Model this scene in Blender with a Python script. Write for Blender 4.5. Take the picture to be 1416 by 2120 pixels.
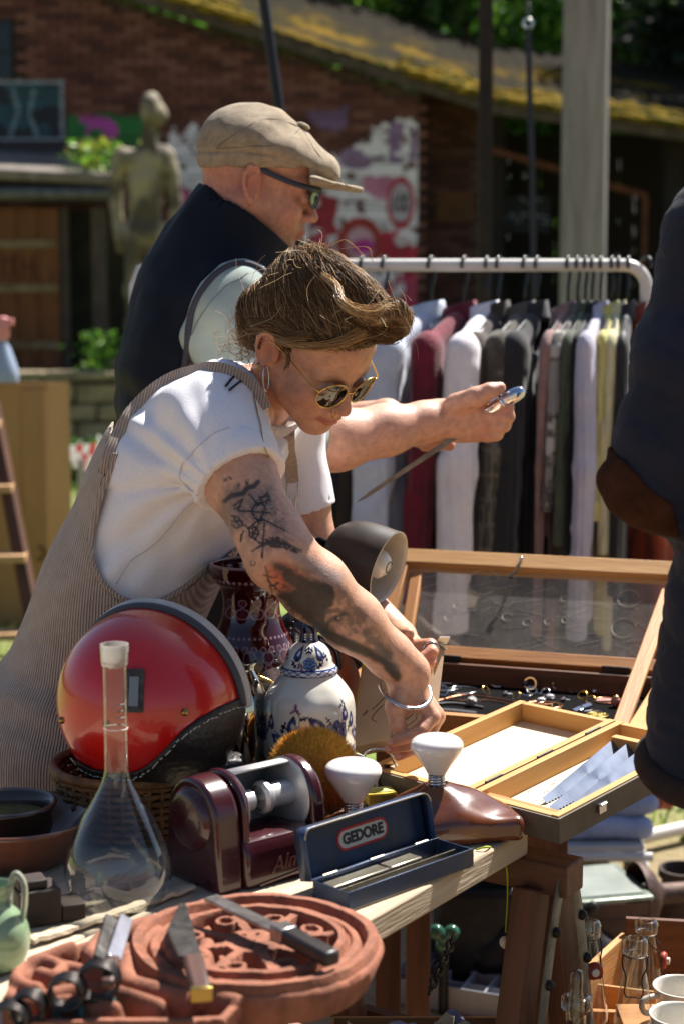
import bpy, bmesh, math, random
import numpy as np
from mathutils import Vector, Matrix, Quaternion, Euler

for _o in list(bpy.data.objects):
 bpy.data.objects.remove(_o, do_unlink=True)
SC = bpy.context.scene
COL = SC.collection
R = math.radians
rng = np.random.default_rng(7)
random.seed(7)

# ------------------------------------------------------------------ camera
CAM_H, FPX, PITCH = 1.485, 3533.0, math.atan((1060 - 593) / 3533.0)
cam_d = bpy.data.cameras.new('camera')
cam = bpy.data.objects.new('camera', cam_d)
COL.objects.link(cam)
cam.location = (0, 0, CAM_H)
cam.rotation_euler = (R(90) - PITCH, 0, 0)
cam_d.sensor_fit = 'VERTICAL'
cam_d.sensor_height = 36.0
cam_d.lens = FPX * 36.0 / 2120
cam_d.clip_start, cam_d.clip_end = 0.05, 2000
cam_d.dof.use_dof = True
cam_d.dof.focus_distance = 2.42
cam_d.dof.aperture_fstop = 4.4
SC.camera = cam

# ------------------------------------------------------------------ sky, sun, exposure
SUN_AZ, SUN_EL = R(50), R(53)            # azimuth from +X towards +Y
world = bpy.data.worlds.new('World')
SC.world = world
world.use_nodes = True
_nt = world.node_tree
_sky = _nt.nodes.new('ShaderNodeTexSky')
_sky.sky_type = 'NISHITA'
_sky.sun_disc = False
_sky.sun_elevation = SUN_EL
_sky.sun_rotation = R(90) - SUN_AZ
_sky.air_density, _sky.dust_density, _sky.ozone_density = 1.0, 1.2, 2.6
_nt.nodes['Background'].inputs['Strength'].default_value = 0.052
_nt.links.new(_sky.outputs[0], _nt.nodes['Background'].inputs['Color'])
sun_d = bpy.data.lights.new('sun', 'SUN')
sun = bpy.data.objects.new('sun', sun_d)
COL.objects.link(sun)
SUN_DIR = Vector((math.cos(SUN_AZ) * math.cos(SUN_EL), math.sin(SUN_AZ) * math.cos(SUN_EL), math.sin(SUN_EL)))
sun.rotation_euler = SUN_DIR.to_track_quat('Z', 'Y').to_euler()
sun.location = SUN_DIR * 30
sun_d.energy, sun_d.angle, sun_d.color = 5.0, R(0.53), (1.0, 0.955, 0.89)
SC.view_settings.view_transform = 'Standard'
SC.view_settings.look = 'None'
SC.view_settings.exposure = 1.18
SC.view_settings.gamma = 1.0
SC.view_settings.use_curve_mapping = False
SC.render.engine = 'CYCLES'
SC.cycles.use_denoising = True
try:
 SC.cycles.denoiser = 'OPENIMAGEDENOISE'
except Exception:
 pass
SC.cycles.max_bounces = 10
SC.cycles.transmission_bounces = 10
SC.cycles.transparent_max_bounces = 12
SC.cycles.caustics_reflective = False
SC.cycles.caustics_refractive = False
SC.cycles.sample_clamp_indirect = 6.0

# ------------------------------------------------------------------ pixels -> directions
_cp, _sp = math.cos(PITCH), math.sin(PITCH)
def ray(px, py):
 cx, cy = (px - 708) / FPX, (1060 - py) / FPX
 return np.array([cx, _cp + cy * _sp, -_sp + cy * _cp])
def at(px, py, Y):
 d = ray(px, py)
 return np.array([0, 0, CAM_H]) + d * (Y / d[1])
def onz(px, py, z):
 d = ray(px, py)
 return np.array([0, 0, CAM_H]) + d * ((z - CAM_H) / d[2])
def V(*a):
 return np.array(a, float)
def unit(a):
 a = np.asarray(a, float)
 return a / (np.linalg.norm(a) + 1e-12)
def lin(h):
 """'#rrggbb' -> linear rgb"""
 h = h.lstrip('#')
 c = np.array([int(h[i:i + 2], 16) for i in (0, 2, 4)]) / 255.0
 return np.where(c <= 0.04045, c / 12.92, ((c + 0.055) / 1.055) ** 2.4)

# ------------------------------------------------------------------ materials
MATS = {}
def mat(name, col='#808080', col2=None, scale=12, rough=0.55, rough2=None, metal=0.0, bump=0.0, bscale=60, stretch=(1, 1, 1),
  attr=False, trans=0.0, ior=1.45, coat=0.0, spec=0.5, sss=0.0, sheen=0.0, detail=5, wave=None, transl=0.0, alpha=1.0,
  contrast=(0.35, 0.65), emit=None, aniso=0.0, weave=0.0):
 if name in MATS:
  return MATS[name]
 m = bpy.data.materials.new(name)
 m.use_nodes = True
 nt = m.node_tree
 N, L = nt.nodes, nt.links
 b = N['Principled BSDF']
 I = b.inputs
 c1 = lin(col)
 tc = N.new('ShaderNodeTexCoord')
 mp = N.new('ShaderNodeMapping')
 mp.inputs['Scale'].default_value = stretch
 L.new(tc.outputs['Object'], mp.inputs['Vector'])
 base = None
 if attr:
  a = N.new('ShaderNodeAttribute'); a.attribute_name = 'Col'
  base = a.outputs['Color']
 nz = None
 if col2 is not None or rough2 is not None or bump:
  nz = N.new('ShaderNodeTexNoise')
  nz.inputs['Scale'].default_value = scale
  nz.inputs['Detail'].default_value = detail
  nz.inputs['Roughness'].default_value = 0.62
  L.new(mp.outputs['Vector'], nz.inputs['Vector'])
  rp = N.new('ShaderNodeMapRange')
  rp.inputs['From Min'].default_value, rp.inputs['From Max'].default_value = contrast
  L.new(nz.outputs['Fac'], rp.inputs['Value'])
  fac = rp.outputs['Result']
 if base is None:
  if col2 is not None:
   mx = N.new('ShaderNodeMix'); mx.data_type = 'RGBA'
   mx.inputs['A'].default_value = (*c1, 1)
   mx.inputs['B'].default_value = (*lin(col2), 1)
   L.new(fac, mx.inputs['Factor'])
   base = mx.outputs['Result']
  else:
   I['Base Color'].default_value = (*c1, 1)
 elif col2 is not None:                      # attribute colour, varied a little by the noise
  mx = N.new('ShaderNodeMix'); mx.data_type = 'RGBA'; mx.blend_type = 'MULTIPLY'
  mx.inputs['Factor'].default_value = 1.0
  mr = N.new('ShaderNodeMapRange')
  mr.inputs['To Min'].default_value, mr.inputs['To Max'].default_value = 0.72, 1.15
  L.new(fac, mr.inputs['Value'])
  L.new(base, mx.inputs['A']); L.new(mr.outputs['Result'], mx.inputs['B'])
  base = mx.outputs['Result']
 if base is not None:
  L.new(base, I['Base Color'])
 I['Roughness'].default_value = rough
 if rough2 is not None:
  mr2 = N.new('ShaderNodeMapRange')
  mr2.inputs['To Min'].default_value, mr2.inputs['To Max'].default_value = rough, rough2
  L.new(fac, mr2.inputs['Value']); L.new(mr2.outputs['Result'], I['Roughness'])
 I['Metallic'].default_value = metal
 I['IOR'].default_value = ior
 I['Specular IOR Level'].default_value = spec
 I['Transmission Weight'].default_value = trans
 I['Coat Weight'].default_value = coat
 I['Coat Roughness'].default_value = 0.052
 I['Sheen Weight'].default_value = sheen
 I['Anisotropic'].default_value = aniso
 I['Alpha'].default_value = alpha
 if sss:
  I['Subsurface Weight'].default_value = sss
  I['Subsurface Radius'].default_value = (0.012, 0.005, 0.003)
  I['Subsurface Scale'].default_value = 1.0
 if emit is not None:
  I['Emission Color'].default_value = (*lin(emit[0]), 1)
  I['Emission Strength'].default_value = emit[1]
 hgt = None
 if bump:
  n2 = N.new('ShaderNodeTexNoise')
  n2.inputs['Scale'].default_value = bscale
  n2.inputs['Detail'].default_value = 4
  L.new(mp.outputs['Vector'], n2.inputs['Vector'])
  bp = N.new('ShaderNodeBump')
  bp.inputs['Strength'].default_value = min(1.0, bump)
  bp.inputs['Distance'].default_value = 0.004
  L.new(n2.outputs['Fac'], bp.inputs['Height'])
  hgt = bp
  L.new(bp.outputs['Normal'], I['Normal'])
 if wave is not None:                        # (axis vector, waves per metre, strength, colour depth)
  wv = N.new('ShaderNodeTexWave')
  wv.wave_type = 'BANDS'; wv.bands_direction = 'X'; wv.wave_profile = 'SIN'
  wv.inputs['Scale'].default_value = 1.0
  wv.inputs['Distortion'].default_value = 0.6
  wv.inputs['Detail'].default_value = 1.0
  cv = N.new('ShaderNodeVectorMath'); cv.operation = 'DOT_PRODUCT'
  L.new(tc.outputs['Object'], cv.inputs[0])
  ax = unit(wave[0]) * wave[1] * 2 * math.pi / 20.0
  cv.inputs[1].default_value = tuple(ax)
  cb = N.new('ShaderNodeCombineXYZ')
  L.new(cv.outputs['Value'], cb.inputs[0])
  sepn = N.new('ShaderNodeTexNoise'); sepn.inputs['Scale'].default_value = 9
  L.new(tc.outputs['Object'], sepn.inputs['Vector'])
  L.new(cb.outputs[0], wv.inputs['Vector'])
  bp2 = N.new('ShaderNodeBump')
  bp2.inputs['Strength'].default_value = wave[2]
  bp2.inputs['Distance'].default_value = 0.003
  L.new(wv.outputs['Fac'], bp2.inputs['Height'])
  if hgt:
   L.new(hgt.outputs['Normal'], bp2.inputs['Normal'])
  L.new(bp2.outputs['Normal'], I['Normal'])
  if len(wave) > 3 and base is not None:
   mx = N.new('ShaderNodeMix'); mx.data_type = 'RGBA'; mx.blend_type = 'MULTIPLY'
   mx.inputs['Factor'].default_value = 1.0
   mr = N.new('ShaderNodeMapRange')
   mr.inputs['To Min'].default_value, mr.inputs['To Max'].default_value = wave[3], 1.0
   L.new(wv.outputs['Fac'], mr.inputs['Value'])
   L.new(base, mx.inputs['A']); L.new(mr.outputs['Result'], mx.inputs['B'])
   L.new(mx.outputs['Result'], I['Base Color'])
 if transl:
  tl = N.new('ShaderNodeBsdfTranslucent')
  if base is not None:
   L.new(base, tl.inputs['Color'])
  else:
   tl.inputs['Color'].default_value = (*c1, 1)
  ms = N.new('ShaderNodeMixShader')
  ms.inputs['Fac'].default_value = transl
  L.new(b.outputs[0], ms.inputs[1]); L.new(tl.outputs[0], ms.inputs[2])
  L.new(ms.outputs[0], N['Material Output'].inputs['Surface'])
 MATS[name] = m
 return m

def thin_glass(name, tint='#ffffff', rough=0.02, refl=1.0, dust=0.0):
 """clear thin-walled glass: mostly see-through, Fresnel reflection, a veil of dust"""
 if name in MATS:
  return MATS[name]
 m = bpy.data.materials.new(name); m.use_nodes = True
 nt = m.node_tree; N, L = nt.nodes, nt.links
 N.remove(N['Principled BSDF'])
 tr = N.new('ShaderNodeBsdfTransparent'); tr.inputs[0].default_value = (*lin(tint), 1)
 gl = N.new('ShaderNodeBsdfGlossy'); gl.inputs['Roughness'].default_value = rough
 fr = N.new('ShaderNodeLayerWeight'); fr.inputs['Blend'].default_value = 0.5
 pw = N.new('ShaderNodeMath'); pw.operation = 'POWER'; pw.inputs[1].default_value = 3.2
 L.new(fr.outputs['Facing'], pw.inputs[0])
 mu = N.new('ShaderNodeMath'); mu.operation = 'MULTIPLY_ADD'; mu.inputs[1].default_value = 0.9 * refl; mu.inputs[2].default_value = 0.045 * refl
 L.new(pw.outputs[0], mu.inputs[0])
 mx = N.new('ShaderNodeMixShader')
 L.new(mu.outputs[0], mx.inputs[0]); L.new(tr.outputs[0], mx.inputs[1]); L.new(gl.outputs[0], mx.inputs[2])
 out = mx
 if dust:
  nz = N.new('ShaderNodeTexNoise'); nz.inputs['Scale'].default_value = 9; nz.inputs['Detail'].default_value = 9
  nz.inputs['Roughness'].default_value = 0.75
  tc = N.new('ShaderNodeTexCoord'); L.new(tc.outputs['Object'], nz.inputs['Vector'])
  mr = N.new('ShaderNodeMapRange')
  mr.inputs['From Min'].default_value, mr.inputs['From Max'].default_value = 0.3, 0.75
  mr.inputs['To Min'].default_value, mr.inputs['To Max'].default_value = dust * 0.35, dust * 1.3
  L.new(nz.outputs['Fac'], mr.inputs['Value'])
  df = N.new('ShaderNodeBsdfDiffuse'); df.inputs[0].default_value = (0.55, 0.52, 0.48, 1)
  tl = N.new('ShaderNodeBsdfTranslucent'); tl.inputs[0].default_value = (0.55, 0.52, 0.48, 1)
  m0 = N.new('ShaderNodeMixShader'); m0.inputs[0].default_value = 0.5
  L.new(df.outputs[0], m0.inputs[1]); L.new(tl.outputs[0], m0.inputs[2])
  m2 = N.new('ShaderNodeMixShader')
  L.new(mr.outputs[0], m2.inputs[0]); L.new(mx.outputs[0], m2.inputs[1]); L.new(m0.outputs[0], m2.inputs[2])
  out = m2
 L.new(out.outputs[0], N['Material Output'].inputs['Surface'])
 MATS[name] = m
 return m

# ------------------------------------------------------------------ objects
WM = {}
def _link(o, parent, M):
 COL.objects.link(o)
 M = M or Matrix.Identity(4)
 WM[o.name] = M
 if parent is not None:
  o.parent = parent
  o.matrix_parent_inverse = WM[parent.name].inverted()
 o.matrix_basis = M
 return o
def tag(o, label=None, cat=None, group=None, kind=None):
 if label: o['label'] = label
 if cat: o['category'] = cat
 if group: o['group'] = group
 if kind: o['kind'] = kind
 return o
def thing(name, loc, label, cat, group=None):
 e = bpy.data.objects.new(name, None)
 e.empty_display_size = 0.05
 _link(e, None, Matrix.Translation(Vector([float(x) for x in loc])))
 return tag(e, label, cat, group)
def frame(o, x, y=None, z=None):
 """4x4 from origin, x axis and approximate z axis"""
 x = Vector(unit(x)); z = Vector(unit(z if z is not None else (0, 0, 1)))
 y = z.cross(x)
 if y.length < 1e-5:
  y = Vector((0, 1, 0)).cross(x)
 y.normalize(); z = x.cross(y)
 M = Matrix((x, y, z)).transposed().to_4x4()
 M.translation = Vector([float(v) for v in o])
 return M
def mesh_obj(name, verts, faces, m, parent=None, M=None, smooth=35, colors=None, bevel=0, bseg=2, recenter=False):
 me = bpy.data.meshes.new(name)
 verts = np.asarray(verts, float)
 if isinstance(faces, np.ndarray) and faces.ndim == 2:
  nf, k = faces.shape
  me.vertices.add(len(verts)); me.vertices.foreach_set('co', verts.ravel().astype(np.float32))
  me.loops.add(nf * k); me.loops.foreach_set('vertex_index', faces.ravel().astype(np.int32))
  me.polygons.add(nf)
  me.polygons.foreach_set('loop_start', np.arange(0, nf * k, k, dtype=np.int32))
  me.update(calc_edges=True)
 else:
  me.from_pydata([tuple(v) for v in verts], [], [tuple(int(i) for i in f) for f in faces])
  me.update()
 me.validate()
 if smooth:
  me.polygons.foreach_set('use_smooth', np.ones(len(me.polygons), bool))
  if smooth < 180:
   me.set_sharp_from_angle(angle=R(smooth))
 if colors is not None:
  set_col(me, colors)
 if m is not None:
  me.materials.append(m)
 o = bpy.data.objects.new(name, me)
 _link(o, parent, M)
 if bevel:
  md = o.modifiers.new('bevel', 'BEVEL')
  md.width, md.segments, md.limit_method, md.angle_limit = bevel, bseg, 'ANGLE', R(40)
  md.harden_normals = False
 return o
def set_col(me, colors):
 ca = me.color_attributes.new('Col', 'FLOAT_COLOR', 'POINT')
 c = np.ones((len(me.vertices), 4), np.float32)
 c[:, :3] = colors
 ca.data.foreach_set('color', c.ravel())

class MB:
 """collects shapes; build() links them as ONE mesh object"""
 def __init__(s):
  s.v, s.f, s.c, s.n = [], [], [], 0
  s.color = None
 def add(s, v, f):
  v = np.asarray(v, float).reshape(-1, 3)
  s.v.append(v)
  s.f += [tuple(int(i) + s.n for i in q) for q in f]
  s.n += len(v)
  s.c.append(np.tile(np.asarray(s.color if s.color is not None else (1, 1, 1), float), (len(v), 1)))
  return s
 def box(s, c, size, M=None):
  hx, hy, hz = [q / 2 for q in size]
  v = np.array([[x, y, z] for x in (-hx, hx) for y in (-hy, hy) for z in (-hz, hz)]) + np.asarray(c, float)
  if M is not None: v = xf(M, v)
  return s.add(v, [(0, 1, 3, 2), (4, 6, 7, 5), (0, 4, 5, 1), (2, 3, 7, 6), (0, 2, 6, 4), (1, 5, 7, 3)])
 def beam(s, a, b, w, h, up=(0, 0, 1)):
  a, b = np.asarray(a, float), np.asarray(b, float)
  L = np.linalg.norm(b - a)
  return s.box((L / 2, 0, 0), (L, w, h), frame(a, b - a, z=up))
 def lathe(s, prof, n=40, M=None, arc=2 * math.pi):
  prof = [(max(float(r), 0.0), float(z)) for r, z in prof]
  k = len(prof)
  closed = arc > 6.28
  a = np.linspace(0, arc, n, endpoint=not closed)
  v = np.array([[r * math.cos(t), r * math.sin(t), z] for t in a for r, z in prof])
  if M is not None: v = xf(M, v)
  f = []
  for i in range(n if closed else n - 1):
   j = (i + 1) % n
   for q in range(k - 1):
    r0, r1 = prof[q][0], prof[q + 1][0]
    if r0 < 1e-7 and r1 < 1e-7: continue
    if r0 < 1e-7: f.append((i * k + q, j * k + q + 1, i * k + q + 1))
    elif r1 < 1e-7: f.append((i * k + q, j * k + q, i * k + q + 1))
    else: f.append((i * k + q, j * k + q, j * k + q + 1, i * k + q + 1))
  return s.add(v, f)
 def tube(s, path, r, n=8, cap=True, flat=1.0, nrm=None, closed=False):
  P = np.asarray(path, float)
  m = len(P)
  rr = np.broadcast_to(np.asarray(r, float), (m,)) if np.ndim(r) == 0 else np.asarray(r, float)
  if closed:
   T = np.roll(P, -1, 0) - np.roll(P, 1, 0)
  else:
   T = np.gradient(P, axis=0) if m > 2 else np.tile(P[1] - P[0], (2, 1))
  T /= np.linalg.norm(T, axis=1)[:, None] + 1e-12
  u = np.asarray(nrm, float) if nrm is not None else (V(0, 0, 1) if abs(T[0][2]) < 0.9 else V(1, 0, 0))
  vs = []
  for i in range(m):
   if nrm is not None: u = np.asarray(nrm, float)
   u = u - T[i] * np.dot(u, T[i]); u /= np.linalg.norm(u) + 1e-12
   w = np.cross(T[i], u)
   for q in range(n):
    t = 2 * math.pi * q / n
    vs.append(P[i] + rr[i] * (math.cos(t) * u * flat + math.sin(t) * w))
  f = []
  for i in range(m if closed else m - 1):
   j = (i + 1) % m
   for q in range(n):
    f.append((i * n + q, i * n + (q + 1) % n, j * n + (q + 1) % n, j * n + q))
  if cap and not closed:
   f.append(tuple(reversed(range(n)))); f.append(tuple((m - 1) * n + q for q in range(n)))
  return s.add(vs, f)
 def prism(s, poly, z0, z1, M=None):
  k = len(poly)
  v = np.array([[x, y, z0] for x, y in poly] + [[x, y, z1] for x, y in poly], float)
  if M is not None: v = xf(M, v)
  f = [tuple(reversed(range(k))), tuple(range(k, 2 * k))]
  f += [(i, (i + 1) % k, k + (i + 1) % k, k + i) for i in range(k)]
  return s.add(v, f)
 def ball(s, c, r, M=None, nu=20, nv=12):
  r = np.broadcast_to(np.asarray(r, float), (3,))
  prof = [(math.sin(math.pi * i / nv), -math.cos(math.pi * i / nv)) for i in range(nv + 1)]
  prof[0] = (0, -1); prof[-1] = (0, 1)
  b = MB().lathe(prof, nu)
  v = b.v[0] * r
  if M is not None: v = xf(M, v)
  return s.add(v + np.asarray(c, float), b.f)
 def surf(s, fn, nu, nv, cu=False, cv=False):
  v = [fn(i / (nu if cu else nu - 1), j / (nv if cv else nv - 1)) for i in range(nu) for j in range(nv)]
  f = []
  for i in range(nu if cu else nu - 1):
   for j in range(nv if cv else nv - 1):
    i2, j2 = (i + 1) % nu, (j + 1) % nv
    f.append((i * nv + j, i2 * nv + j, i2 * nv + j2, i * nv + j2))
  return s.add(v, f)
 def build(s, name, m, parent=None, M=None, smooth=35, bevel=0, bseg=2, colors=None):
  v = np.concatenate(s.v)
  if colors is None and s.color is not None:
   colors = np.concatenate(s.c)
  elif callable(colors):
   colors = colors(v)
  return mesh_obj(name, v, s.f, m, parent, M, smooth, colors, bevel, bseg)
def xf(M, v):
 A = np.array(M)
 return v @ A[:3, :3].T + A[:3, 3]
def bar(name, a, b, w, h, m, parent=None, up=(0, 0, 1), bevel=0.0015):
 """a straight timber whose own X axis runs along its length (so the grain follows it)"""
 a, b = np.asarray(a, float), np.asarray(b, float)
 L = np.linalg.norm(b - a)
 return MB().box((0, 0, 0), (L, w, h)).build(name, m, parent, frame((a + b) / 2, b - a, z=up), bevel=bevel)
def catmull(P, n=8):
 P = [np.asarray(p, float) for p in P]
 Q = [2 * P[0] - P[1]] + P + [2 * P[-1] - P[-2]]
 out = []
 for i in range(1, len(Q) - 2):
  for t in np.linspace(0, 1, n, endpoint=False):
   a, b, c, d = Q[i - 1:i + 3]
   out.append(0.5 * ((2 * b) + (c - a) * t + (2 * a - 5 * b + 4 * c - d) * t * t + (3 * b - a - 3 * c + d) * t ** 3))
 out.append(P[-1])
 return np.array(out)
def text_mesh(txt, size, M, m, name, parent, extrude=0.0004, shear=0.0, spacing=1.0, bold=0.0):
 cu = bpy.data.curves.new('txt', 'FONT')
 cu.body = txt; cu.size = size; cu.extrude = extrude; cu.shear = shear; cu.space_character = spacing; cu.offset = bold
 cu.align_x = 'CENTER'; cu.align_y = 'CENTER'; cu.resolution_u = 4
 t = bpy.data.objects.new('txt', cu); COL.objects.link(t)
 dg = bpy.context.evaluated_depsgraph_get()
 me = bpy.data.meshes.new_from_object(t.evaluated_get(dg))
 bpy.data.objects.remove(t); bpy.data.curves.remove(cu)
 me.name = name
 me.materials.clear(); me.materials.append(m)
 o = bpy.data.objects.new(name, me)
 return _link(o, parent, M)

# ------------------------------------------------------------------ signed distance modelling
class SDF:
 def __init__(s, lo, hi, h):
  s.lo, s.h = np.asarray(lo, float), h
  s.n = np.ceil((np.asarray(hi, float) - s.lo) / h).astype(int) + 1
  s.F = np.full(s.n, 0.5, np.float32)
 def _sub(s, lo, hi):
  a = np.clip(np.floor((np.asarray(lo) - s.lo) / s.h).astype(int), 0, s.n)
  b = np.clip(np.ceil((np.asarray(hi) - s.lo) / s.h).astype(int) + 1, 0, s.n)
  if np.any(b <= a): return None
  sl = tuple(slice(x, y) for x, y in zip(a, b))
  g = [(np.arange(x, y) * s.h + o).astype(np.float32) for x, y, o in zip(a, b, s.lo)]
  return sl, g[0][:, None, None], g[1][None, :, None], g[2][None, None, :]
 def _comb(s, sl, d, k, op):
  f = s.F[sl]
  if op == 'sub':
   d = -d
   if k > 0:
    hh = np.clip(0.5 - 0.5 * (f - d) / k, 0, 1)
    s.F[sl] = f + (d - f) * hh + k * hh * (1 - hh)
   else:
    s.F[sl] = np.maximum(f, d)
  else:
   if k > 0:
    hh = np.clip(0.5 + 0.5 * (f - d) / k, 0, 1)
    s.F[sl] = f + (d - f) * hh - k * hh * (1 - hh)
   else:
    s.F[sl] = np.minimum(f, d)
 def ell(s, c, r, rot=None, k=0.01, op='add'):
  c = np.asarray(c, float); r = np.broadcast_to(np.asarray(r, float), (3,))
  m = r.max() + 2 * k + 4 * s.h
  q = s._sub(c - m, c + m)
  if q is None: return s
  sl, x, y, z = q
  x, y, z = x - c[0], y - c[1], z - c[2]
  if rot is not None:
   A = np.array(rot)[:3, :3]           # columns = local axes
   x, y, z = (A[0, i] * x + A[1, i] * y + A[2, i] * z for i in range(3))
  k0 = np.sqrt((x / r[0]) ** 2 + (y / r[1]) ** 2 + (z / r[2]) ** 2)
  k1 = np.sqrt((x / r[0] ** 2) ** 2 + (y / r[1] ** 2) ** 2 + (z / r[2] ** 2) ** 2)
  d = k0 * (k0 - 1) / np.maximum(k1, 1e-6)
  s._comb(sl, d.astype(np.float32), k, op)
  return s
 def cap(s, a, b, ra, rb=None, k=0.01, op='add', flat=None, fs=1.0):
  """tapered capsule; flat = direction in which the section is squeezed by fs"""
  a, b = np.asarray(a, float), np.asarray(b, float)
  rb = ra if rb is None else rb
  m = max(ra, rb) + 2 * k + 4 * s.h
  q = s._sub(np.minimum(a, b) - m, np.maximum(a, b) + m)
  if q is None: return s
  sl, x, y, z = q
  px, py, pz = x - a[0], y - a[1], z - a[2]
  ba = b - a
  if flat is not None:
   n = unit(flat)
   w = (1 / fs - 1)
   dn = px * n[0] + py * n[1] + pz * n[2]
   bn = np.dot(ba, n)
   px, py, pz = px + w * dn * n[0], py + w * dn * n[1], pz + w * dn * n[2]
   ba = ba + w * bn * n
  L = np.dot(ba, ba) + 1e-12
  t = np.clip((px * ba[0] + py * ba[1] + pz * ba[2]) / L, 0, 1)
  d = np.sqrt((px - t * ba[0]) ** 2 + (py - t * ba[1]) ** 2 + (pz - t * ba[2]) ** 2) - (ra + (rb - ra) * t)
  if flat is not None: d = d * min(1.0, fs * 1.2)
  s._comb(sl, d.astype(np.float32), k, op)
  return s
 def chain(s, P, r, k=0.01, op='add', **kw):
  r = np.broadcast_to(np.asarray(r, float), (len(P),))
  for i in range(len(P) - 1):
   s.cap(P[i], P[i + 1], r[i], r[i + 1], k, op, **kw)
  return s
 def rbox(s, M, half, rad=0.004, k=0.0, op='add'):
  A = np.array(M); c = A[:3, 3]; half = np.asarray(half, float)
  m = np.linalg.norm(half) + 2 * k + 4 * s.h
  q = s._sub(c - m, c + m)
  if q is None: return s
  sl, x, y, z = q
  x, y, z = x - c[0], y - c[1], z - c[2]
  L = [A[0, i] * x + A[1, i] * y + A[2, i] * z for i in range(3)]
  qd = [np.abs(L[i]) - half[i] + rad for i in range(3)]
  d = np.sqrt(sum(np.maximum(v, 0) ** 2 for v in qd)) + np.minimum(np.maximum(np.maximum(qd[0], qd[1]), qd[2]), 0) - rad
  s._comb(sl, d.astype(np.float32), k, op)
  return s
 def plane(s, p, n, k=0.0):
  """remove everything on the side n points to"""
  sl, x, y, z = s._sub(s.lo - 1, s.lo + s.n * s.h + 1)
  n = unit(n)
  d = (x - p[0]) * n[0] + (y - p[1]) * n[1] + (z - p[2]) * n[2]
  s._comb(sl, (-d).astype(np.float32), k, 'sub')
  return s
 def field(s, fn):
  """F += fn(x, y, z)"""
  sl, x, y, z = s._sub(s.lo - 1, s.lo + s.n * s.h + 1)
  near = np.abs(s.F) < 0.06
  X, Y, Z = np.broadcast_arrays(x, y, z)
  s.F[near] += fn(X[near], Y[near], Z[near]).astype(np.float32)
  return s
 def carve(s, fn, k=0.0):
  """intersect with fn(x,y,z) < 0 (fn ~ distance)"""
  sl, x, y, z = s._sub(s.lo - 1, s.lo + s.n * s.h + 1)
  X, Y, Z = np.broadcast_arrays(x, y, z)
  d = np.full(s.F.shape, -1.0, np.float32)
  near = s.F < 0.08
  d[near] = fn(X[near], Y[near], Z[near])
  s._comb(sl, -d, k, 'sub')
  return s
 def mesh(s, smooth=1):
  F = s.F
  n = np.array(F.shape)
  ins = F < 0
  nz = [q - 1 for q in n]
  cnt = np.zeros(nz, np.int8)
  for dx in (0, 1):
   for dy in (0, 1):
    for dz in (0, 1):
     cnt += ins[dx:dx + nz[0], dy:dy + nz[1], dz:dz + nz[2]]
  ci = np.argwhere((cnt > 0) & (cnt < 8))
  idx = np.full(nz, -1, np.int64)
  idx[ci[:, 0], ci[:, 1], ci[:, 2]] = np.arange(len(ci))
  acc = np.zeros((len(ci), 3)); num = np.zeros(len(ci))
  corners = [(0, 0, 0), (1, 0, 0), (0, 1, 0), (1, 1, 0), (0, 0, 1), (1, 0, 1), (0, 1, 1), (1, 1, 1)]
  val = [F[ci[:, 0] + c[0], ci[:, 1] + c[1], ci[:, 2] + c[2]] for c in corners]
  for i in range(8):
   for j in range(i + 1, 8):
    df = np.abs(np.array(corners[i]) - np.array(corners[j]))
    if df.sum() != 1: continue
    cr = (val[i] < 0) != (val[j] < 0)
    t = val[i] / np.where(cr, val[i] - val[j], 1)
    p = np.array(corners[i])[None] + t[:, None] * (np.array(corners[j]) - np.array(corners[i]))[None]
    acc[cr] += p[cr]; num[cr] += 1
  vert = (ci + acc / num[:, None]) * s.h + s.lo
  quads = []
  for ax in range(3):
   u, w = (ax + 1) % 3, (ax + 2) % 3
   a = [slice(None)] * 3; b = [slice(None)] * 3
   a[ax] = slice(0, n[ax] - 1); b[ax] = slice(1, n[ax])
   A, B = ins[tuple(a)], ins[tuple(b)]
   e = np.argwhere(A != B)
   ok = (e[:, u] > 0) & (e[:, w] > 0) & (e[:, u] < n[u] - 1) & (e[:, w] < n[w] - 1)
   e = e[ok]
   fl = A[e[:, 0], e[:, 1], e[:, 2]]
   def cid(du, dw):
    q = e.copy(); q[:, u] -= du; q[:, w] -= dw
    return idx[q[:, 0], q[:, 1], q[:, 2]]
   Q = np.stack([cid(1, 1), cid(0, 1), cid(0, 0), cid(1, 0)], 1)
   Q[~fl] = Q[~fl][:, ::-1]
   quads.append(Q)
  Q = np.concatenate(quads)
  Q = Q[(Q >= 0).all(1)]
  for _ in range(smooth):
   vert = lap(vert, Q, 0.5)
  return vert, Q
def lap(v, Q, a):
 s = np.zeros_like(v); c = np.zeros(len(v))
 for i in range(4):
  j = Q[:, (i + 1) % 4]; k = Q[:, i]
  for d in range(3):
   s[:, d] += np.bincount(k, v[j, d], len(v)) + np.bincount(j, v[k, d], len(v))
  c += np.bincount(k, minlength=len(v)) + np.bincount(j, minlength=len(v))
 m = s / np.maximum(c, 1)[:, None]
 return v + a * (m - v)

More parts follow.
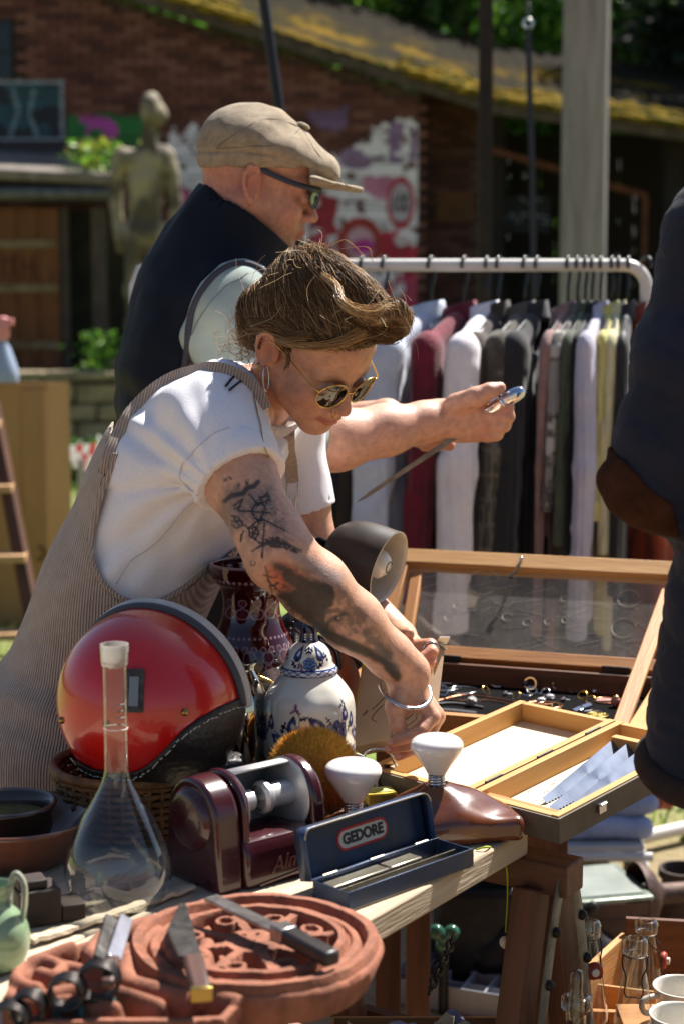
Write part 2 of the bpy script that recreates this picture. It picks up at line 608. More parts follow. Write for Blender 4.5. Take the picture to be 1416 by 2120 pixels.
def vnoise(p, seed=0):
 """smooth value noise in [-1,1] on Nx3 points"""
 p = np.asarray(p, float)
 i = np.floor(p).astype(np.int64); f = p - i
 f = f * f * (3 - 2 * f)
 def hsh(a):
  q = (a[:, 0] * 374761393 + a[:, 1] * 668265263 + a[:, 2] * 2147483647 + seed * 1274126177) & 0xffffffff
  q = ((q ^ (q >> 13)) * 1274126177) & 0xffffffff
  return ((q ^ (q >> 16)) & 0xffff) / 32767.5 - 1
 r = 0
 for dx in (0, 1):
  for dy in (0, 1):
   for dz in (0, 1):
    w = (f[:, 0] if dx else 1 - f[:, 0]) * (f[:, 1] if dy else 1 - f[:, 1]) * (f[:, 2] if dz else 1 - f[:, 2])
    r = r + w * hsh(i + np.array([dx, dy, dz]))
 return r
def fbm(p, seed=0, o=4):
 return sum(vnoise(np.asarray(p) * 2 ** i, seed + i) * 0.5 ** i for i in range(o)) / 1.6
def sstep(a, b, x):
 t = np.clip((x - a) / (b - a), 0, 1)
 return t * t * (3 - 2 * t)
def seg_dist(P, a, b):
 a, b = np.asarray(a, float), np.asarray(b, float)
 d = b - a
 t = np.clip(((P - a) @ d) / (d @ d + 1e-12), 0, 1)
 return np.linalg.norm(P - a - t[:, None] * d, axis=1)
def poly_dist(P, pts):
 return np.min([seg_dist(P, pts[i], pts[i + 1]) for i in range(len(pts) - 1)], axis=0)
def in_poly(P, poly):
 x, y = P[:, 0], P[:, 1]
 r = np.zeros(len(P), bool)
 k = len(poly)
 for i in range(k):
  x0, y0 = poly[i]; x1, y1 = poly[(i + 1) % k]
  c = ((y0 > y) != (y1 > y)) & (x < (x1 - x0) * (y - y0) / ((y1 - y0) if y1 != y0 else 1e-9) + x0)
  r ^= c
 return r
def poly_sd(P, poly):
 d = poly_dist(P, list(poly) + [poly[0]])
 return np.where(in_poly(P, poly), -d, d)
def px_of(p):
 """world points -> photo pixels (used to shape outlines in a thing's own plane)"""
 p = np.asarray(p, float).reshape(-1, 3) - np.array([0, 0, CAM_H])
 zc = p[:, 1] * _cp - p[:, 2] * _sp
 yc = p[:, 1] * _sp + p[:, 2] * _cp
 return np.stack([708 + FPX * p[:, 0] / zc, 1060 - FPX * yc / zc], 1)
# ================================================================== SETTING
TER_Y, TER_Z = 14.5, 0.70                 # the raised terrace in front of the old building
WALL_Y = 17.4
def ground_mat():
 m = bpy.data.materials.new('ground_soil'); m.use_nodes = True
 nt = m.node_tree; N, L = nt.nodes, nt.links
 b = N['Principled BSDF']; b.inputs['Roughness'].default_value = 0.95
 tc = N.new('ShaderNodeTexCoord')
 n1 = N.new('ShaderNodeTexNoise'); n1.inputs['Scale'].default_value = 0.9; n1.inputs['Detail'].default_value = 6
 n2 = N.new('ShaderNodeTexNoise'); n2.inputs['Scale'].default_value = 22; n2.inputs['Detail'].default_value = 6
 for n in (n1, n2): L.new(tc.outputs['Object'], n.inputs['Vector'])
 r1 = N.new('ShaderNodeMapRange'); r1.inputs['From Min'].default_value, r1.inputs['From Max'].default_value = 0.42, 0.58
 L.new(n1.outputs['Fac'], r1.inputs['Value'])
 g = N.new('ShaderNodeMix'); g.data_type = 'RGBA'
 g.inputs['A'].default_value = (*lin('#55632a'), 1); g.inputs['B'].default_value = (*lin('#748a35'), 1)
 s = N.new('ShaderNodeMix'); s.data_type = 'RGBA'
 s.inputs['A'].default_value = (*lin('#6f5d45'), 1); s.inputs['B'].default_value = (*lin('#958062'), 1)
 for q in (g, s): L.new(n2.outputs['Fac'], q.inputs['Factor'])
 x = N.new('ShaderNodeMix'); x.data_type = 'RGBA'
 sx = N.new('ShaderNodeSeparateXYZ'); L.new(tc.outputs['Object'], sx.inputs[0])
 mr = N.new('ShaderNodeMapRange'); mr.inputs['From Min'].default_value, mr.inputs['From Max'].default_value = 4.0, 5.2
 L.new(sx.outputs['Y'], mr.inputs['Value'])
 ad = N.new('ShaderNodeMath'); ad.operation = 'MULTIPLY'
 mr3 = N.new('ShaderNodeMapRange'); mr3.inputs['To Min'].default_value = 0.55
 L.new(r1.outputs[0], mr3.inputs['Value'])
 L.new(mr.outputs[0], ad.inputs[0]); L.new(mr3.outputs[0], ad.inputs[1])
 L.new(ad.outputs[0], x.inputs['Factor'])
 L.new(s.outputs['Result'], x.inputs['A']); L.new(g.outputs['Result'], x.inputs['B'])
 L.new(x.outputs['Result'], b.inputs['Base Color'])
 bp = N.new('ShaderNodeBump'); bp.inputs['Strength'].default_value = 0.8; bp.inputs['Distance'].default_value = 0.02
 L.new(n2.outputs['Fac'], bp.inputs['Height']); L.new(bp.outputs['Normal'], b.inputs['Normal'])
 return m
_g = MB().add([(-300, -300, 0), (300, -300, 0), (300, 300, 0), (-300, 300, 0)], [(0, 1, 2, 3)]).build('ground', ground_mat())
tag(_g, 'trodden soil and patchy lawn of the market field', None, None, 'structure')

def grass_blades():
 n = 9000
 v, f, c = [], [], []
 x = np.where(rng.random(n) < 0.65, rng.uniform(-3.2, -0.6, n), rng.uniform(0.7, 2.4, n))
 y = np.where(x < 0, 4.2 + 9.5 * rng.random(n) ** 0.8, rng.uniform(4.45, 7.5, n))
 for i in range(n):
  h = rng.uniform(0.03, 0.09); a = rng.uniform(0, 6.28); w = 0.004 + 0.004 * rng.random()
  dx, dy = math.cos(a) * w, math.sin(a) * w
  lx, ly = rng.normal(0, 0.025, 2)
  k = len(v)
  v += [(x[i] - dx, y[i] - dy, 0), (x[i] + dx, y[i] + dy, 0), (x[i] + lx, y[i] + ly, h)]
  f.append((k, k + 1, k + 2))
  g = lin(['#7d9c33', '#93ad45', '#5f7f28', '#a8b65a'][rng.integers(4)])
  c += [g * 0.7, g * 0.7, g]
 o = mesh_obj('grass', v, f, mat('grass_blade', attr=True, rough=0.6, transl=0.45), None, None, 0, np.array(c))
 tag(o, 'short bright green lawn grass behind the stall', None, None, 'stuff')
grass_blades()

_t = MB().box((0, TER_Y + 0.35 + 60, TER_Z / 2 - 0.05), (120, 120, TER_Z + 0.1 - 0.002)).build('terrace', mat('terrace_soil', '#5d5547', '#6d7040', scale=1.5, rough=0.95))
tag(_t, 'raised earth terrace in front of the old building', None, None, 'structure')
def retaining_wall():
 e = thing('retaining_wall', (-2, TER_Y, 0), 'low rubble stone retaining wall below the statue', 'wall')
 ms = mat('rubble_stone', '#6f6450', '#9a8b6c', scale=7, rough=0.9, bump=0.8, bscale=25)
 mo = mat('old_mortar', '#5a5243', rough=0.95)
 MB().box((-2.2, TER_Y + 0.22, TER_Z / 2 - 0.02), (5.0, 0.24, TER_Z - 0.04)).build('backing', mo, e)
 rows = 4
 for r in range(rows):
  z0 = r * 0.165
  x = -4.7 + 0.12 * (r % 2)
  while x < 0.2:
   w = rng.uniform(0.2, 0.42); h = 0.150 + rng.uniform(-0.008, 0.008)
   b = MB().box((0, 0, 0), (w - 0.02, 0.14, h))
   q = np.concatenate(b.v); q += rng.normal(0, 0.008, q.shape); b.v = [q]
   b.build('stone', ms, e, Matrix.Translation((x + w / 2, TER_Y + 0.055 + rng.uniform(-0.012, 0.012), z0 + 0.09)), bevel=0.02)
   x += w
 x = -4.7
 while x < 0.2:
  w = rng.uniform(0.45, 0.7)
  MB().box((0, 0, 0), (w - 0.012, 0.36, 0.07)).build('coping_stone', ms, e, Matrix.Translation((x + w / 2, TER_Y + 0.14, TER_Z + 0.03)), bevel=0.012)
  x += w
retaining_wall()
for k, (px, py, Y, r, lab) in enumerate([(205, 905, 13.9, 0.16, 'pale round boulder lying at the foot of the rubble wall'), (243, 897, 14.1, 0.13, 'small yellowish boulder at the foot of the rubble wall'),
                                          (178, 912, 14.0, 0.09, 'small grey stone beside the pale boulder under the rubble wall')]):
 p = at(px, py, Y)
 s = SDF((-.3, -.3, -.3), (.3, .3, .3), 0.02)
 s.ell((0, 0, 0), (r, r * 0.8, r * 0.7), k=0.01)
 s.field(lambda x, y, z: 0.03 * vnoise(np.stack([x, y, z], 1) * 9 + k * 3, 5))
 vv, ff = s.mesh(1)
 o = mesh_obj('boulder', vv, ff, mat('boulder_stone%d' % k, ['#cbb491', '#c9b458', '#8f8678'][k], ['#a58f6d', '#9c8a45', '#6f675c'][k], scale=9, rough=0.9, bump=0.5), None, Matrix.Translation((p[0], p[1], r * 0.62)), 180)
 tag(o, lab, 'boulder')

# ------------------------------------------------------------------ brick building
S17 = FPX / WALL_Y
def wx(px): return (px - 708) / S17
def wz(py): return at(708, py, WALL_Y)[2]
GX0, GX1 = -7.0, wx(866)
def verge_z(x):                            # underside of the sloping roof edge
 return wz(92) - (wz(92) - wz(192)) / (wx(870) - wx(560)) * (x - wx(560))
def building():
 e = thing('brick_building', (-2, WALL_Y, TER_Z), 'old red brick building with mossy roof and graffiti on its gable', 'building')
 bm_ = mat('old_brick', attr=True, rough=0.9, bump=0.35, bscale=40)
 mort = mat('brick_mortar', '#5c4a42', '#463831', scale=8, rough=0.95)
 poly = [(GX0, TER_Z), (GX1, TER_Z), (GX1, verge_z(GX1) - 0.02), (GX0, verge_z(GX0) - 0.02)]
 M = Matrix(((1, 0, 0, 0), (0, 0, 1, WALL_Y + 0.02), (0, 1, 0, 0), (0, 0, 0, 1)))
 MB().prism(poly, 0.0, 0.4, M).build('wall_core', mort, e)
 MB().box(((GX1 + wx(1016)) / 2, WALL_Y + 0.75, 2.1), (wx(1016) - GX1 + 0.01, 0.3, 2.8)).build('wall_core', mort, e)
 bw, bh, bd = 0.205, 0.0535, 0.06
 b = MB().box((0, 0, 0), (bw, bd, bh))
 o0 = None
 pal = [lin(c) for c in ('#5f3a31', '#54322b', '#69433a', '#472b27', '#5a372f', '#6f4a40')]
 meshes = []
 for k, c in enumerate(pal):
  bb = MB(); bb.color = c * 1.2
  bb.box((0, 0, 0), (bw, bd, bh))
  me_o = bb.build('brick', bm_, e, Matrix.Translation((GX0, WALL_Y, TER_Z + 0.03)))
  meshes.append(me_o.data)
  bpy.data.objects.remove(me_o)
 n_obj = 0
 rest = MB(); rest.color = pal[0]
 cand = []
 r = 0
 z = TER_Z + 0.04
 while z < 6.2:
  x = GX0 + 0.02 + (0.107 if r % 2 else 0)
  while x < GX1 - 0.05:
   top = min(verge_z(x), verge_z(x + bw)) - 0.06
   if z + bh < top and not (x < wx(42) and wz(168) < z < wz(45)):
    pp = px_of([[x + bw / 2, WALL_Y, z]])[0]
    vis = 120 < pp[0] < 860 and 5 < pp[1] < 262
    cand.append((0 if vis and (pp[0] < 600 or pp[1] < 240) else 1, x, z))
   x += 0.2145
  z += 0.0635; r += 1
 rr = random.Random(3)
 vis = [c for c in cand if c[0] == 0]
 keep = set(rr.sample(range(len(vis)), min(296, len(vis))))
 for i, (_, x, z) in enumerate(vis):
  if i in keep:
   ob = bpy.data.objects.new('brick', rr.choice(meshes))
   _link(ob, e, Matrix.Translation((x + bw / 2, WALL_Y - 0.01 + rr.uniform(-0.004, 0.004), z + bh / 2)))
 for i, (k0, x, z) in enumerate(vis + [c for c in cand if c[0]]):
  if i < len(vis) and i in keep: continue
  rest.color = rr.choice(pal) * 1.2
  rest.box((x + bw / 2, WALL_Y - 0.01 + rr.uniform(-0.004, 0.004), z + bh / 2), (bw, bd, bh))
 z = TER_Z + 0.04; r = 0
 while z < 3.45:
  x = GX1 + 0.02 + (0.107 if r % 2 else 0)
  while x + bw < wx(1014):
   rest.color = rr.choice(pal) * 0.62  # same brick palette darkened to paint the shade of the recess
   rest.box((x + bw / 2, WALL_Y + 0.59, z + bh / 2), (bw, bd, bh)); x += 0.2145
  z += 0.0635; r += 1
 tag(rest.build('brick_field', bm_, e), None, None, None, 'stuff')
 wm = mat('dark_window_glass', '#0c0f12', rough=0.12)
 fr = mat('old_window_frame', '#22262a', rough=0.7)
 w = MB().box((wx(12), WALL_Y + 0.01, (wz(45) + wz(166)) / 2), (0.30, 0.02, 0.58)).build('window', wm, e)
 for dx in (-0.155, 0.155): MB().box((wx(12) + dx, WALL_Y - 0.015, (wz(45) + wz(166)) / 2), (0.03, 0.06, 0.62)).build('window_frame', fr, w)
 for dz in (-0.3, 0.3, 0.0): MB().box((wx(12), WALL_Y - 0.012, (wz(45) + wz(166)) / 2 + dz), (0.28, 0.05, 0.028)).build('window_frame', fr, w)
 h = 0.012
 xs = np.arange(wx(-20), GX1 - 0.02, h); zs = np.arange(TER_Z + 0.05, wz(160), h)
 XX, ZZ = np.meshgrid(xs, zs, indexing='ij')
 pc = px_of(np.stack([XX.ravel(), np.full(XX.size, WALL_Y - 0.045), ZZ.ravel()], 1))
 n3 = np.stack([pc[:, 0] / 40, pc[:, 1] / 40, np.zeros(len(pc))], 1)
 N1, N2, N3 = fbm(n3, 1), fbm(n3 * 0.6 + 7, 4), fbm(n3 * 2.2 + 3, 9)
 colr = np.zeros((len(pc), 3)); mask = np.zeros(len(pc), bool)
 x, y = pc[:, 0], pc[:, 1]
 def put(sel, c):
  mask[sel] = True; colr[sel] = lin(c)
 top = np.interp(x, [360, 385, 440, 600, 640, 690, 720, 790, 835, 870], [235, 262, 285, 300, 320, 330, 300, 262, 262, 270])
 put((x > 352) & (y > top + N1 * 46 + N3 * 14) & (N3 > -0.38), '#e2dae0')
 put((x > 625) & (x < 730) & (np.hypot((x - 690) / 42, (y - 235) / 36) < 1 + N1 * 0.7) & (N2 > -0.2), '#6f5475')
 put((x > 805) & (x < 862) & (y > 255 + 12 * N3) & (y < 340) & (N1 > -0.3), '#8a6b92')
 put((x > 700) & (y > 300) & (np.hypot((x - 735) / 32, (y - 330) / 20) < 1 + N1 * 0.5), '#8c6f90')
 put((x > 355) & (y > 385 + 30 * N1) & (x < 480) & (N2 > -0.1), '#b05a88')
 put((x > 340) & (x < 420) & (y > 455 + 25 * N1), '#8a2036')
 put((np.hypot((x - 785) / 42, (y - 385) / 26) < 0.95 + N1 * 0.8), '#c07896')
 put((x > 640) & (x < 700) & (y > 410 + 14 * N3) & (y < 505) & (N1 > 0.0), '#9c2434')
 put((x > 655) & (x < 870) & (y > 480 + 22 * N1) & (N2 > -.12), '#b8405c'); put((x > 655) & (x < 870) & (y > 500 + 22 * N3) & (N1 > .12), '#a51f3c')
 rr_ = np.hypot((x - 745) / 48, (y - 505) / 56)
 put((rr_ < 1.0) & (rr_ > 0.62), '#a2342a'); put(rr_ <= 0.62, '#c79aa6')
 put(np.hypot((x - 748) / 28, (y - 510) / 18) < 0.9 + 0.5 * N1, '#c8339a')
 put((x > 790) & (x < 862) & (y > 480) & (y < 540) & (N2 > -0.1), '#b3243d')
 q = np.hypot((x - 829) / 30, (y - 420) / 55)
 put(q < 1.0, '#b23046'); put(q < 0.74, '#b7abb3')
 for cx in (817, 829, 841):
  if cx == 817:
   put((np.abs(x - cx) < 2.6) & (np.abs(y - 420) < 21), '#23252e')
  else:
   g = np.hypot((x - cx) / 6.2, (y - 420) / 21)
   put((g < 1.0) & (g > 0.42), '#23252e')
 q = np.hypot((x - 830) / 14, (y - 498) / 12); put(q < 1, '#d7c4c8')
 put((x > 140) & (x < 330) & (y > 238 + 8 * N3) & (y < 345 + 10 * N1), '#1e6c2e')
 put((np.hypot((x - 212) / 34, (y - 272) / 30) < 1) & (np.hypot((x - 200) / 18, (y - 280) / 16) > 0.9), '#b0459b')
 put((x > 165) & (x < 215) & (y > 240) & (y < 256), '#b0459b')
 put((x > 140) & (x < 235) & (y > 305 + 12 * N1) & (y < 350), '#7c9a2f')
 blk = (x > -20) & (x < 132) & (y > 170 + 5 * N1) & (y < 290 + 5 * N1)
 put(blk, '#16212b')
 put(blk & (N1 > 0.12), '#1d4a52')
 ol = np.abs(np.maximum(np.abs(x - 58) / 74, np.abs(y - 230) / 62) - 0.96) < 0.055 + 0.02 * N3
 put(ol & (x < 134), '#8c979d')
 for ax_ in ([(28, 185), (40, 230), (22, 280)], [(70, 190), (62, 240), (80, 285)]):
  put(poly_dist(pc, ax_) < 4.2, '#6f868c')
 put(((x < 135) & (y > 290) & (y < 325)), '#2b2a30')
 zz = ZZ.ravel(); row = (zz - TER_Z - 0.04) / 0.0635
 joint = (row - np.floor(row)) > 0.86
 keepm = (mask & ~(joint & (N3 < 0.25))).reshape(XX.shape)
 keepm &= ZZ < np.vectorize(verge_z)(XX) - 0.1
 ii = np.argwhere(keepm)
 nx, nz_ = XX.shape
 v = np.zeros((len(ii), 4, 3)); cc = np.repeat(colr.reshape(nx, nz_, 3)[ii[:, 0], ii[:, 1]][:, None], 4, 1)
 for k, (a, b2) in enumerate([(0, 0), (1, 0), (1, 1), (0, 1)]):
  v[:, k, 0] = xs[ii[:, 0]] + (a - 0.5) * h
  v[:, k, 2] = zs[ii[:, 1]] + (b2 - 0.5) * h
  v[:, k, 1] = WALL_Y - 0.046
 mesh_obj('graffiti', v.reshape(-1, 3), np.arange(len(ii) * 4).reshape(-1, 4), mat('graffiti_paint', attr=True, rough=0.6), e, None, 0, cc.reshape(-1, 3) * 0.95)
 xr = 7.5
 zr = lambda x: verge_z(x) if x < wx(1010) else verge_z(wx(1010)) - 0.135 * (x - wx(1010))
 mf = mat('verge_board', '#5a4d42', '#3e352d', scale=6, rough=0.85)
 fb = MB()
 xs2 = list(np.linspace(GX0 - 0.3, wx(1010), 12)) + list(np.linspace(wx(1010) + 0.4, xr, 8))
 for i in range(len(xs2) - 1):
  a, b2 = xs2[i], xs2[i + 1]
  fb.add([(a, WALL_Y - 0.25, zr(a) - 0.02), (b2, WALL_Y - 0.25, zr(b2) - 0.02), (b2, WALL_Y - 0.25, zr(b2) + 0.10), (a, WALL_Y - 0.25, zr(a) + 0.10),
    (a, WALL_Y - 0.20, zr(a) - 0.02), (b2, WALL_Y - 0.20, zr(b2) - 0.02), (b2, WALL_Y - 0.20, zr(b2) + 0.10), (a, WALL_Y - 0.20, zr(a) + 0.10)],
               [(0, 1, 2, 3), (4, 7, 6, 5), (0, 4, 5, 1), (3, 2, 6, 7)])
 fb.build('fascia', mf, e, smooth=0)
 rise = 0.30
 def roofpt(u, w):
  x = GX0 - 0.4 + u * (xr + 0.4 - GX0 + 0.4); d = w * 3.4
  wav = 0.007 * math.sin(x * 2 * math.pi / 0.177)
  return (x, WALL_Y - 0.30 + d, zr(x) + 0.115 + rise * d + wav + 0.02 * math.floor(d / 0.55) * 0)
 rf = MB().surf(roofpt, 420, 14)
 v = np.concatenate(rf.v)
 n = fbm(v * np.array([1.3, 2.5, 1]), 21) + 0.35 * fbm(v * 6, 22)
 d = v[:, 1] - (WALL_Y - 0.3)
 ms_ = np.clip(sstep(-0.25, 0.25, n + 0.35 - 0.35 * d), 0, 1)[:, None]
 cR = lin('#28241c') * (1 - ms_) + (lin('#6e5616') * sstep(0.35, 1.0, n + 0.4)[:, None] + lin('#3a3616') * (1 - sstep(0.2, 0.9, n + 0.4))[:, None]) * ms_
 roof = rf.build('roof', mat('mossy_roof', attr=True, rough=1.0, bump=0.9, bscale=18, spec=0.05), e, smooth=180, colors=cR)
 mo = MB()
 for i in range(650):
  x = rng.uniform(wx(330), wx(1400)); d = rng.random() ** 2.6 * .7
  if fbm(np.array([[x * 1.6, 0, 3.1]]), 5)[0] < -.12: continue
  s_ = rng.uniform(0.025, 0.075)
  p = roofpt((x - GX0 + 0.4) / (xr + 0.4 - GX0 + 0.4), d / 3.4)
  mo.color = lin(['#7d6622', '#66571f', '#4e491c', '#8c762e'][rng.integers(4)])
  mo.ball((p[0], p[1], p[2] + 0.005), (s_ * 1.4, s_, s_ * 0.55), nu=7, nv=5)
 tag(mo.build('moss', mat('roof_moss', attr=True, rough=1.0, spec=.05), roof, smooth=180), None, None, None, 'stuff')
 dk = mat('shaded_bay_boards', '#1c1917', '#27211d', scale=6, rough=0.9)  # near-black colour stands for the shade inside the open bay
 x = wx(1020)
 while x < 7.4:
  MB().box((x + 0.09, WALL_Y + 2.4, 1.95), (0.172, 0.03, 2.5)).build('board', dk, e); x += 0.18
 MB().box((wx(1016) + 0.08, WALL_Y + 0.62, 2.0), (0.16, 0.16, 2.6)).build('post', dk, e)
 MB().box((wx(1400), WALL_Y + 0.5, 1.9), (0.2, 0.2, 2.4)).build('post', dk, e)
 rust = mat('rusty_rail', '#6e3f28', '#4c2c20', scale=20, rough=0.9)
 bar('rail', (wx(1015), WALL_Y + 0.3, wz(305)), (wx(1165), WALL_Y + 0.3, wz(350)), 0.04, 0.06, rust, e)
 bar('rail', (wx(1250), WALL_Y + 0.3, wz(378)), (wx(1338), WALL_Y + 0.3, wz(402)), 0.04, 0.06, rust, e)
 bar('rail', (wx(1336), WALL_Y + 0.3, wz(402)), (wx(1336), WALL_Y + 0.3, TER_Z), 0.05, 0.05, rust, e, up=(1, 0, 0))
 MB().box(((wx(905) + wx(985)) / 2, WALL_Y + 0.545, (wz(455) + wz(390)) / 2), (wx(985) - wx(905), 0.02, wz(390) - wz(455))).build('panel', mat('ochre_panel', '#5e3b1c', '#472a16', scale=5, rough=0.8), e)
 sb = MB().box(((wx(1035) + wx(1155)) / 2, WALL_Y + 1.0, (wz(475) + wz(395)) / 2), (wx(1155) - wx(1035), 0.03, wz(395) - wz(475))).build('notice_board', mat('slate_board', '#14161a', rough=0.7), e)
 mw = mat('chalk_white', '#9aa3b0', rough=0.9)
 cb = MB()
 for (a, b2) in [((1048, 455), (1060, 440)), ((1060, 440), (1066, 460)), ((1075, 408), (1090, 420)), ((1072, 462), (1080, 442)), ((1080, 442), (1095, 446)), ((1098, 460), (1112, 446)), ((1112, 446), (1135, 452)), ((1100, 415), (1120, 412)), ((1120, 460), (1140, 462))]:
  cb.beam(at(a[0], a[1], WALL_Y + 0.97), at(b2[0], b2[1], WALL_Y + 0.97), 0.01, 0.035, up=(0, 1, 0))
 cb.build('lettering', mw, sb)
building()

# ------------------------------------------------------------------ lean-to shed with plank door
def shed():
 Y = 15.9
 e = thing('lean_to_shed', at(60, 785, Y), 'weathered lean-to shed with brown plank door and grey gutter', 'shed')
 wd = mat('door_plank', '#7d4a20', '#5a3214', scale=5, rough=0.7, stretch=(8, 8, 0.7), bump=0.3)
 gr = mat('shed_timber', '#5c5148', '#3c352f', scale=6, rough=0.9, stretch=(6, 6, 1))
 x0, x1 = at(-140, 500, Y)[0], at(122, 500, Y)[0]
 zt, zb = at(0, 428, Y)[2], TER_Z
 n = 6
 d = MB().box(((x0 + x1) / 2, Y + 0.05, (zt + zb) / 2), (x1 - x0, 0.03, zt - zb)).build('door', mat('door_backing', '#3a2412', rough=0.9), e)
 for i in range(n):
  w = (x1 - x0) / n
  MB().box((0, 0, 0), (w - 0.008, 0.03, zt - zb - 0.02)).build('plank', wd, d, Matrix.Translation((x0 + w * (i + 0.5), Y + 0.018, (zt + zb) / 2)), bevel=0.003)
 for py in (505, 597, 715):
  z = at(0, py, Y)[2]
  MB().box(((x0 + x1) / 2, Y - 0.012, z), (x1 - x0 - 0.02, 0.03, 0.075)).build('ledge', mat('pale_ledge', '#8d7a5c', '#6a5438', scale=6, rough=0.85), d, bevel=0.003)
 mk = MB()
 for a, b in [((8, 525), (8, 575)), ((8, 540), (30, 540)), ((30, 525), (30, 575)), ((48, 530), (48, 580)), ((70, 530), (70, 575)), ((48, 552), (70, 552))]:
  mk.beam(at(a[0], a[1], Y - 0.001), at(b[0], b[1], Y - 0.001), 0.004, 0.02, up=(1, 0, 0) if a[0] == b[0] else (0, 0, 1))
 mk.build('painted_mark', mat('door_red_paint', '#4f1510', rough=0.8), d)
 for px, w in ((130, 0.10), (205, 0.13)):
  p = at(px, 600, Y)
  MB().box((p[0], Y + 0.1, (zt + zb) / 2), (w, 0.1, zt - zb)).build('post', gr, e, bevel=0.004)
 MB().box((at(165, 600, Y)[0], Y + 0.7, (zt + zb) / 2), (0.9, 0.03, zt - zb)).build('back_board', mat('shed_dark', '#27241f', '#3a3a24', scale=4, rough=0.95), e)
 xa, xb = at(-200, 390, Y)[0], at(236, 390, Y)[0]
 z = at(0, 402, Y)[2]
 MB().tube([(xa, Y - 0.12, z), (xb, Y - 0.12, z)], 0.075, 14).build('gutter', mat('zinc_gutter', '#6b6c6c', '#4f5152', scale=10, rough=0.5, metal=0.6), e)
 MB().box(((xa + xb) / 2, Y, z + 0.10), (xb - xa, 0.05, 0.12)).build('fascia', mat('shed_fascia', '#3a302c', rough=0.9), e, bevel=0.004)
 M = frame(((xa + xb) / 2, Y + 0.75, z + 0.32), (1, 0, -0.05), z=(0, -0.16, 1))
 MB().box((0, 0, 0), (xb - xa + 0.05, 1.95, 0.10)).build('roof', mat('bitumen_roof', '#8b8178', '#6c635b', scale=9, rough=0.95, bump=0.6), e, M, bevel=0.02)
shed()

# ------------------------------------------------------------------ statue
def statue():
 Y = 15.15
 p0 = at(305, 770, Y)
 e = thing('statue', (p0[0], Y, TER_Z + 0.0), 'tall weathered figure statue standing on the stone terrace', 'statue')
 s = SDF((-0.6, -0.45, -0.1), (0.6, 0.45, 2.7), 0.02)
 k = 0.05
 hz = at(340, 255, Y)[2] - TER_Z                   # head height above the terrace
 hx = at(342, 255, Y)[0] - p0[0]
 f = hz / 2.25
 for sx in (-1, 1):
  s.chain([(sx * .12 + .02, 0, 1.15 * f), (sx * .14, -0.03, .62 * f), (sx * .15, .02, .10)], [.14, .095, .07], k)
  s.cap((sx * .15, -.1, .06), (sx * .15, .06, .06), .055, .06, k)
  s.chain([(sx * .27, 0, 1.83 * f), (sx * .34, .03, 1.45 * f), (sx * .29, -.02, 1.12 * f)], [.095, .075, .06], k)
  s.ell((sx * .28, -.03, 1.06 * f), (.05, .06, .09), k=.03)
 s.ell((.02, 0, 1.17 * f), (.22, .15, .17), k=k)
 s.cap((.02, 0, 1.25 * f), (.02, 0, 1.62 * f), .17, .21, k, flat=(0, 1, 0), fs=.75)
 s.cap((-.2, 0, 1.80 * f), (.22, 0, 1.80 * f), .12, .12, k)
 s.cap((.04, 0, 1.84 * f), (.08, -.02, 2.05 * f), .09, .085, k)
 s.ell((.10, -.03, 2.24 * f), (.12, .14, .16), k=.04)
 s.ell((.20, -.03, 2.20 * f), (.07, .09, .08), k=.04)
 s.field(lambda x, y, z: 0.02 * vnoise(np.stack([x, y, z], 1) * 9, 3) + 0.008 * vnoise(np.stack([x, y, z], 1) * 25, 4))
 v, q = s.mesh(1)
 n = fbm(v * 4, 8)
 t = sstep(-.3, .4, n)[:, None]
 c = lin('#4e4436') * (1 - t) + lin('#978a72') * t
 mesh_obj('figure', v * V(.78, .9, 1), q, mat('weathered_figure', attr=True, rough=0.75, bump=0.5, bscale=30), e, Matrix.Translation((p0[0], Y, TER_Z + 0.115)), 180, c)
 MB().box((p0[0], Y, TER_Z + 0.085), (0.62, 0.5, 0.13)).build('plinth', mat('rubble_stone'), e, bevel=0.02)
statue()

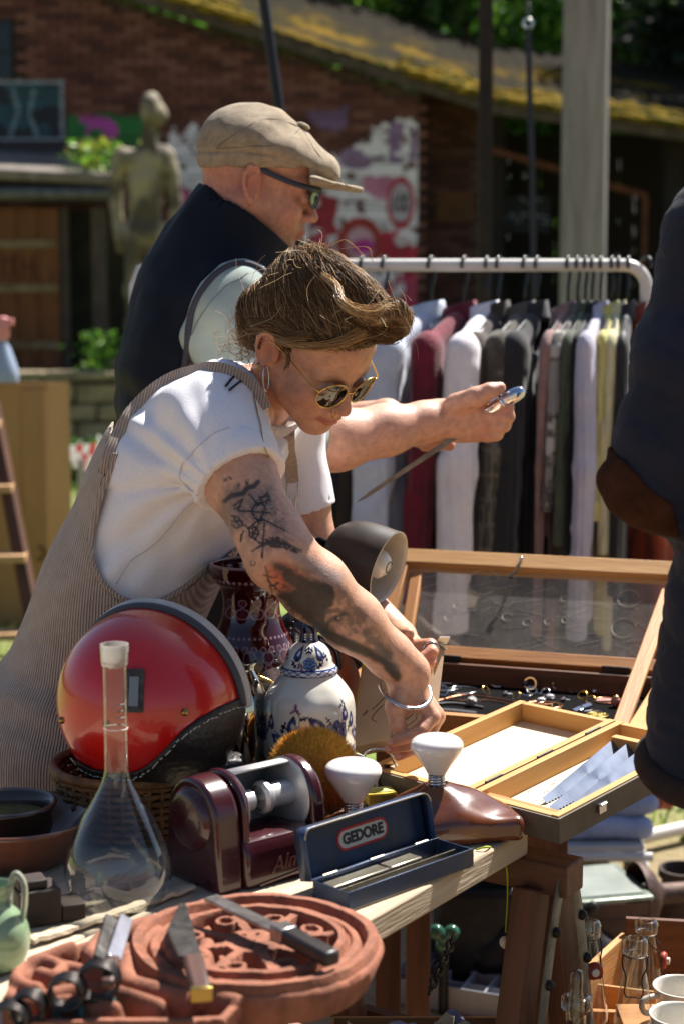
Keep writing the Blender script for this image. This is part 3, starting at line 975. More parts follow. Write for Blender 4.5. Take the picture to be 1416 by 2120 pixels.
# ------------------------------------------------------------------ plants
def leaf_cloud(n, fn, size, cols, seed):
 r = np.random.default_rng(seed)
 P = fn(r, n)
 a = r.normal(0, 1, (n, 3)); a /= np.linalg.norm(a, axis=1)[:, None]
 b = np.cross(a, r.normal(0, 1, (n, 3))); b /= np.linalg.norm(b, axis=1)[:, None]
 sz = (size * r.uniform(0.6, 1.35, n))[:, None]
 v = np.stack([P - a * sz, P + b * sz * .42, P + a * sz, P - b * sz * .42], 1).reshape(-1, 3)
 cc = np.array([lin(c) for c in cols])[r.integers(0, len(cols), n)]
 return v, np.arange(n * 4).reshape(-1, 4), np.repeat(cc, 4, 0)
def tree(name, x, y, z0, h, rad, label, cols, leaves, size, seed, low=0.35, clumps=26, group='trees behind the brick building', trunk_r=0.16):
 r = np.random.default_rng(seed)
 e = thing(name, (x, y, z0), label, 'tree', group)
 tm = mat('bark', '#4a3d30', '#2e261e', scale=9, rough=0.95, bump=0.8, stretch=(1, 1, .25))
 t = MB()
 top = z0 + h * 0.8
 pts = catmull([(x, y, z0), (x + r.normal(0, .15), y, z0 + h * .3), (x + r.normal(0, .25), y + r.normal(0, .2), z0 + h * .55), (x + r.normal(0, .3), y, top)], 6)
 t.tube(pts, np.linspace(trunk_r, trunk_r * .2, len(pts)), 9)
 C = []
 for i in range(clumps):
  a = r.uniform(0, 6.283); u = r.uniform(low, 1.0); q = rad * math.sqrt(max(0.05, 1 - ((u - 0.6) / 0.55) ** 2)) * r.uniform(.35, 1.0)
  C.append((x + q * math.cos(a), y + q * math.sin(a), z0 + u * h, rad * r.uniform(.2, .38)))
 for c in C[:12]:
  j = min(len(pts) - 1, max(1, int((c[2] - z0 - 0.5) / (top - z0) * len(pts) * 0.8)))
  s0 = pts[j]
  mid = (np.array(s0) + np.array(c[:3])) / 2 + r.normal(0, .15, 3)
  t.tube(catmull([s0, mid, np.array(c[:3])], 4), np.linspace(trunk_r * .45, .015, 9), 6)
 t.build('trunk', tm, e, smooth=180)
 C = np.array(C)
 def fn(r, n):
  k = r.integers(0, len(C), n)
  d = r.normal(0, 1, (n, 3)); d /= np.linalg.norm(d, axis=1)[:, None]
  return C[k, :3] + d * (C[k, 3] * r.random(n) ** .45)[:, None] * np.array([1.15, 1.15, .8])
 v, f, c = leaf_cloud(leaves, fn, size, cols, seed)
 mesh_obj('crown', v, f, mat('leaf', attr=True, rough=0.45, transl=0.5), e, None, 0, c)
G1 = ['#5f8f2a', '#79a93a', '#4c7a24', '#8fbd4a', '#3f6a22']
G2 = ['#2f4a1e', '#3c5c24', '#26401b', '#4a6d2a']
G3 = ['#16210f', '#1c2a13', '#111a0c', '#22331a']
tree('maple_tree', -1.2, 22.5, TER_Z, 7.0, 2.3, 'bright green broadleaf tree rising behind the top of the roof slope', G1, 7000, .13, 1)
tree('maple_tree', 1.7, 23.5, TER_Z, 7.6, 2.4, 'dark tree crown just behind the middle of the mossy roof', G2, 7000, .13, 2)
tree('maple_tree', 3.4, 25.0, TER_Z, 7.5, 2.6, 'bright green sunlit tree between the black upright and the concrete pole', G1, 8000, .13, 3)
tree('maple_tree', 0.4, 27.5, TER_Z, 8.4, 2.8, 'tall mid green tree standing farther back over the roof', G2 + G1[:2], 7000, .14, 4)
tree('maple_tree', 5.0, 27.5, TER_Z, 8.4, 2.8, 'mid green tree showing past the sunlit side of the concrete pole', G1[:3] + G2, 7000, .14, 5)
tree('maple_tree', -4.0, 26.0, TER_Z, 8.4, 2.8, 'leafy tree far behind the gable', G1 + G2, 5000, .14, 6)
tree('yew_tree', 4.75, 20.9, TER_Z, 6.6, 1.55, 'dense evergreen with shadow-darkened leaf colour rising over the dark open bay', G3, 11000, .10, 7, low=.12, clumps=44, group='evergreens')  # near-black leaf colours include the shadow this dark tree stands in
def wood():
 def fn(r, n):
  x = r.uniform(-12, 14, n); y = r.uniform(31, 36, n)
  z = TER_Z + r.random(n) ** .8 * (7.0 + 1.8 * np.sin(x * 1.3) + 1.2 * np.sin(x * 3.1 + 1))
  return np.stack([x, y, z], 1)
 v, f, c = leaf_cloud(15000, fn, .28, G2 + G3[:2] + G1[:2], 12)
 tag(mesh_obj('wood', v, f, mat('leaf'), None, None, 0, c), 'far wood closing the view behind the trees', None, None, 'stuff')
wood()
def plant(px, py, Y, z, h, rad, label, cols, n, size, seed, name='shrub'):
 p = at(px, py, Y)
 e = thing(name, (p[0], Y, z), label, 'shrub')
 t = MB(); r = np.random.default_rng(seed)
 for i in range(6):
  t.tube([(p[0] + r.normal(0, .03), Y, z), (p[0] + r.normal(0, rad * .6), Y + r.normal(0, rad * .4), z + h * r.uniform(.5, .9))], .008, 5)
 t.build('stem', mat('bark'), e)
 def fn(r, n):
  d = r.normal(0, .5, (n, 3)); d[:, 2] = np.abs(r.random(n))
  return np.array([p[0], Y, z]) + d * np.array([rad, rad, h])
 v, f, c = leaf_cloud(n, fn, size, cols, seed)
 mesh_obj('foliage', v, f, mat('leaf'), e, None, 0, c)
plant(215, 770, 14.95, TER_Z + .065, .32, .2, 'small green weed growing on the terrace beside the statue', G1, 220, .04, 31)
plant(205, 330, 16.0, at(205, 330, 15.9)[2] - 0.12, .30, .28, 'yellow-green plant growing on the lean-to roof', G1 + ['#a8b53a', '#c0a53a'], 320, .045, 32)
plant(175, 985, 13.0, 0, .34, .55, 'dark low bush in the shade of the rubble wall', G2, 700, .05, 33)

# ------------------------------------------------------------------ posts
def poles():
 Y = 9.3
 a, b = at(1205, 560, Y), at(1214, -10, Y)
 d = unit(b - a)
 base = a - d * (a[2] / d[2])
 topp = base + d * 5.2
 o = MB().tube([base, base + d * 1.7, base + d * 3.4, topp], [.124, .123, .122, .121], 36).build('concrete_pole', mat('pole_concrete', '#938a8a', '#756d6d', scale=5, rough=0.75, stretch=(4, 4, .4), bump=0.2), smooth=60)
 tag(o, 'thick round grey concrete pole rising behind the clothes rack', 'pole')
 Y = 5.6
 p, q = at(580, 235, Y), at(545, -10, Y)
 d = unit(q - p); base = p - d * (p[2] / d[2])
 e = thing('tent_pole', base, 'thin black pole leaning up behind the flat cap', 'pole')
 bk = mat('black_tube', '#121214', '#1c1c20', scale=20, rough=0.4, metal=0.3)
 MB().tube([base, base + d * 4.0], .0165, 12).build('tube', bk, e)
 MB().lathe([(0, 0), (.05, 0), (.05, .012), (.02, .02), (0, .02)], 16, Matrix.Translation(Vector(base))).build('foot', bk, e)
 Y = 7.2
 p = at(1004, 300, Y)
 e = thing('timber_upright', (p[0], Y, 0), 'slim dark brown timber upright behind the clothes rack', 'post')
 bar('post', (p[0] + .012, Y, 0), (p[0] - .012, Y, 4.2), .055, .05, mat('dark_timber', '#2b1f19', '#1b1411', scale=8, rough=.8), e, up=(0, 1, 0))
 bar('foot', (p[0] - .15, Y, .02), (p[0] + .15, Y, .02), .08, .04, mat('dark_timber'), e)
 Y = 6.9
 zc = 4.05
 ct = at(1092, 55, Y); cb = at(1105, 640, Y)
 e = thing('hanging_strap', (cb[0], Y, cb[2]), 'long black strap hanging from a small chain beside the concrete pole', 'strap')
 MB().tube([ct, (ct + cb) / 2 + V(.004, 0, 0), cb, (cb[0], Y, 0.0)], [.012, .012, .012, .012], 8, flat=.4, nrm=(0, 1, 0)).build('strap', mat('blue_black_strap', '#14161c', '#1d2230', scale=30, rough=.55), e)
 MB().tube([ct + .018 * V(math.cos(t), 0, math.sin(t)) + V(0, 0, .012) for t in np.linspace(0, 6.283, 17)[:-1]], .005, 6, closed=True).build('ring', mat('steel', '#b8b8b8', rough=.25, metal=1), e)
 z = ct[2] + .045; k = 0
 while z < zc:
  pts = []
  for t in np.linspace(0, 6.283, 13)[:-1]:
   u = .009 * math.cos(t); w = .017 * math.sin(t)
   pts.append((ct[0] + (u if k % 2 else 0), Y + (0 if k % 2 else u), z + w))
  MB().tube(pts, .003, 5, closed=True).build('chain_link', mat('dull_steel', '#6b6b6b', rough=.4, metal=1), e)
  z += .026; k += 1
 pu = at(1004, 300, 7.2)
 bar('bracket', (pu[0], 7.16, zc + .01), (ct[0] + .05, 6.88, zc + .01), .04, .04, mat('dark_timber'), e)
poles()

# ------------------------------------------------------------------ cardboard box, ladder, tape, bottle
def left_props():
 Y = 7.4
 cb_ = mat('cardboard', '#b58a5c', '#a57b4e', scale=3, rough=0.9, stretch=(1, 1, .3))
 c0 = at(108, 1300, Y)
 base = np.array([c0[0], Y, 0.0])
 top = at(108, 792, Y)[2]
 e = thing('cardboard_box', base, 'tall brown cardboard carton standing on the lawn behind the stepladder', 'carton')
 ux = unit(V(-1, .10, 0)); uy = unit(V(.62, .80, 0))       # front panel runs to -x, side panel recedes
 W, D = .62, .13
 def wall(a, b, nm, z1, th=.006):
  bar(nm, a + V(0, 0, z1 / 2), b + V(0, 0, z1 / 2), th, z1, cb_, e, bevel=0)
 A = base; B = base + ux * W; C2 = base + uy * D + V(0, 0, 0); D2 = B + uy * D
 wall(A, B, 'panel', top); wall(A, C2, 'panel', top - .004); wall(C2 + ux * .01, D2, 'panel', top - .006); wall(B, D2, 'panel', top - .004)
 bar('flap', A + ux * .11 + V(0, -.012, top * .5), A + ux * .002 + V(0, -.012, top * .5), .005, top - .06, cb_, e, bevel=0)
 MB().box((0, 0, 0), (W - .02, D - .02, .004)).build('base', cb_, e, frame((A + D2) / 2 + V(0, 0, .004), ux))
 mk = MB().tube(catmull([A + ux * .045 + V(0, -.018, .36), A + ux * .02 + V(0, -.018, .33), A + ux * .05 + V(0, -.018, .29)], 4), .007, 6).build('torn_patch', mat('torn_card', '#6b4b30', rough=.95), e)
 Y0, Y1 = 6.55, 6.95
 e2 = thing('stepladder', (at(60, 1300, Y0)[0], Y0, 0), 'worn brown wooden stepladder with treads coloured as sunlit leaning by the carton', 'ladder')
 rw = mat('ladder_brown', '#5a3524', '#3d2418', scale=8, rough=.6, stretch=(.6, 6, 6))
 tw = mat('ladder_tread', '#c79f73', '#a57e55', scale=8, rough=.75, stretch=(.6, 6, 6))  # paler than the rails: sunlight on the step tops put into the colour
 b1 = V(at(92, 1330, Y0)[0], Y0, 0.0); t1 = at(-14, 830, Y1)
 off = V(-.42, -.04, 0); off2 = V(-.30, -.03, 0)
 bar('rail', b1, t1, .035, .075, rw, e2, up=(0, 1, .2)); bar('rail', b1 + off, t1 + off2, .035, .075, rw, e2, up=(0, 1, .2))
 g1 = b1 + V(-.10, .04, 0)
 back = V(.0, .34, 0)
 bar('prop', b1 + V(-.09, .30, 0), t1 + V(-.02, .02, 0), .03, .05, rw, e2, up=(0, 1, .2)); bar('prop', b1 + off + V(.02, .30, 0), t1 + off2 + V(.02, .02, 0), .03, .05, rw, e2, up=(0, 1, .2))
 for py in (1300, 1152, 1015, 885):
  z = at(40, py, 6.7)[2]
  u = z / t1[2]
  a = b1 + (t1 - b1) * u; o = off + (off2 - off) * u
  bar('tread', a + V(.02, -.03, 0), a + o + V(-.02, -.03, 0), .11, .028, tw, e2)
 Y = 8.6
 pa, pb = at(138, 940, Y), at(300, 905, Y + .6)
 e3 = thing('barrier_tape', (at(172, 1000, Y)[0], Y, 0), 'red and white barrier tape stretched across the lawn', 'tape')
 for dz, (p, q) in enumerate([(pa, pb), (at(150, 950, Y), at(300, 968, Y + .5))]):
  n = 12; tb = MB(); tb.color = (1, 1, 1)
  for i in range(n):
   a, b = p + (q - p) * i / n, p + (q - p) * (i + 1) / n
   tb.color = lin('#d0303a') if i % 2 else lin('#efe9e6')
   w = .042
   sk = unit(q - p) * .03
   sag = lambda t: -.02 * math.sin(math.pi * t)
   tb.add([a - V(0, 0, w) + V(0, 0, sag(i / n)), b - V(0, 0, w) + V(0, 0, sag((i + 1) / n)), b + V(0, 0, w) + sk + V(0, 0, sag((i + 1) / n)), a + V(0, 0, w) + sk + V(0, 0, sag(i / n))], [(0, 1, 2, 3)])
  tb.build('tape', mat('tape_film', attr=True, rough=.35, transl=.25), e3, smooth=0)
 st = mat('grey_stand', '#8d9296', rough=.5, metal=.4)
 for px, YY in ((160, Y), (178, Y + .2)):
  p = at(px, 950, YY)
  bar('leg', (p[0], YY, 0), (p[0] + .02, YY, p[2]), .03, .03, st, e3, up=(0, 1, 0))
 p = at(300, 905, Y + .6)
 bar('leg', (p[0], Y + .55, 0), (p[0], Y + .55, p[2] + .05), .03, .03, st, e3, up=(0, 1, 0))
 p = at(8, 790, 7.42)
 zt = top
 e4 = thing('spray_bottle', (p[0], 7.42, zt), 'pale blue bottle with pink sprayer head standing on the carton', 'bottle')
 T = Matrix.Translation((p[0], 7.44, zt))
 MB().lathe([(0, 0), (.062, 0), (.066, .02), (.06, .06), (.03, .15), (.016, .17), (.016, .185), (0, .185)], 20, T).build('bottle', mat('pale_blue_plastic', '#9aa7bd', rough=.3), e4)
 hd = MB().lathe([(0, .18), (.02, .18), (.026, .20), (.03, .25), (.024, .28), (0, .285)], 16, T)
 hd.beam(V(p[0] - .05, 7.44, zt + .26), V(p[0] + .045, 7.44, zt + .26), .03, .03)
 hd.build('sprayer', mat('pink_plastic', '#d98a86', rough=.35), e4, bevel=.004)
left_props()
# ================================================================== PEOPLE
def join(chunks):
 v, q, n = [], [], 0
 for a, b in chunks:
  v.append(a); q.append(b + n); n += len(a)
 return np.concatenate(v), np.concatenate(q)
SKIN = mat('skin', attr=True, rough=0.46, sss=0.12, bump=0.22, bscale=380, col2='#000000', scale=75, contrast=(.25, .75))
def surf_pt(v, px, py, rad=9, off=0.0):
 q = px_of(v)
 d = np.hypot(q[:, 0] - px, q[:, 1] - py)
 s = d < rad
 if not s.any(): s = d <= d.min() + 1
 i = np.argmin(np.where(s, v[:, 1], 99))
 return v[i] + off * unit(np.array([0, 0, CAM_H]) - v[i])

def head_sdf(h=0.0022, female=True):
 """head in its own frame: x forward, y to the person's left, z up, origin between the ears at eye height"""
 s = SDF((-.15, -.115, -.25), (.15, .115, .15), h)
 f = female
 s.ell((-.018, 0, .038), (.097, .076, .084), k=.01)
 s.ell((.035, 0, .045), (.058, .064, .055), k=.03)
 s.ell((.028, 0, -.032), (.062, .059 if f else .064, .082), k=.02)
 for y in (-1, 1):
  s.cap((-.008, y * .053, -.042), (.070, y * .016, -.098), .022 if f else .027, .017 if f else .021, .022)
  s.ell((.056, y * .036, -.036), (.028, .024, .026), k=.02)
  s.cap((.072, y * .04, .016), (.082, y * .012, .018), .013, .012, .015)
 s.ell((.076, 0, -.100), (.019, .022, .017), k=.015)
 s.cap((.088, 0, .006), (.106, 0, -.028), .0085, .0105, .012)
 s.ell((.110, 0, -.035), (.0125, .012, .0105), k=.006)
 for y in (-1, 1):
  s.ell((.100, y * .0125, -.0385), (.011, .0075, .0075), k=.005)
  s.ell((.101, y * .033, -.003), (.02, .019, .015), k=.012, op='sub')
  s.ell((.0815, y * .032, -.003), (.0135, .014, .0125), k=.003)
  s.ell((.105, y * .006, -.0445), (.004, .0036, .004), k=.002, op='sub')
 s.ell((.074, 0, -.064), (.022, .037, .021), k=.012)
 s.ell((.091, 0, -.0545), (.0125, .020, .010), k=.008)
 s.chain([(.088, -.024, -.0665), (.100, -.010, -.0640), (.1015, 0, -.0650), (.100, .010, -.0640), (.088, .024, -.0665)], [.003, .0048, .0050, .0048, .003], .005)
 s.chain([(.087, -.020, -.0695), (.0975, -.008, -.0738), (.0983, 0, -.0742), (.0975, .008, -.0738), (.087, .020, -.0695)], [.003, .0052, .0056, .0052, .003], .005)
 s.chain([(.092, -.024, -.0680), (.106, -.010, -.0690), (.1075, 0, -.0695), (.106, .010, -.0690), (.092, .024, -.0680)], .0016, .003, op='sub')
 for y in (-1, 1):
  Rm = Euler((0, R(-14), -y * R(26))).to_matrix()
  c = V(-.016, y * .0805, -.006)
  s.ell(c, (.019, .0060, .031), Rm, .004)
  pts = [V(.010, 0, -.004), V(.013, 0, .012), V(.006, 0, .028), V(-.008, 0, .030), V(-.017, 0, .018), V(-.018, 0, .002), V(-.013, 0, -.016), V(-.004, 0, -.027)]
  P = [c + np.array(Rm @ Vector(p)) + V(0, y * .0045, 0) for p in pts]
  s.chain(P, [.003, .0036, .004, .004, .004, .0036, .0034, .0045], .003)
  s.ell(P[-1] + V(.002, 0, -.002), (.0065, .0045, .008), k=.004)
  s.ell(c + V(.003, y * .0075, -.002), (.0115, .0075, .0165), Rm, .003, 'sub')
  s.chain([c + V(-.013, y * .0085, -.006), c + V(-.0135, y * .0095, .010), c + V(-.004, y * .008, .022), c + V(.006, y * .005, .018)], .0030, .003, 'sub')
 rn = .049 if f else .060
 s.cap((-.030, 0, -.050), (-.050 if f else -.055, 0, -.24), rn, rn * (1.02 if f else 1.06), .03)
 return s
def head_color(v, female=True):
 base, red, lip, brow = lin('#c79478'), lin('#b86a55'), lin('#a34a46'), lin('#4a3022')
 if not female: base, red = lin('#c08a72'), lin('#a85a4c')
 c = np.tile(base, (len(v), 1))
 def blend(w, col):
  c[:] = c * (1 - w[:, None]) + col * w[:, None]
 for y in (-1, 1):
  blend(.55 * np.exp(-((v[:, 0] - .06) ** 2 + (v[:, 1] - y * .042) ** 2 + (v[:, 2] + .035) ** 2) / .022 ** 2), red)
  blend(.6 * np.exp(-((v[:, 0] + .012) ** 2 + (v[:, 1] - y * .08) ** 2 + (v[:, 2] + .005) ** 2) / .026 ** 2), red)
  bd = poly_dist(v, [V(.082, y * .012, .016), V(.085, y * .026, .021), V(.073, y * .046, .014)])
  blend(.72 * sstep(.0085, .004, bd), brow)
 blend(.5 * np.exp(-((v[:, 0] - .112) ** 2 + v[:, 1] ** 2 + (v[:, 2] + .036) ** 2) / .014 ** 2), red)
 up = poly_dist(v, [V(.088, -.024, -.0665), V(.102, -.010, -.0650), V(.104, 0, -.0655), V(.102, .010, -.0650), V(.088, .024, -.0665)])
 lo = poly_dist(v, [V(.087, -.022, -.0700), V(.101, -.008, -.0740), V(.103, 0, -.0745), V(.101, .008, -.0740), V(.087, .022, -.0700)])
 blend(.62 * sstep(.0066, .0035, np.minimum(up, lo)), lip)
 if not female:
  st = sstep(-.035, -.075, v[:, 2] + .25 * (v[:, 0] - .05)) * sstep(-.03, .01, v[:, 0]) * sstep(-.16, -.135, v[:, 2])
  must = np.exp(-(((v[:, 0] - .098) / .02) ** 2 + ((v[:, 2] + .055) / .01) ** 2)) * (np.abs(v[:, 1]) < .03)
  nz = .72 + .28 * vnoise(v * 420, 3)
  blend(np.clip(.72 * np.maximum(st, must) * nz, 0, .85), lin('#4e342a'))
  nk = sstep(.0, -.05, v[:, 0]) * sstep(.03, -.02, v[:, 2])
  blend(.35 * nk, red)
 c *= (1 + .07 * fbm(v * 40, 2))[:, None]
 return c
def fingers(s, specs, k=.004):
 for P, r in specs:
  s.chain(P, r, k)
def nail(mb, tip, prev, nrm, r):
 d = unit(np.asarray(tip) - np.asarray(prev)); n = unit(nrm); n = unit(n - d * np.dot(n, d))
 M = frame(np.asarray(tip) + n * r * .78 + d * r * .2, d, z=n)
 v = MB().ball((0, 0, 0), (r * .75, r * .62, r * .22), nu=10, nv=6)
 mb.add(xf(M, np.concatenate(v.v)), v.f)

# ------------------------------------------------------------------ WOMAN
WR = np.array([[.555, .740, .380], [-.507, .663, -.551], [-.659, .113, .744]])      # columns: forward, left, up
_u, _s, _vt = np.linalg.svd(WR); WR = _u @ _vt
WT, WSC = V(-.0405, 2.50, 1.3975), .905
def wl(p):                                   # head frame -> world
 return (np.asarray(p, float) * WSC) @ WR.T + WT
WHM = Matrix([[*(WR[i] * WSC), WT[i]] for i in range(3)] + [[0, 0, 0, 1]])
W_LAT, W_FWD = unit(V(.34, .94, 0)), unit(V(.94, -.34, 0))
wP = dict(pel=at(172, 1455, 2.60), wai=at(272, 1205, 2.585), che=at(392, 975, 2.575), upp=at(455, 892, 2.57), nek=at(512, 822, 2.575),
          sr=at(432, 872, 2.43), sl=at(592, 880, 2.74), er=at(583, 1150, 2.27), wr=at(845, 1392, 2.375), el=at(662, 1180, 2.75), wl=at(828, 1318, 2.60))
def flatdir(a, b):
 return unit(np.cross(unit(b - a), W_LAT))
def torso_chain(s, grow, k=.03):
 p, w, c, u = wP['pel'], wP['wai'], wP['che'], wP['upp']
 for a, b, ra, rb, fs in ((p, w, .158, .146, .72), (w, c, .146, .158, .70), (c, u, .158, .118, .68)):
  s.cap(a, b, ra + grow, rb + grow, k, flat=flatdir(a, b), fs=fs)
def woman():
 e = thing('person', (wP['pel'][0], wP['pel'][1], 0), 'bending person in white tee and beige corduroy dungarees with a tattooed arm', 'person')
 chunks, cols = [], []
 s = head_sdf(.0022, True)
 v, q = s.mesh(1)
 c = head_color(v, True)
 chunks.append((wl(v), q)); cols.append(c)
 sr, er, wr = wP['sr'], wP['er'], wP['wr']
 s = SDF(at(440, 1010, 2.62) - V(.12, .40, .66), at(930, 850, 2.62) + V(.04, .06, .02), .0024)
 ua = er - sr
 s.chain([sr, sr + ua * .45, sr + ua * .85, er], [.052, .049, .044, .043], .02)
 fa = wr - er
 s.chain([er, er + fa * .25, er + fa * .55, er + fa * .85, wr], [.042, .0455, .040, .030, .027], .02)
 s.ell(er + V(-.012, .004, -.012), (.03, .03, .03), k=.02)
 k1 = at(842, 1430, 2.375)
 hm = {}
 hm['palm'] = [wr, at(858, 1440, 2.378), at(880, 1476, 2.385)]
 s.cap(wr, k1, .0265, .027, .02, flat=(.3, 1, 0), fs=.85)
 mc = [at(894, 1484, 2.355), at(903, 1480, 2.374), at(905, 1484, 2.394), at(898, 1490, 2.412)]
 for m_ in mc:
  s.cap(at(848, 1415, 2.375) + (m_ - at(898, 1482, 2.375)) * .35, m_, .0145, .0115, .010)
 th = [at(832, 1425, 2.360), at(818, 1462, 2.345), at(822, 1497, 2.345), at(835, 1527, 2.352)]
 s.chain(th, [.0155, .0135, .0108, .0085], .008)
 s.ell(at(835, 1455, 2.362), (.017, .014, .022), k=.01)
 ix = [mc[0], at(872, 1512, 2.338), at(838, 1527, 2.338), at(812, 1537, 2.342)]
 mi = [mc[1], at(886, 1524, 2.358), at(842, 1543, 2.352), at(806, 1551, 2.350)]
 ri = [mc[2], at(889, 1520, 2.386), at(858, 1552, 2.376), at(824, 1566, 2.368)]
 li = [mc[3], at(884, 1520, 2.408), at(862, 1546, 2.398), at(843, 1560, 2.390)]
 for P, r in ((ix, (.0112, .0098, .0088, .0068)), (mi, (.0112, .0098, .0088, .0070)), (ri, (.0108, .0094, .0085, .0068)), (li, (.0095, .0084, .0075, .006))):
  s.chain(P, r, .003)
 v, q = s.mesh(1)
 pc = px_of(v)
 nseg = np.clip(((v - er) @ unit(fa)), 0, .3)
 sk = lin('#cf9c80')
 c = np.tile(sk, (len(v), 1)) * (1 + .06 * fbm(v * 30, 5))[:, None]
 for P in (mc[0], mc[1], ix[1], mi[1], ix[3], mi[3], ri[3], th[3]):
  w = .45 * np.exp(-np.sum((v - P) ** 2, 1) / .012 ** 2)
  c = c * (1 - w[:, None]) + lin('#b8654e') * w[:, None]
 outer = ((v - (er + np.clip(((v - er) @ unit(fa)), 0, .26)[:, None] * unit(fa)[None])) @ V(.1, -1, .1)) > -.028
 outer |= ((v @ unit(ua)) < (er @ unit(ua)))
 z = (pc - np.array([480, 980])) * 4.425
 N1 = fbm(np.stack([z[:, 0] / 90, z[:, 1] / 90, z[:, 0] * 0], 1), 3)
 N2 = fbm(np.stack([z[:, 0] / 28, z[:, 1] / 28, z[:, 0] * 0], 1), 6)
 ink, ink2 = lin('#2a2624'), lin('#38332f')
 def ton(w, col):
  nonlocal c
  w = np.clip(w, 0, 1) * outer
  c = c * (1 - w[:, None]) + col * w[:, None]
 ton(.66 * sstep(60, -40, poly_sd(z, [(-60, 150), (60, 120), (140, 200), (130, 420), (0, 560), (-120, 400)])), lin('#77655a'))
 ton(.62 * sstep(40, -50, poly_sd(z, [(130, 150), (360, 110), (400, 320), (300, 460), (160, 400)])), lin('#877468'))
 ton(.62 * sstep(60, -40, poly_sd(z, [(560, 700), (760, 800), (1010, 940), (980, 1020), (760, 920), (560, 780)])), lin('#8c8a90'))
 ton(.75 * sstep(70, -70, poly_sd(z, [(330, 830), (480, 790), (760, 990), (640, 1060), (480, 1110), (340, 980)]) + 40 * N1), lin('#c2512c'))
 ton(.55 * sstep(-.35, .25, N1 + .4 * N2) * sstep(30, -40, poly_sd(z, [(360, 800), (700, 860), (1000, 1000), (1250, 1300), (1480, 1640), (1440, 1800), (1200, 1660), (850, 1480), (600, 1280), (400, 1080)])), lin('#54463d'))
 ton(.4 * sstep(-.3, .2, N2) * sstep(20, -40, poly_sd(z, [(-70, 90), (250, 40), (420, 160), (520, 420), (560, 640), (300, 760), (120, 620), (-40, 380)])), lin('#6a5a52'))
 dk = poly_sd(z, [(400, 830), (470, 850), (560, 930), (720, 990), (900, 1050), (930, 1120), (880, 1210), (830, 1290), (830, 1360), (920, 1440), (840, 1450), (700, 1330), (560, 1230), (450, 1130), (520, 1080), (640, 1090)])
 ton(.94 * sstep(34, -20, dk - 18 + 34 * N1 + 22 * N2), ink2)
 ton(.5 * sstep(.15, .5, N2) * sstep(60, 0, poly_sd(z, [(340, 870), (520, 850), (760, 1010), (480, 1100), (330, 960)])), ink2)
 for a_, b_ in [((310, 860), (370, 1090)), ((330, 980), (450, 1090)), ((350, 1040), (430, 1000)), ((300, 930), (360, 950)), ((395, 1060), (415, 1000))]:
  ton(.7 * sstep(13, 6, seg_dist(z, a_, b_)), ink2)
 ton(.75 * sstep(34, 6, poly_dist(z, [(820, 1330), (860, 1270), (960, 1250), (1060, 1290)]) + 12 * N2), lin('#4e4038'))
 ton(.8 * sstep(30, 4, poly_dist(z, [(850, 1420), (900, 1350), (970, 1310), (1030, 1290)])), ink2)
 ey = np.hypot((z[:, 0] - 968) / 48, (z[:, 1] - 1335) / 34)
 ton(.6 * (ey < 1.15), lin('#6b584c')); ton(.9 * (ey < .62), ink); ton(.75 * (np.hypot(z[:, 0] - 975, z[:, 1] - 1328) < 11), lin('#b09888'))
 ton(.92 * sstep(66, 22, poly_dist(z, [(780, 1420), (930, 1500), (1120, 1590), (1280, 1660), (1420, 1740), (1500, 1860)]) + 26 * N1), lin('#33352f'))
 ton(.7 * sstep(60, 10, poly_dist(z, [(1330, 1560), (1420, 1640), (1500, 1800)]) + 40 * N1), lin('#3f3f3a'))
 ton(.6 * sstep(-.1, .35, N1) * sstep(40, -20, poly_sd(z, [(1080, 1320), (1330, 1500), (1480, 1720), (1300, 1640), (1100, 1480)])), lin('#5d5650'))
 ton(.9 * sstep(8, -4, poly_sd(z, [(275, 655), (300, 600), (420, 575), (520, 640), (645, 705), (620, 742), (470, 690), (300, 672)]) + 18 * (N2 > .22)), ink)
 for x0 in range(430, 620, 26):
  ton(.75 * sstep(5, 2, seg_dist(z, (x0, 650 + (x0 - 430) * .2), (x0 + 12, 672 + (x0 - 430) * .22))), lin('#a08876'))
 ln = [((100, 345), (355, 362)), ((158, 188), (245, 290)), ((268, 412), (345, 205)), ((150, 503), (270, 412)), ((285, 650), (302, 450)), ((270, 412), (480, 520)),
          ((245, 290), (350, 240)), ((270, 412), (200, 560)), ((340, 205), (270, 225)), ((270, 225), (330, 180)), ((330, 180), (352, 260)), ((255, 215), (300, 300)),
          ((0, 385), (60, 400)), ((60, 400), (105, 470)), ((105, 470), (50, 500)), ((50, 500), (0, 470)), ((20, 400), (70, 480)), ((0, 440), (100, 440)), ((105, 470), (160, 500)),
          ((160, 510), (215, 490)), ((215, 490), (250, 540)), ((250, 540), (220, 600)), ((220, 600), (165, 570)), ((165, 570), (160, 510)), ((190, 495), (200, 590)), ((160, 540), (250, 560)), ((165, 575), (285, 650)),
          ((90, 560), (82, 625)), ((110, 530), (90, 575)), ((185, 715), (280, 655)), ((288, 655), (276, 775)), ((100, 240), (60, 340)), ((60, 340), (100, 345)), ((20, 300), (95, 240)), ((30, 330), (80, 300))]
 for a_, b_ in ln:
  ton(.92 * sstep(12.5, 5.5, seg_dist(z, a_, b_)), ink)
 cr = np.abs(np.hypot(z[:, 0] - 270, z[:, 1] - 350) - 80)
 ton(.95 * sstep(15, 8, cr) * (z[:, 0] < 300), ink); ton(.6 * sstep(5, 2, np.abs(cr - 24)), ink)
 ton(.95 * sstep(3, -3, poly_sd(z, [(262, 725), (296, 725), (276, 785)])), ink); ton(.9 * sstep(3, -3, poly_sd(z, [(78, 590), (104, 590), (86, 630)])), ink)
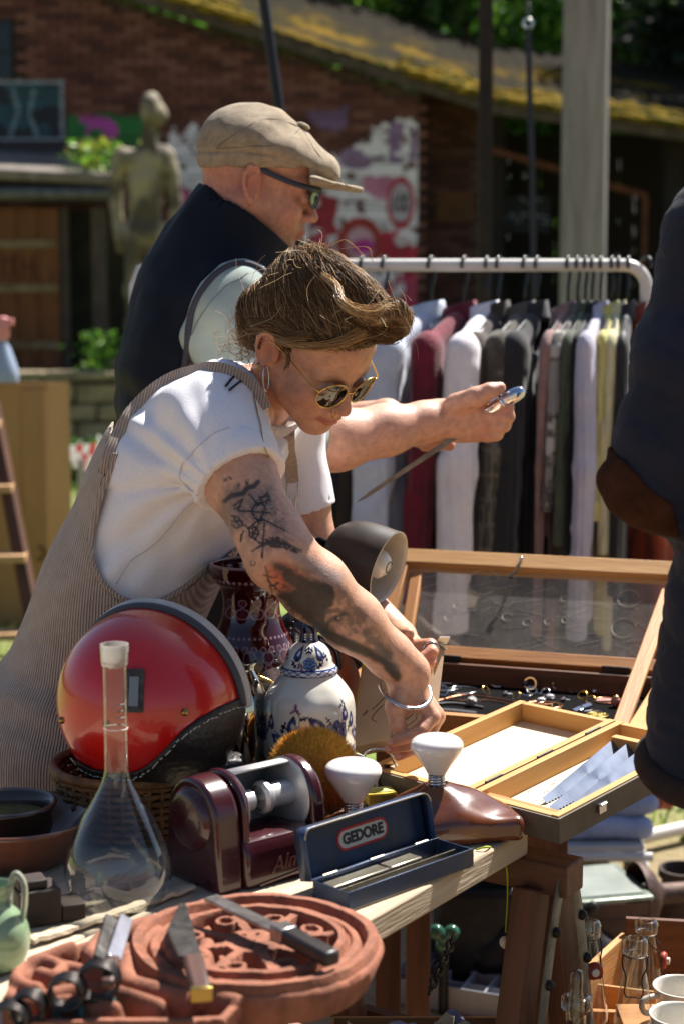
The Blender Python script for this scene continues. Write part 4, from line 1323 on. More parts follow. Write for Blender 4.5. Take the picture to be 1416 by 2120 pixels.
 for a_, b_ in [((350, 320), (470, 420)), ((360, 400), (480, 500)), ((400, 350), (420, 520)), ((350, 460), (450, 440)), ((480, 520), (560, 560)), ((470, 560), (600, 640)), ((300, 450), (470, 545))]:
  ton(.5 * sstep(6, 2, seg_dist(z, a_, b_)), ink2)
 ton(.92 * sstep(30, 14, poly_dist(z, [(-60, 250), (0, 205), (60, 195), (105, 185), (150, 130), (205, 118), (242, 78)]) + 8 * N2), ink2)
 ton(.8 * (sstep(26, 18, seg_dist(z, (75, 115), (165, 72))) * (N2 > -.05)), ink); ton(.7 * sstep(20, 14, seg_dist(z, (-60, 60), (20, 30))) * (N2 > 0), ink)
 ton(.8 * sstep(8, 4, np.abs(np.hypot(z[:, 0] - 195, z[:, 1] - 822) - 22)), ink2)
 chunks.append((v, q)); cols.append(c)
 sl, el, wl_ = wP['sl'], wP['el'], wP['wl']
 s = SDF(np.minimum(np.minimum(sl, el), wl_) - V(.12, .2, .12), np.maximum(np.maximum(sl, el), wl_) + V(.12, .12, .06), .003)
 s.chain([sl, sl + (el - sl) * .5, el], [.044, .040, .038], .02)
 s.chain([el, el + (wl_ - el) * .3, wl_], [.040, .041, .026], .02)
 lm = [at(862, 1338, 2.535), at(866, 1352, 2.520), at(866, 1368, 2.510), at(862, 1382, 2.505)]
 for m_ in lm: s.cap(wl_, m_, .019, .012, .010)
 s.chain([lm[0], at(890, 1336, 2.500), at(893, 1350, 2.480), at(866, 1366, 2.470)], [.0115, .0105, .0095, .0075], .003)
 s.chain([lm[1], at(890, 1356, 2.490), at(889, 1372, 2.474), at(864, 1384, 2.466)], [.0115, .010, .009, .0075], .003)
 s.chain([lm[2], at(886, 1374, 2.490), at(882, 1390, 2.476), at(862, 1396, 2.470)], [.011, .0098, .0088, .007], .003)
 s.chain([lm[3], at(876, 1394, 2.490), at(870, 1404, 2.480), at(856, 1406, 2.474)], [.010, .009, .008, .0065], .003)
 s.chain([wl_ + V(0, -.01, .01), at(836, 1312, 2.565), at(846, 1311, 2.520)], [.0155, .012, .0088], .006)
 v, q = s.mesh(1)
 c = np.tile(sk, (len(v), 1)) * (1 + .06 * fbm(v * 30, 5))[:, None]
 w = .5 * sstep(.10, .0, np.linalg.norm(v - at(880, 1370, 2.48), axis=1)); c = c * (1 - w[:, None]) + lin('#bd715b') * w[:, None]
 chunks.append((v, q)); cols.append(c)
 s = SDF(V(-.75, 2.3, 0.0), V(.1, 3.0, 1.42), .012)
 torso_chain(s, -.03)
 s.cap(wP['upp'], wP['nek'], .07, .05, .03); s.cap(wP['upp'], sr, .05, .05, .02); s.cap(wP['upp'], sl, .05, .05, .02)
 for sgn in (-1, 1):
  hip = wP['pel'] + W_LAT * .085 * sgn + V(0, 0, -.03)
  knee = hip * V(1, 1, 0) + V(.05, 0, .46) - W_LAT * 0 ; ank = knee * V(1, 1, 0) + V(-.03, 0, .09)
  s.chain([hip, knee, ank], [.075, .052, .036], .03)
  s.cap(ank + V(0, 0, -.05), ank + W_FWD * .14 + V(0, 0, -.055), .03, .028, .02)
 v, q = s.mesh(1)
 chunks.append((v, q)); cols.append(np.tile(sk, (len(v), 1)))
 V_, Q_ = join(chunks)
 mesh_obj('body', V_, Q_, SKIN, e, None, 180, np.concatenate(cols))

 # ---- white tee
 white = mat('white_cotton', '#efecef', '#e6e2e6', scale=300, rough=.9, sheen=.15, bump=.25, bscale=900)
 s = SDF(V(-.56, 2.22, .83), V(.06, 2.92, 1.47), .004)
 torso_chain(s, .010)
 s.cap(wP['upp'] + V(.01, 0, 0), wP['nek'], .080, .064, .04)
 s.cap(wP['upp'] + V(.01, 0, 0), sr + V(0, .01, 0), .072, .068, .04); s.cap(wP['upp'], sl, .070, .058, .04)
 hem = sr + ua * .46
 s.chain([sr, sr + ua * .2, hem], [.068, .067, .0625], .03)
 s.cap(sr + ua * .30, hem, .0650, .0655, .004)
 ul = el - sl
 s.chain([sl, sl + ul * .55], [.058, .050], .03)
 arm = at(452, 1015, 2.44)
 def folds(x, y, z):
  P = np.stack([x, y, z], 1); pc = px_of(P)
  d = pc - np.array([448, 1010]); r = np.hypot(d[:, 0], d[:, 1]); a = np.arctan2(d[:, 1], d[:, 0])
  lowres = np.stack([a * 2.2, r / 260, a * 0], 1)
  g = np.sin(a * 13 + 2.2 * vnoise(lowres, 2) + r / 110) * np.exp(-((r - 120) / 150) ** 2) * sstep(0, -50, d[:, 0])
  hem_f = np.exp(-((pc[:, 1] - 1190) / 55) ** 2) * np.sin(pc[:, 0] / 15 + pc[:, 1] / 24 + 2 * vnoise(P * 11, 4))
  slv = np.exp(-((pc[:, 0] - 500) / 70) ** 2 - ((pc[:, 1] - 905) / 60) ** 2) * np.sin((pc[:, 0] * .35 + pc[:, 1]) / 13)
  return -.0040 * g - .0040 * hem_f - .0012 * slv + .0045 * vnoise(P * 13, 7) + .0016 * vnoise(P * 34, 9)
 s.field(folds)
 s.cap(sr + ua * .25, sr + ua * .95, .050, .056, .003, 'sub')
 s.cap(sl + ul * .30, sl + ul * 1.0, .043, .046, .003, 'sub')
 s.plane(hem + unit(ua) * .003, unit(ua), 0) if False else None
 d0 = unit(ua)
 s.carve(lambda x, y, z: np.where(((x - sr[0]) * d0[0] + (y - sr[1]) * d0[1] + (z - sr[2]) * d0[2] > np.dot(hem - sr, d0)) & (np.linalg.norm(np.stack([x - hem[0], y - hem[1], z - hem[2]], 1), axis=1) < .13) & (px_of(np.stack([x, y, z], 1))[:, 0] > 400),
                                  (x - hem[0]) * d0[0] + (y - hem[1]) * d0[1] + (z - hem[2]) * d0[2], -1.0))
 d1 = unit(ul); hl = sl + ul * .58
 s.carve(lambda x, y, z: np.where(np.linalg.norm(np.stack([x - hl[0], y - hl[1], z - hl[2]], 1), axis=1) < .12, (x - hl[0]) * d1[0] + (y - hl[1]) * d1[1] + (z - hl[2]) * d1[2], -1.0))
 nk0, nk1 = wl((-.045, 0, -.20)), wl((-.028, 0, -.09))
 nd = unit(nk1 - nk0)
 ncut = nk0 + nd * .028
 s.carve(lambda x, y, z: np.where(np.linalg.norm(np.stack([x - ncut[0], y - ncut[1], z - ncut[2]], 1), axis=1) < .12, (x - ncut[0]) * nd[0] + (y - ncut[1]) * nd[1] + (z - ncut[2]) * nd[2], -1.0))
 v, q = s.mesh(1)
 tee = mesh_obj('tee_shirt', v, q, white, e, None, 180)
 teev = v
 rib = mat('ribbed_collar', '#d6d1d3', '#c2bcc0', scale=300, rough=.9, bump=.3, bscale=700)
 a0 = unit(np.cross(nd, V(0, 0, 1))); b0 = np.cross(nd, a0)
 co = MB()
 cen = ncut - nd * .008
 def colr(u, w):
  t = u * 2 * math.pi
  rad = .0595 - .003 * math.sin(w * math.pi)
  prof = [(.001, 0), (.0035, .012), (.0035, .028), (0, .033), (-.0035, .028), (-.0035, .0)]
  dr, dz = prof[int(round(w * 5))]
  return cen + (rad + dr) * (math.cos(t) * a0 + math.sin(t) * b0 * 1.05) + nd * dz
 co.surf(colr, 48, 6, cu=True)
 co.build('collar', rib, tee, smooth=180)
 cuf = MB()
 ax1 = unit(np.cross(d0, V(0, 0, 1))); ax2 = np.cross(d0, ax1)
 def cuff(u, w):
  t = u * 2 * math.pi
  prof = [(.0620, -.052), (.0675, -.050), (.0685, -.026), (.0665, -.002), (.0625, .0005), (.0565, -.004), (.055, -.03)]
  r_, dz = prof[int(round(w * 6))]
  return hem + d0 * dz + r_ * (math.cos(t) * ax1 + math.sin(t) * ax2) * (1 + .02 * math.sin(3 * t))
 cuf.surf(cuff, 56, 7, cu=True)
 cuf.build('sleeve_cuff', white, tee, smooth=180)
 sm = mat('seam_thread', '#cdc8d0', rough=.9)
 for pts in ([(478, 880), (440, 895), (400, 930), (374, 965), (366, 990), (385, 1012), (410, 1030)], [(402, 1030), (370, 1080), (320, 1135), (270, 1170), (245, 1215)]):
  P = [surf_pt(teev, x, y, 7, .0004) for x, y in catmull([V(*p) for p in pts], 5)[:, :2]]
  P = np.array(P); P[1:-1] = (P[:-2] + P[1:-1] + P[2:]) / 3
  MB().tube(P, .0011, 5).build('seam', sm, tee, smooth=180)

 # ---- corduroy dungarees
 cord = mat('beige_corduroy', '#d3bdac', '#c2aa98', scale=40, rough=.95, sheen=.25, wave=((.93, -.30, -.10), 250, .9, .55))
 s = SDF(V(-.78, 2.25, 0.02), V(.08, 3.0, 1.42), .005)
 torso_chain(s, .020)
 pel = wP['pel']
 s.ell(pel + V(-.005, 0, -.06), (.150, .185, .15), k=.05)
 for sgn in (-1, 1):
  hip = pel + W_LAT * .082 * sgn + V(-.005, 0, -.05)
  knee = hip * V(1, 1, 0) + V(.05, 0, .46); ank = knee * V(1, 1, 0) + V(-.03, 0, .06)
  s.chain([hip, knee, ank], [.125, .095, .092], .05)
 lip_ = [(232, 905), (222, 960), (205, 1050), (190, 1120), (196, 1165), (216, 1202), (250, 1232), (300, 1248), (350, 1238), (400, 1208), (450, 1165), (520, 1100), (596, 1040), (640, 1040), (700, 900), (600, 640), (420, 600), (250, 800)]
 def arm_cut(x, y, z):
  P = np.stack([x, y, z], 1)
  pc = px_of(P)
  return -poly_sd(pc, lip_) / 1380.0
 s.carve(arm_cut)
 s.field(lambda x, y, z: .003 * vnoise(np.stack([x, y, z], 1) * 10, 11) + .004 * np.sin((x * .6 + z) * 60 + 3 * vnoise(np.stack([x, y, z], 1) * 6, 5)) * np.exp(-((z - .87) / .05) ** 2))
 v, q = s.mesh(1)
 du = mesh_obj('dungarees', v, q, cord, e, None, 180)
 duv = v
 edge = [(234, 935), (226, 965), (211, 1035), (193, 1115), (197, 1165), (216, 1202), (250, 1233), (300, 1249), (350, 1239), (400, 1209), (450, 1166)]
 allv = np.concatenate([teev, duv])
 P = np.array([surf_pt(allv, x, y, 9, .002) for x, y in catmull([V(*p) for p in edge], 4)[:, :2]])
 for _ in range(3): P[1:-1] = (P[:-2] + 2 * P[1:-1] + P[2:]) / 4
 MB().tube(P, .0042, 7, flat=.6, nrm=(0, -1, 0)).build('piping', cord, du, smooth=180)
 def ribbon(nm, pts, w, mtl, par, off=.004, src=None, sm_=3):
  P = np.array([surf_pt(src if src is not None else teev, x, y, 9, off) for x, y in catmull([V(*p) for p in pts], 4)[:, :2]])
  for _ in range(sm_): P[1:-1] = (P[:-2] + 2 * P[1:-1] + P[2:]) / 4
  mb = MB()
  for i in range(len(P)):
   pass
  T = np.gradient(P, axis=0); T /= np.linalg.norm(T, axis=1)[:, None]
  nn = np.array([unit(np.array([0, 0, CAM_H + .6]) - p) for p in P])
  B = np.cross(T, nn); B /= np.linalg.norm(B, axis=1)[:, None]
  vs, fs = [], []
  for i in range(len(P)):
   for a_, d_ in ((-1, 0), (-1, .0022), (1, .0022), (1, 0)):
    vs.append(P[i] + B[i] * a_ * w / 2 + nn[i] * d_)
  for i in range(len(P) - 1):
   for j in range(4):
    fs.append((i * 4 + j, i * 4 + (j + 1) % 4, i * 4 + 4 + (j + 1) % 4, i * 4 + 4 + j))
  mb.add(vs, fs)
  return mb.build(nm, mtl, par, smooth=60), P
 st1, P1 = ribbon('strap', [(214, 985), (226, 940), (240, 903), (260, 866), (292, 826), (342, 786), (402, 762), (455, 760), (502, 778), (533, 810), (552, 844)], .026, cord, du, .003)
 dkm = mat('dark_elastic', '#2a2a33', rough=.8)
 for (a_, b_) in (((470, 790), (503, 764)), ((482, 800), (520, 776))):
  A_, B_ = surf_pt(teev, *a_, 10, .0075), surf_pt(teev, *b_, 10, .0075)
  MB().tube([A_, (A_ + B_) / 2 + V(0, -.001, .002), B_], .0018, 6).build('strap_loop', dkm, st1)
 st2, P2 = ribbon('strap', [(603, 868), (604, 905), (606, 950), (608, 1005)], .020, mat('pale_strap', '#b9a999', '#9d8b7b', scale=200, rough=.95, bump=.4, bscale=500), du, .006)
 mt = mat('bright_metal', '#c9c9cc', '#a9a9ad', scale=30, rough=.22, metal=1)
 hk = P2[-1]
 def wire(nm, pts, r, par, m_=mt, closed=False):
  return MB().tube(catmull(pts, 5) if not closed else pts, r, 6, closed=closed).build(nm, m_, par, smooth=180)
 wire('hook', [hk + V(-.008, -.002, -.002), hk + V(-.008, -.003, -.018), hk + V(-.004, -.003, -.026), hk + V(-.004, -.003, -.042), hk + V(.001, -.003, -.047), hk + V(.005, -.003, -.042), hk + V(.005, -.003, -.026), hk + V(.009, -.003, -.018), hk + V(.009, -.002, -.002)], .0014, st2)
 MB().ball(hk + V(.004, -.004, -.056), (.008, .003, .010), nu=14, nv=8).build('button', mat('aged_metal', '#6d6a66', rough=.35, metal=1), st2)
 MB().tube(np.array([at(596, 1045, 2.44), at(606, 1085, 2.43), at(622, 1125, 2.43)]), .006, 7, flat=.5, nrm=(0, -1, 0)).build('bib_edge', cord, du)
 gold = mat('gold', '#d9b36a', '#b98f4a', scale=60, rough=.25, metal=1)
 NP = [surf_pt(np.concatenate([teev]), x, y, 9, .004) for x, y in catmull([V(533, 805), V(540, 850), V(550, 900), V(558, 950), V(566, 1000)], 6)[:, :2]]
 NP = np.array(NP); NP[1:-1] = (NP[:-2] + NP[1:-1] + NP[2:]) / 3
 MB().tube(NP, .0009, 5).build('necklace', gold, e, smooth=180)

 # ---- jewellery on hands and ears
 br = MB()
 wd = unit(k1 - wr); u0 = unit(np.cross(wd, V(0, 0, 1))); u1 = np.cross(wd, u0)
 tilt = unit(wd + .55 * u0)
 bc = at(839, 1424, 2.364)
 nrm = unit(V(.30, -.42, .86)); u0 = unit(np.cross(nrm, V(0, 1, 0))); u1 = np.cross(nrm, u0)
 br.tube([bc + .0385 * math.cos(t) * u0 + .0430 * math.sin(t) * u1 for t in np.linspace(0, 6.283, 41)[:-1]], .0028, 8, closed=True, flat=.6)
 br.build('bracelet', mt, e, smooth=180)
 def ringm(nm, a_, b_, r, m_, rt=.0016):
  d = unit(b_ - a_); u0 = unit(np.cross(d, V(0, 0, 1))); u1 = np.cross(d, u0); c_ = (a_ + b_) / 2
  return MB().tube([c_ + r * (math.cos(t) * u0 + math.sin(t) * u1) for t in np.linspace(0, 6.283, 25)[:-1]], rt, 6, closed=True).build(nm, m_, e, smooth=180)
 ringm('ring', mc[2] * .2 + ri[1] * .8, ri[1], .0103, mt, .0024)
 ringm('ring', at(890, 1336, 2.500), at(893, 1350, 2.480), .0110, mt, .0018)
 ringm('ring', at(886, 1374, 2.490), at(889, 1372, 2.474), .0106, gold, .0016)
 lob = wl((-.010, -.083, -.036))
 ho = MB().tube([lob + V(.004, -.004, -.018) + .018 * V(.22 * math.cos(t), .3 * math.cos(t), math.sin(t)) for t in np.linspace(0, 6.283, 25)[:-1]], .0014, 6, closed=True)
 ho.build('earring', mat('silver', '#d9d9d9', rough=.15, metal=1), e, smooth=180)
 MB().tube([lob + V(-.006, -.004, -.002) + .0065 * V(.5 * math.cos(t), .4 * math.cos(t), math.sin(t)) for t in np.linspace(0, 6.283, 17)[:-1]], .0012, 6, closed=True).build('earring', gold, e, smooth=180)
 nr = wl((.108, -.0165, -.043))
 MB().tube([nr + .0055 * V(.5 * math.cos(t), -.6 * math.cos(t), math.sin(t)) for t in np.linspace(0, 6.283, 17)[:-1]], .0008, 5, closed=True).build('nose_ring', gold, e, smooth=180)
 nl = MB(); nail(nl, ix[3], ix[2], V(-.2, -1, .6), .0072); nail(nl, mi[3], mi[2], V(-.2, -1, .6), .0072); nail(nl, ri[3], ri[2], V(-.2, -1, .4), .007)
 nl.build('fingernails', mat('nail', '#d9a796', rough=.25), e, smooth=180)

 # ---- sunglasses
 g = MB()
 lens = MB()
 def rim_pts(y0, r=.0255, n=36):
  return [V(.106 - .9 * (abs(y0 + r * math.cos(t)) - .0) ** 2 * 4.0, y0 + r * 1.04 * math.cos(t), -.006 + r * .98 * math.sin(t)) for t in np.linspace(0, 6.283, n + 1)[:-1]]
 sg_pts = []
 for y0 in (-.0335, .0335):
  P = [wl(p) for p in rim_pts(y0)]
  g.tube(P, .0013, 7, closed=True)
  c_ = np.mean(P, 0)
  k0 = wl(np.array([.109 - .9 * y0 ** 2 * 4, y0, -.006]))
  nn_ = unit(k0 - c_); rings = [c_ + (np.array(P) - c_) * (1 - t) + nn_ * .0032 * (1 - (1 - t) ** 2) for t in (.02, .35, .7)]; k0 = c_ + nn_ * .0032
  vs = np.concatenate(rings + [k0[None]])
  n = len(P)
  fs = []
  for a_ in range(2):
   for i in range(n): fs.append((a_ * n + i, a_ * n + (i + 1) % n, (a_ + 1) * n + (i + 1) % n, (a_ + 1) * n + i))
  for i in range(n): fs.append((2 * n + i, 2 * n + (i + 1) % n, 3 * n))
  lens.add(vs, fs)
 g.tube(catmull([wl((.106, -.009, .000)), wl((.112, 0, .004)), wl((.106, .009, .000))], 5), .0013, 7)
 for y in (-1, 1):
  g.tube(catmull([wl((.094, y * .060, .004)), wl((.088, y * .068, .006)), wl((.060, y * .074, .010)), wl((0.0, y * .083, .016)), wl((-.022, y * .084, .008)), wl((-.036, y * .080, -.010))], 5), .0013, 7)
  g.ball(wl((.093, y * .062, .004)), .0022, nu=8, nv=6)
 sg = tag(g.build('sunglasses_frame', gold, e, smooth=180), 'thin gold round sunglasses frame')
 lens.build('lens', mat('dark_lens', '#120d0a', rough=.04, coat=.5, spec=.6), sg, smooth=180)

 # ---- hair
 s = SDF(V(-.23, 2.33, 1.28), V(.14, 2.66, 1.60), .003)
 A = WR
 s.ell(wl((-.024, 0, .045)), (.102 * WSC, .085 * WSC, .087 * WSC), A, .01)
 s.ell(wl((-.054, 0, .012)), (.066 * WSC, .082 * WSC, .082 * WSC), A, .02)
 s.ell(wl((.022, -.005, .078)), (.052, .058, .030), A, .03)               # lift over the forehead
 for (px, py, Y, r) in [(648, 562, 2.48, .028), (622, 556, 2.50, .022), (684, 572, 2.46, .026), (716, 598, 2.44, .028), (748, 622, 2.43, .026), (590, 592, 2.50, .024),
                           (532, 668, 2.53, .022), (524, 702, 2.55, .018), (778, 648, 2.42, .022), (798, 672, 2.425, .018), (540, 640, 2.52, .028)]:
  s.ell(at(px, py, Y), r, None, .025)
 roll = [at(738, 650, 2.355), at(770, 656, 2.352), at(796, 648, 2.365), at(816, 646, 2.38), at(827, 660, 2.40), at(820, 682, 2.42), at(800, 695, 2.43)]
 s.chain(roll, [.008, .011, .013, .0145, .015, .013, .010], .010)
 Ri = np.linalg.inv(A) / WSC
 def hl(x, y, z):
  P = (np.stack([x, y, z], 1) - WT) @ Ri.T
  hx = np.where(P[:, 2] > .050, .14, np.where(P[:, 2] > .0, .012 + (P[:, 2]) * 1.25, -.022 + P[:, 2] * .35))
  return (P[:, 0] - hx) * WSC * .8
 s.carve(hl, .006)
 def cut_px(x, y, z):                                                     # hairline sweeping back from the brow to the ear
  P = (np.stack([x, y, z], 1) - WT) @ Ri.T
  return np.where((P[:, 0] > .02) & (P[:, 2] < .062), .004, -1.0)
 s.carve(cut_px)
 for y in (-1, 1):
  s.ell(wl((-.006, y * .088, -.012)), (.022, .022, .034), A, .006, 'sub')
 s.field(lambda x, y, z: .0012 * np.sin(((x + .1) * 150 + (z - 1.4) * 260) + 5 * vnoise(np.stack([x, y, z], 1) * 22, 3)) + .003 * vnoise(np.stack([x, y, z], 1) * 26, 6))
 v, q = s.mesh(1)
 hc = lin('#664b31') * (1 + .3 * vnoise(v * 60, 2))[:, None]
 hair = mesh_obj('hair', v, q, mat('hair_mass', attr=True, rough=.5, spec=.4), e, None, 180, hc)
 from mathutils.kdtree import KDTree
 kd = KDTree(len(v))
 for i, p in enumerate(v): kd.insert(p, i)
 kd.balance()
 fn = np.cross(v[q[:, 1]] - v[q[:, 0]], v[q[:, 2]] - v[q[:, 0]])
 vn = np.zeros_like(v)
 for i in range(4):
  for d in range(3): vn[:, d] += np.bincount(q[:, i], fn[:, d], len(v))
 vn /= np.linalg.norm(vn, axis=1)[:, None] + 1e-12
 knot = at(640, 540, 2.49)
 rg = np.random.default_rng(5)
 st = MB(); st.color = (1, 1, 1)
 pal = [lin(x) for x in ('#5f452c', '#80613e', '#a07c52', '#be996b', '#d8b888', '#edd6aa')]
 vis = np.where((vn @ V(.2, -.8, .5)) > -.35)[0]
 vs, fs, cs, nv = [], [], [], [0]
 def strand(P, r0, col):
  P = np.asarray(P); n = len(P)
  T = np.gradient(P, axis=0); T /= np.linalg.norm(T, axis=1)[:, None] + 1e-9
  u = np.cross(T, V(.3, -1, .3)); u /= np.linalg.norm(u, axis=1)[:, None] + 1e-9
  w = np.cross(T, u)
  rr = r0 * np.sin(np.linspace(.35, math.pi - .25, n)) ** .5
  k = nv[0]; nv[0] += 3 * n
  ring = np.stack([P + rr[:, None] * (math.cos(t) * u + math.sin(t) * w) for t in (0, 2.094, 4.189)], 1)
  vs.append(ring.reshape(-1, 3)); cs.append(np.tile(col, (3 * n, 1)))
  for i in range(n - 1):
   for j in range(3):
    a, b = k + i * 3 + j, k + i * 3 + (j + 1) % 3
    fs.append((a, b, b + 3, a + 3))
 for n_ in range(9000):
  i = vis[rg.integers(len(vis))]
  p = v[i].copy(); nrm = vn[i]
  P = []
  lift = abs(rg.normal(0, .0016)) + .0008
  sw = rg.normal(0, .35)
  L = rg.integers(7, 15)
  back = unit(-A[:, 0] * .9 + A[:, 2] * .15)
  for k in range(L):
   tgt = unit(knot - p) * .38 + back * 1.0
   d = tgt - nrm * np.dot(tgt, nrm)
   d = unit(d) + sw * np.cross(nrm, unit(d)) * (.5 + .5 * math.sin(k * .6 + n_))
   P.append(p + nrm * (lift + .0012 * math.sin(k * .9 + n_)))
   p = p + unit(d) * .0085
   _, j, _ = kd.find(p)
   p = v[j] * .75 + p * .25; nrm = vn[j]
  P = np.array(P)
  P[1:-1] = (P[:-2] + P[1:-1] + P[2:]) / 3
  strand(P, rg.uniform(.0003, .0006), pal[min(5, int(abs(rg.normal(1.5, 1.5)) + 1.2 * (vnoise(P[:1] * 38, 9)[0] > .25)))])  # extra pale strands paint in the golden glints of the sun
 rc = catmull(roll, 8)
 for n_ in range(260):
  a_ = rg.uniform(0, 6.283); o_ = rg.uniform(.8, 1.06)
  rad = np.interp(np.linspace(0, 1, len(rc)), np.linspace(0, 1, 7), [.008, .011, .013, .0145, .015, .013, .010])
  T = np.gradient(rc, axis=0); T /= np.linalg.norm(T, axis=1)[:, None]
  u = np.cross(T, V(0, 1, .2)); u /= np.linalg.norm(u, axis=1)[:, None]; w = np.cross(T, u)
  ph = a_ + np.linspace(0, 1.2, len(rc))
  P = rc + (rad * o_)[:, None] * (np.cos(ph)[:, None] * u + np.sin(ph)[:, None] * w)
  i0 = rg.integers(0, 12); strand(P[i0:len(rc) - rg.integers(0, 8)], .0009, pal[3 + rg.integers(3)])  # palest tones only, a painted highlight along the front roll
 def lock(pts, n_, spread, r_, ps):
  C = catmull(pts, 6)
  for _ in range(n_):
   o_ = rg.normal(0, spread, 3); f = np.linspace(.6, 1.3, len(C))[:, None]
   strand(C + o_ * f + rg.normal(0, spread * .12, C.shape), r_, pal[ps[rg.integers(len(ps))]])
 lock([at(668, 570, 2.42), at(696, 592, 2.385), at(706, 622, 2.352), at(738, 644, 2.344), at(772, 648, 2.342), at(802, 637, 2.355), at(824, 645, 2.378), at(832, 662, 2.40)], 150, .0034, .0005, (3, 4, 5))
 lock([at(575, 705, 2.43), at(620, 716, 2.405), at(670, 716, 2.39), at(715, 706, 2.39), at(750, 690, 2.39)], 120, .0034, .0005, (2, 3, 4))
 lock([at(640, 695, 2.385), at(600, 690, 2.42), at(560, 672, 2.44), at(525, 672, 2.47)], 110, .0045, .0005, (1, 2, 3))
 lock([at(595, 728, 2.415), at(598, 745, 2.41), at(592, 762, 2.415)], 14, .002, .0006, (0, 1, 2))
 for n_ in range(45):
  i = vis[rg.integers(len(vis))]
  p = v[i]; nrm = vn[i]
  cv = rg.normal(0, 1, 3)
  P = [p]
  d = unit(nrm * .5 + unit(np.cross(nrm, cv)))
  for k in range(9):
   P.append(P[-1] + d * .007); d = unit(d + .22 * unit(cv) + rg.normal(0, .12, 3))
  strand(P, .00030, pal[3 + rg.integers(3)])
 for n_ in range(200):
  if n_ < 70: p = at(rg.normal(645, 24), rg.normal(532, 12), rg.normal(2.47, .015))
  else: p = at(rg.normal(508, 16), rg.normal(712, 22), rg.normal(2.52, .015))
  cv = rg.normal(0, 1, 3); d = unit(rg.normal(0, 1, 3)); P = [p]
  for k in range(10):
   P.append(P[-1] + d * .0045); d = unit(d + .55 * np.cross(d, unit(cv)))
  strand(P, .00036, pal[2 + rg.integers(4)])
 for pts in ([(660, 520), (700, 500), (715, 497), (735, 512), (752, 530)], [(670, 525), (680, 505), (686, 498)], [(705, 515), (760, 512), (770, 545)]):
  for d_ in (0, 2.5):
   strand(catmull([at(x + d_, y, 2.46) for x, y in pts], 6), .0005, pal[4])
 mesh_obj('strands', np.concatenate(vs), fs, mat('hair_strand', attr=True, rough=.35, spec=.5, transl=.35), hair, None, 180, np.concatenate(cs))
 MB().prism([(-.014, -.02), (.010, -.022), (.016, .018), (-.008, .022)], -.003, .003, frame(at(573, 582, 2.475), (1, .2, .35), z=(-.2, -1, .2))).build('hair_clip', mat('horn_clip', '#8a6a3c', '#5d4426', scale=90, rough=.25, coat=.5), hair, bevel=.002)
 return dict(tee=teev)
WOM = woman()

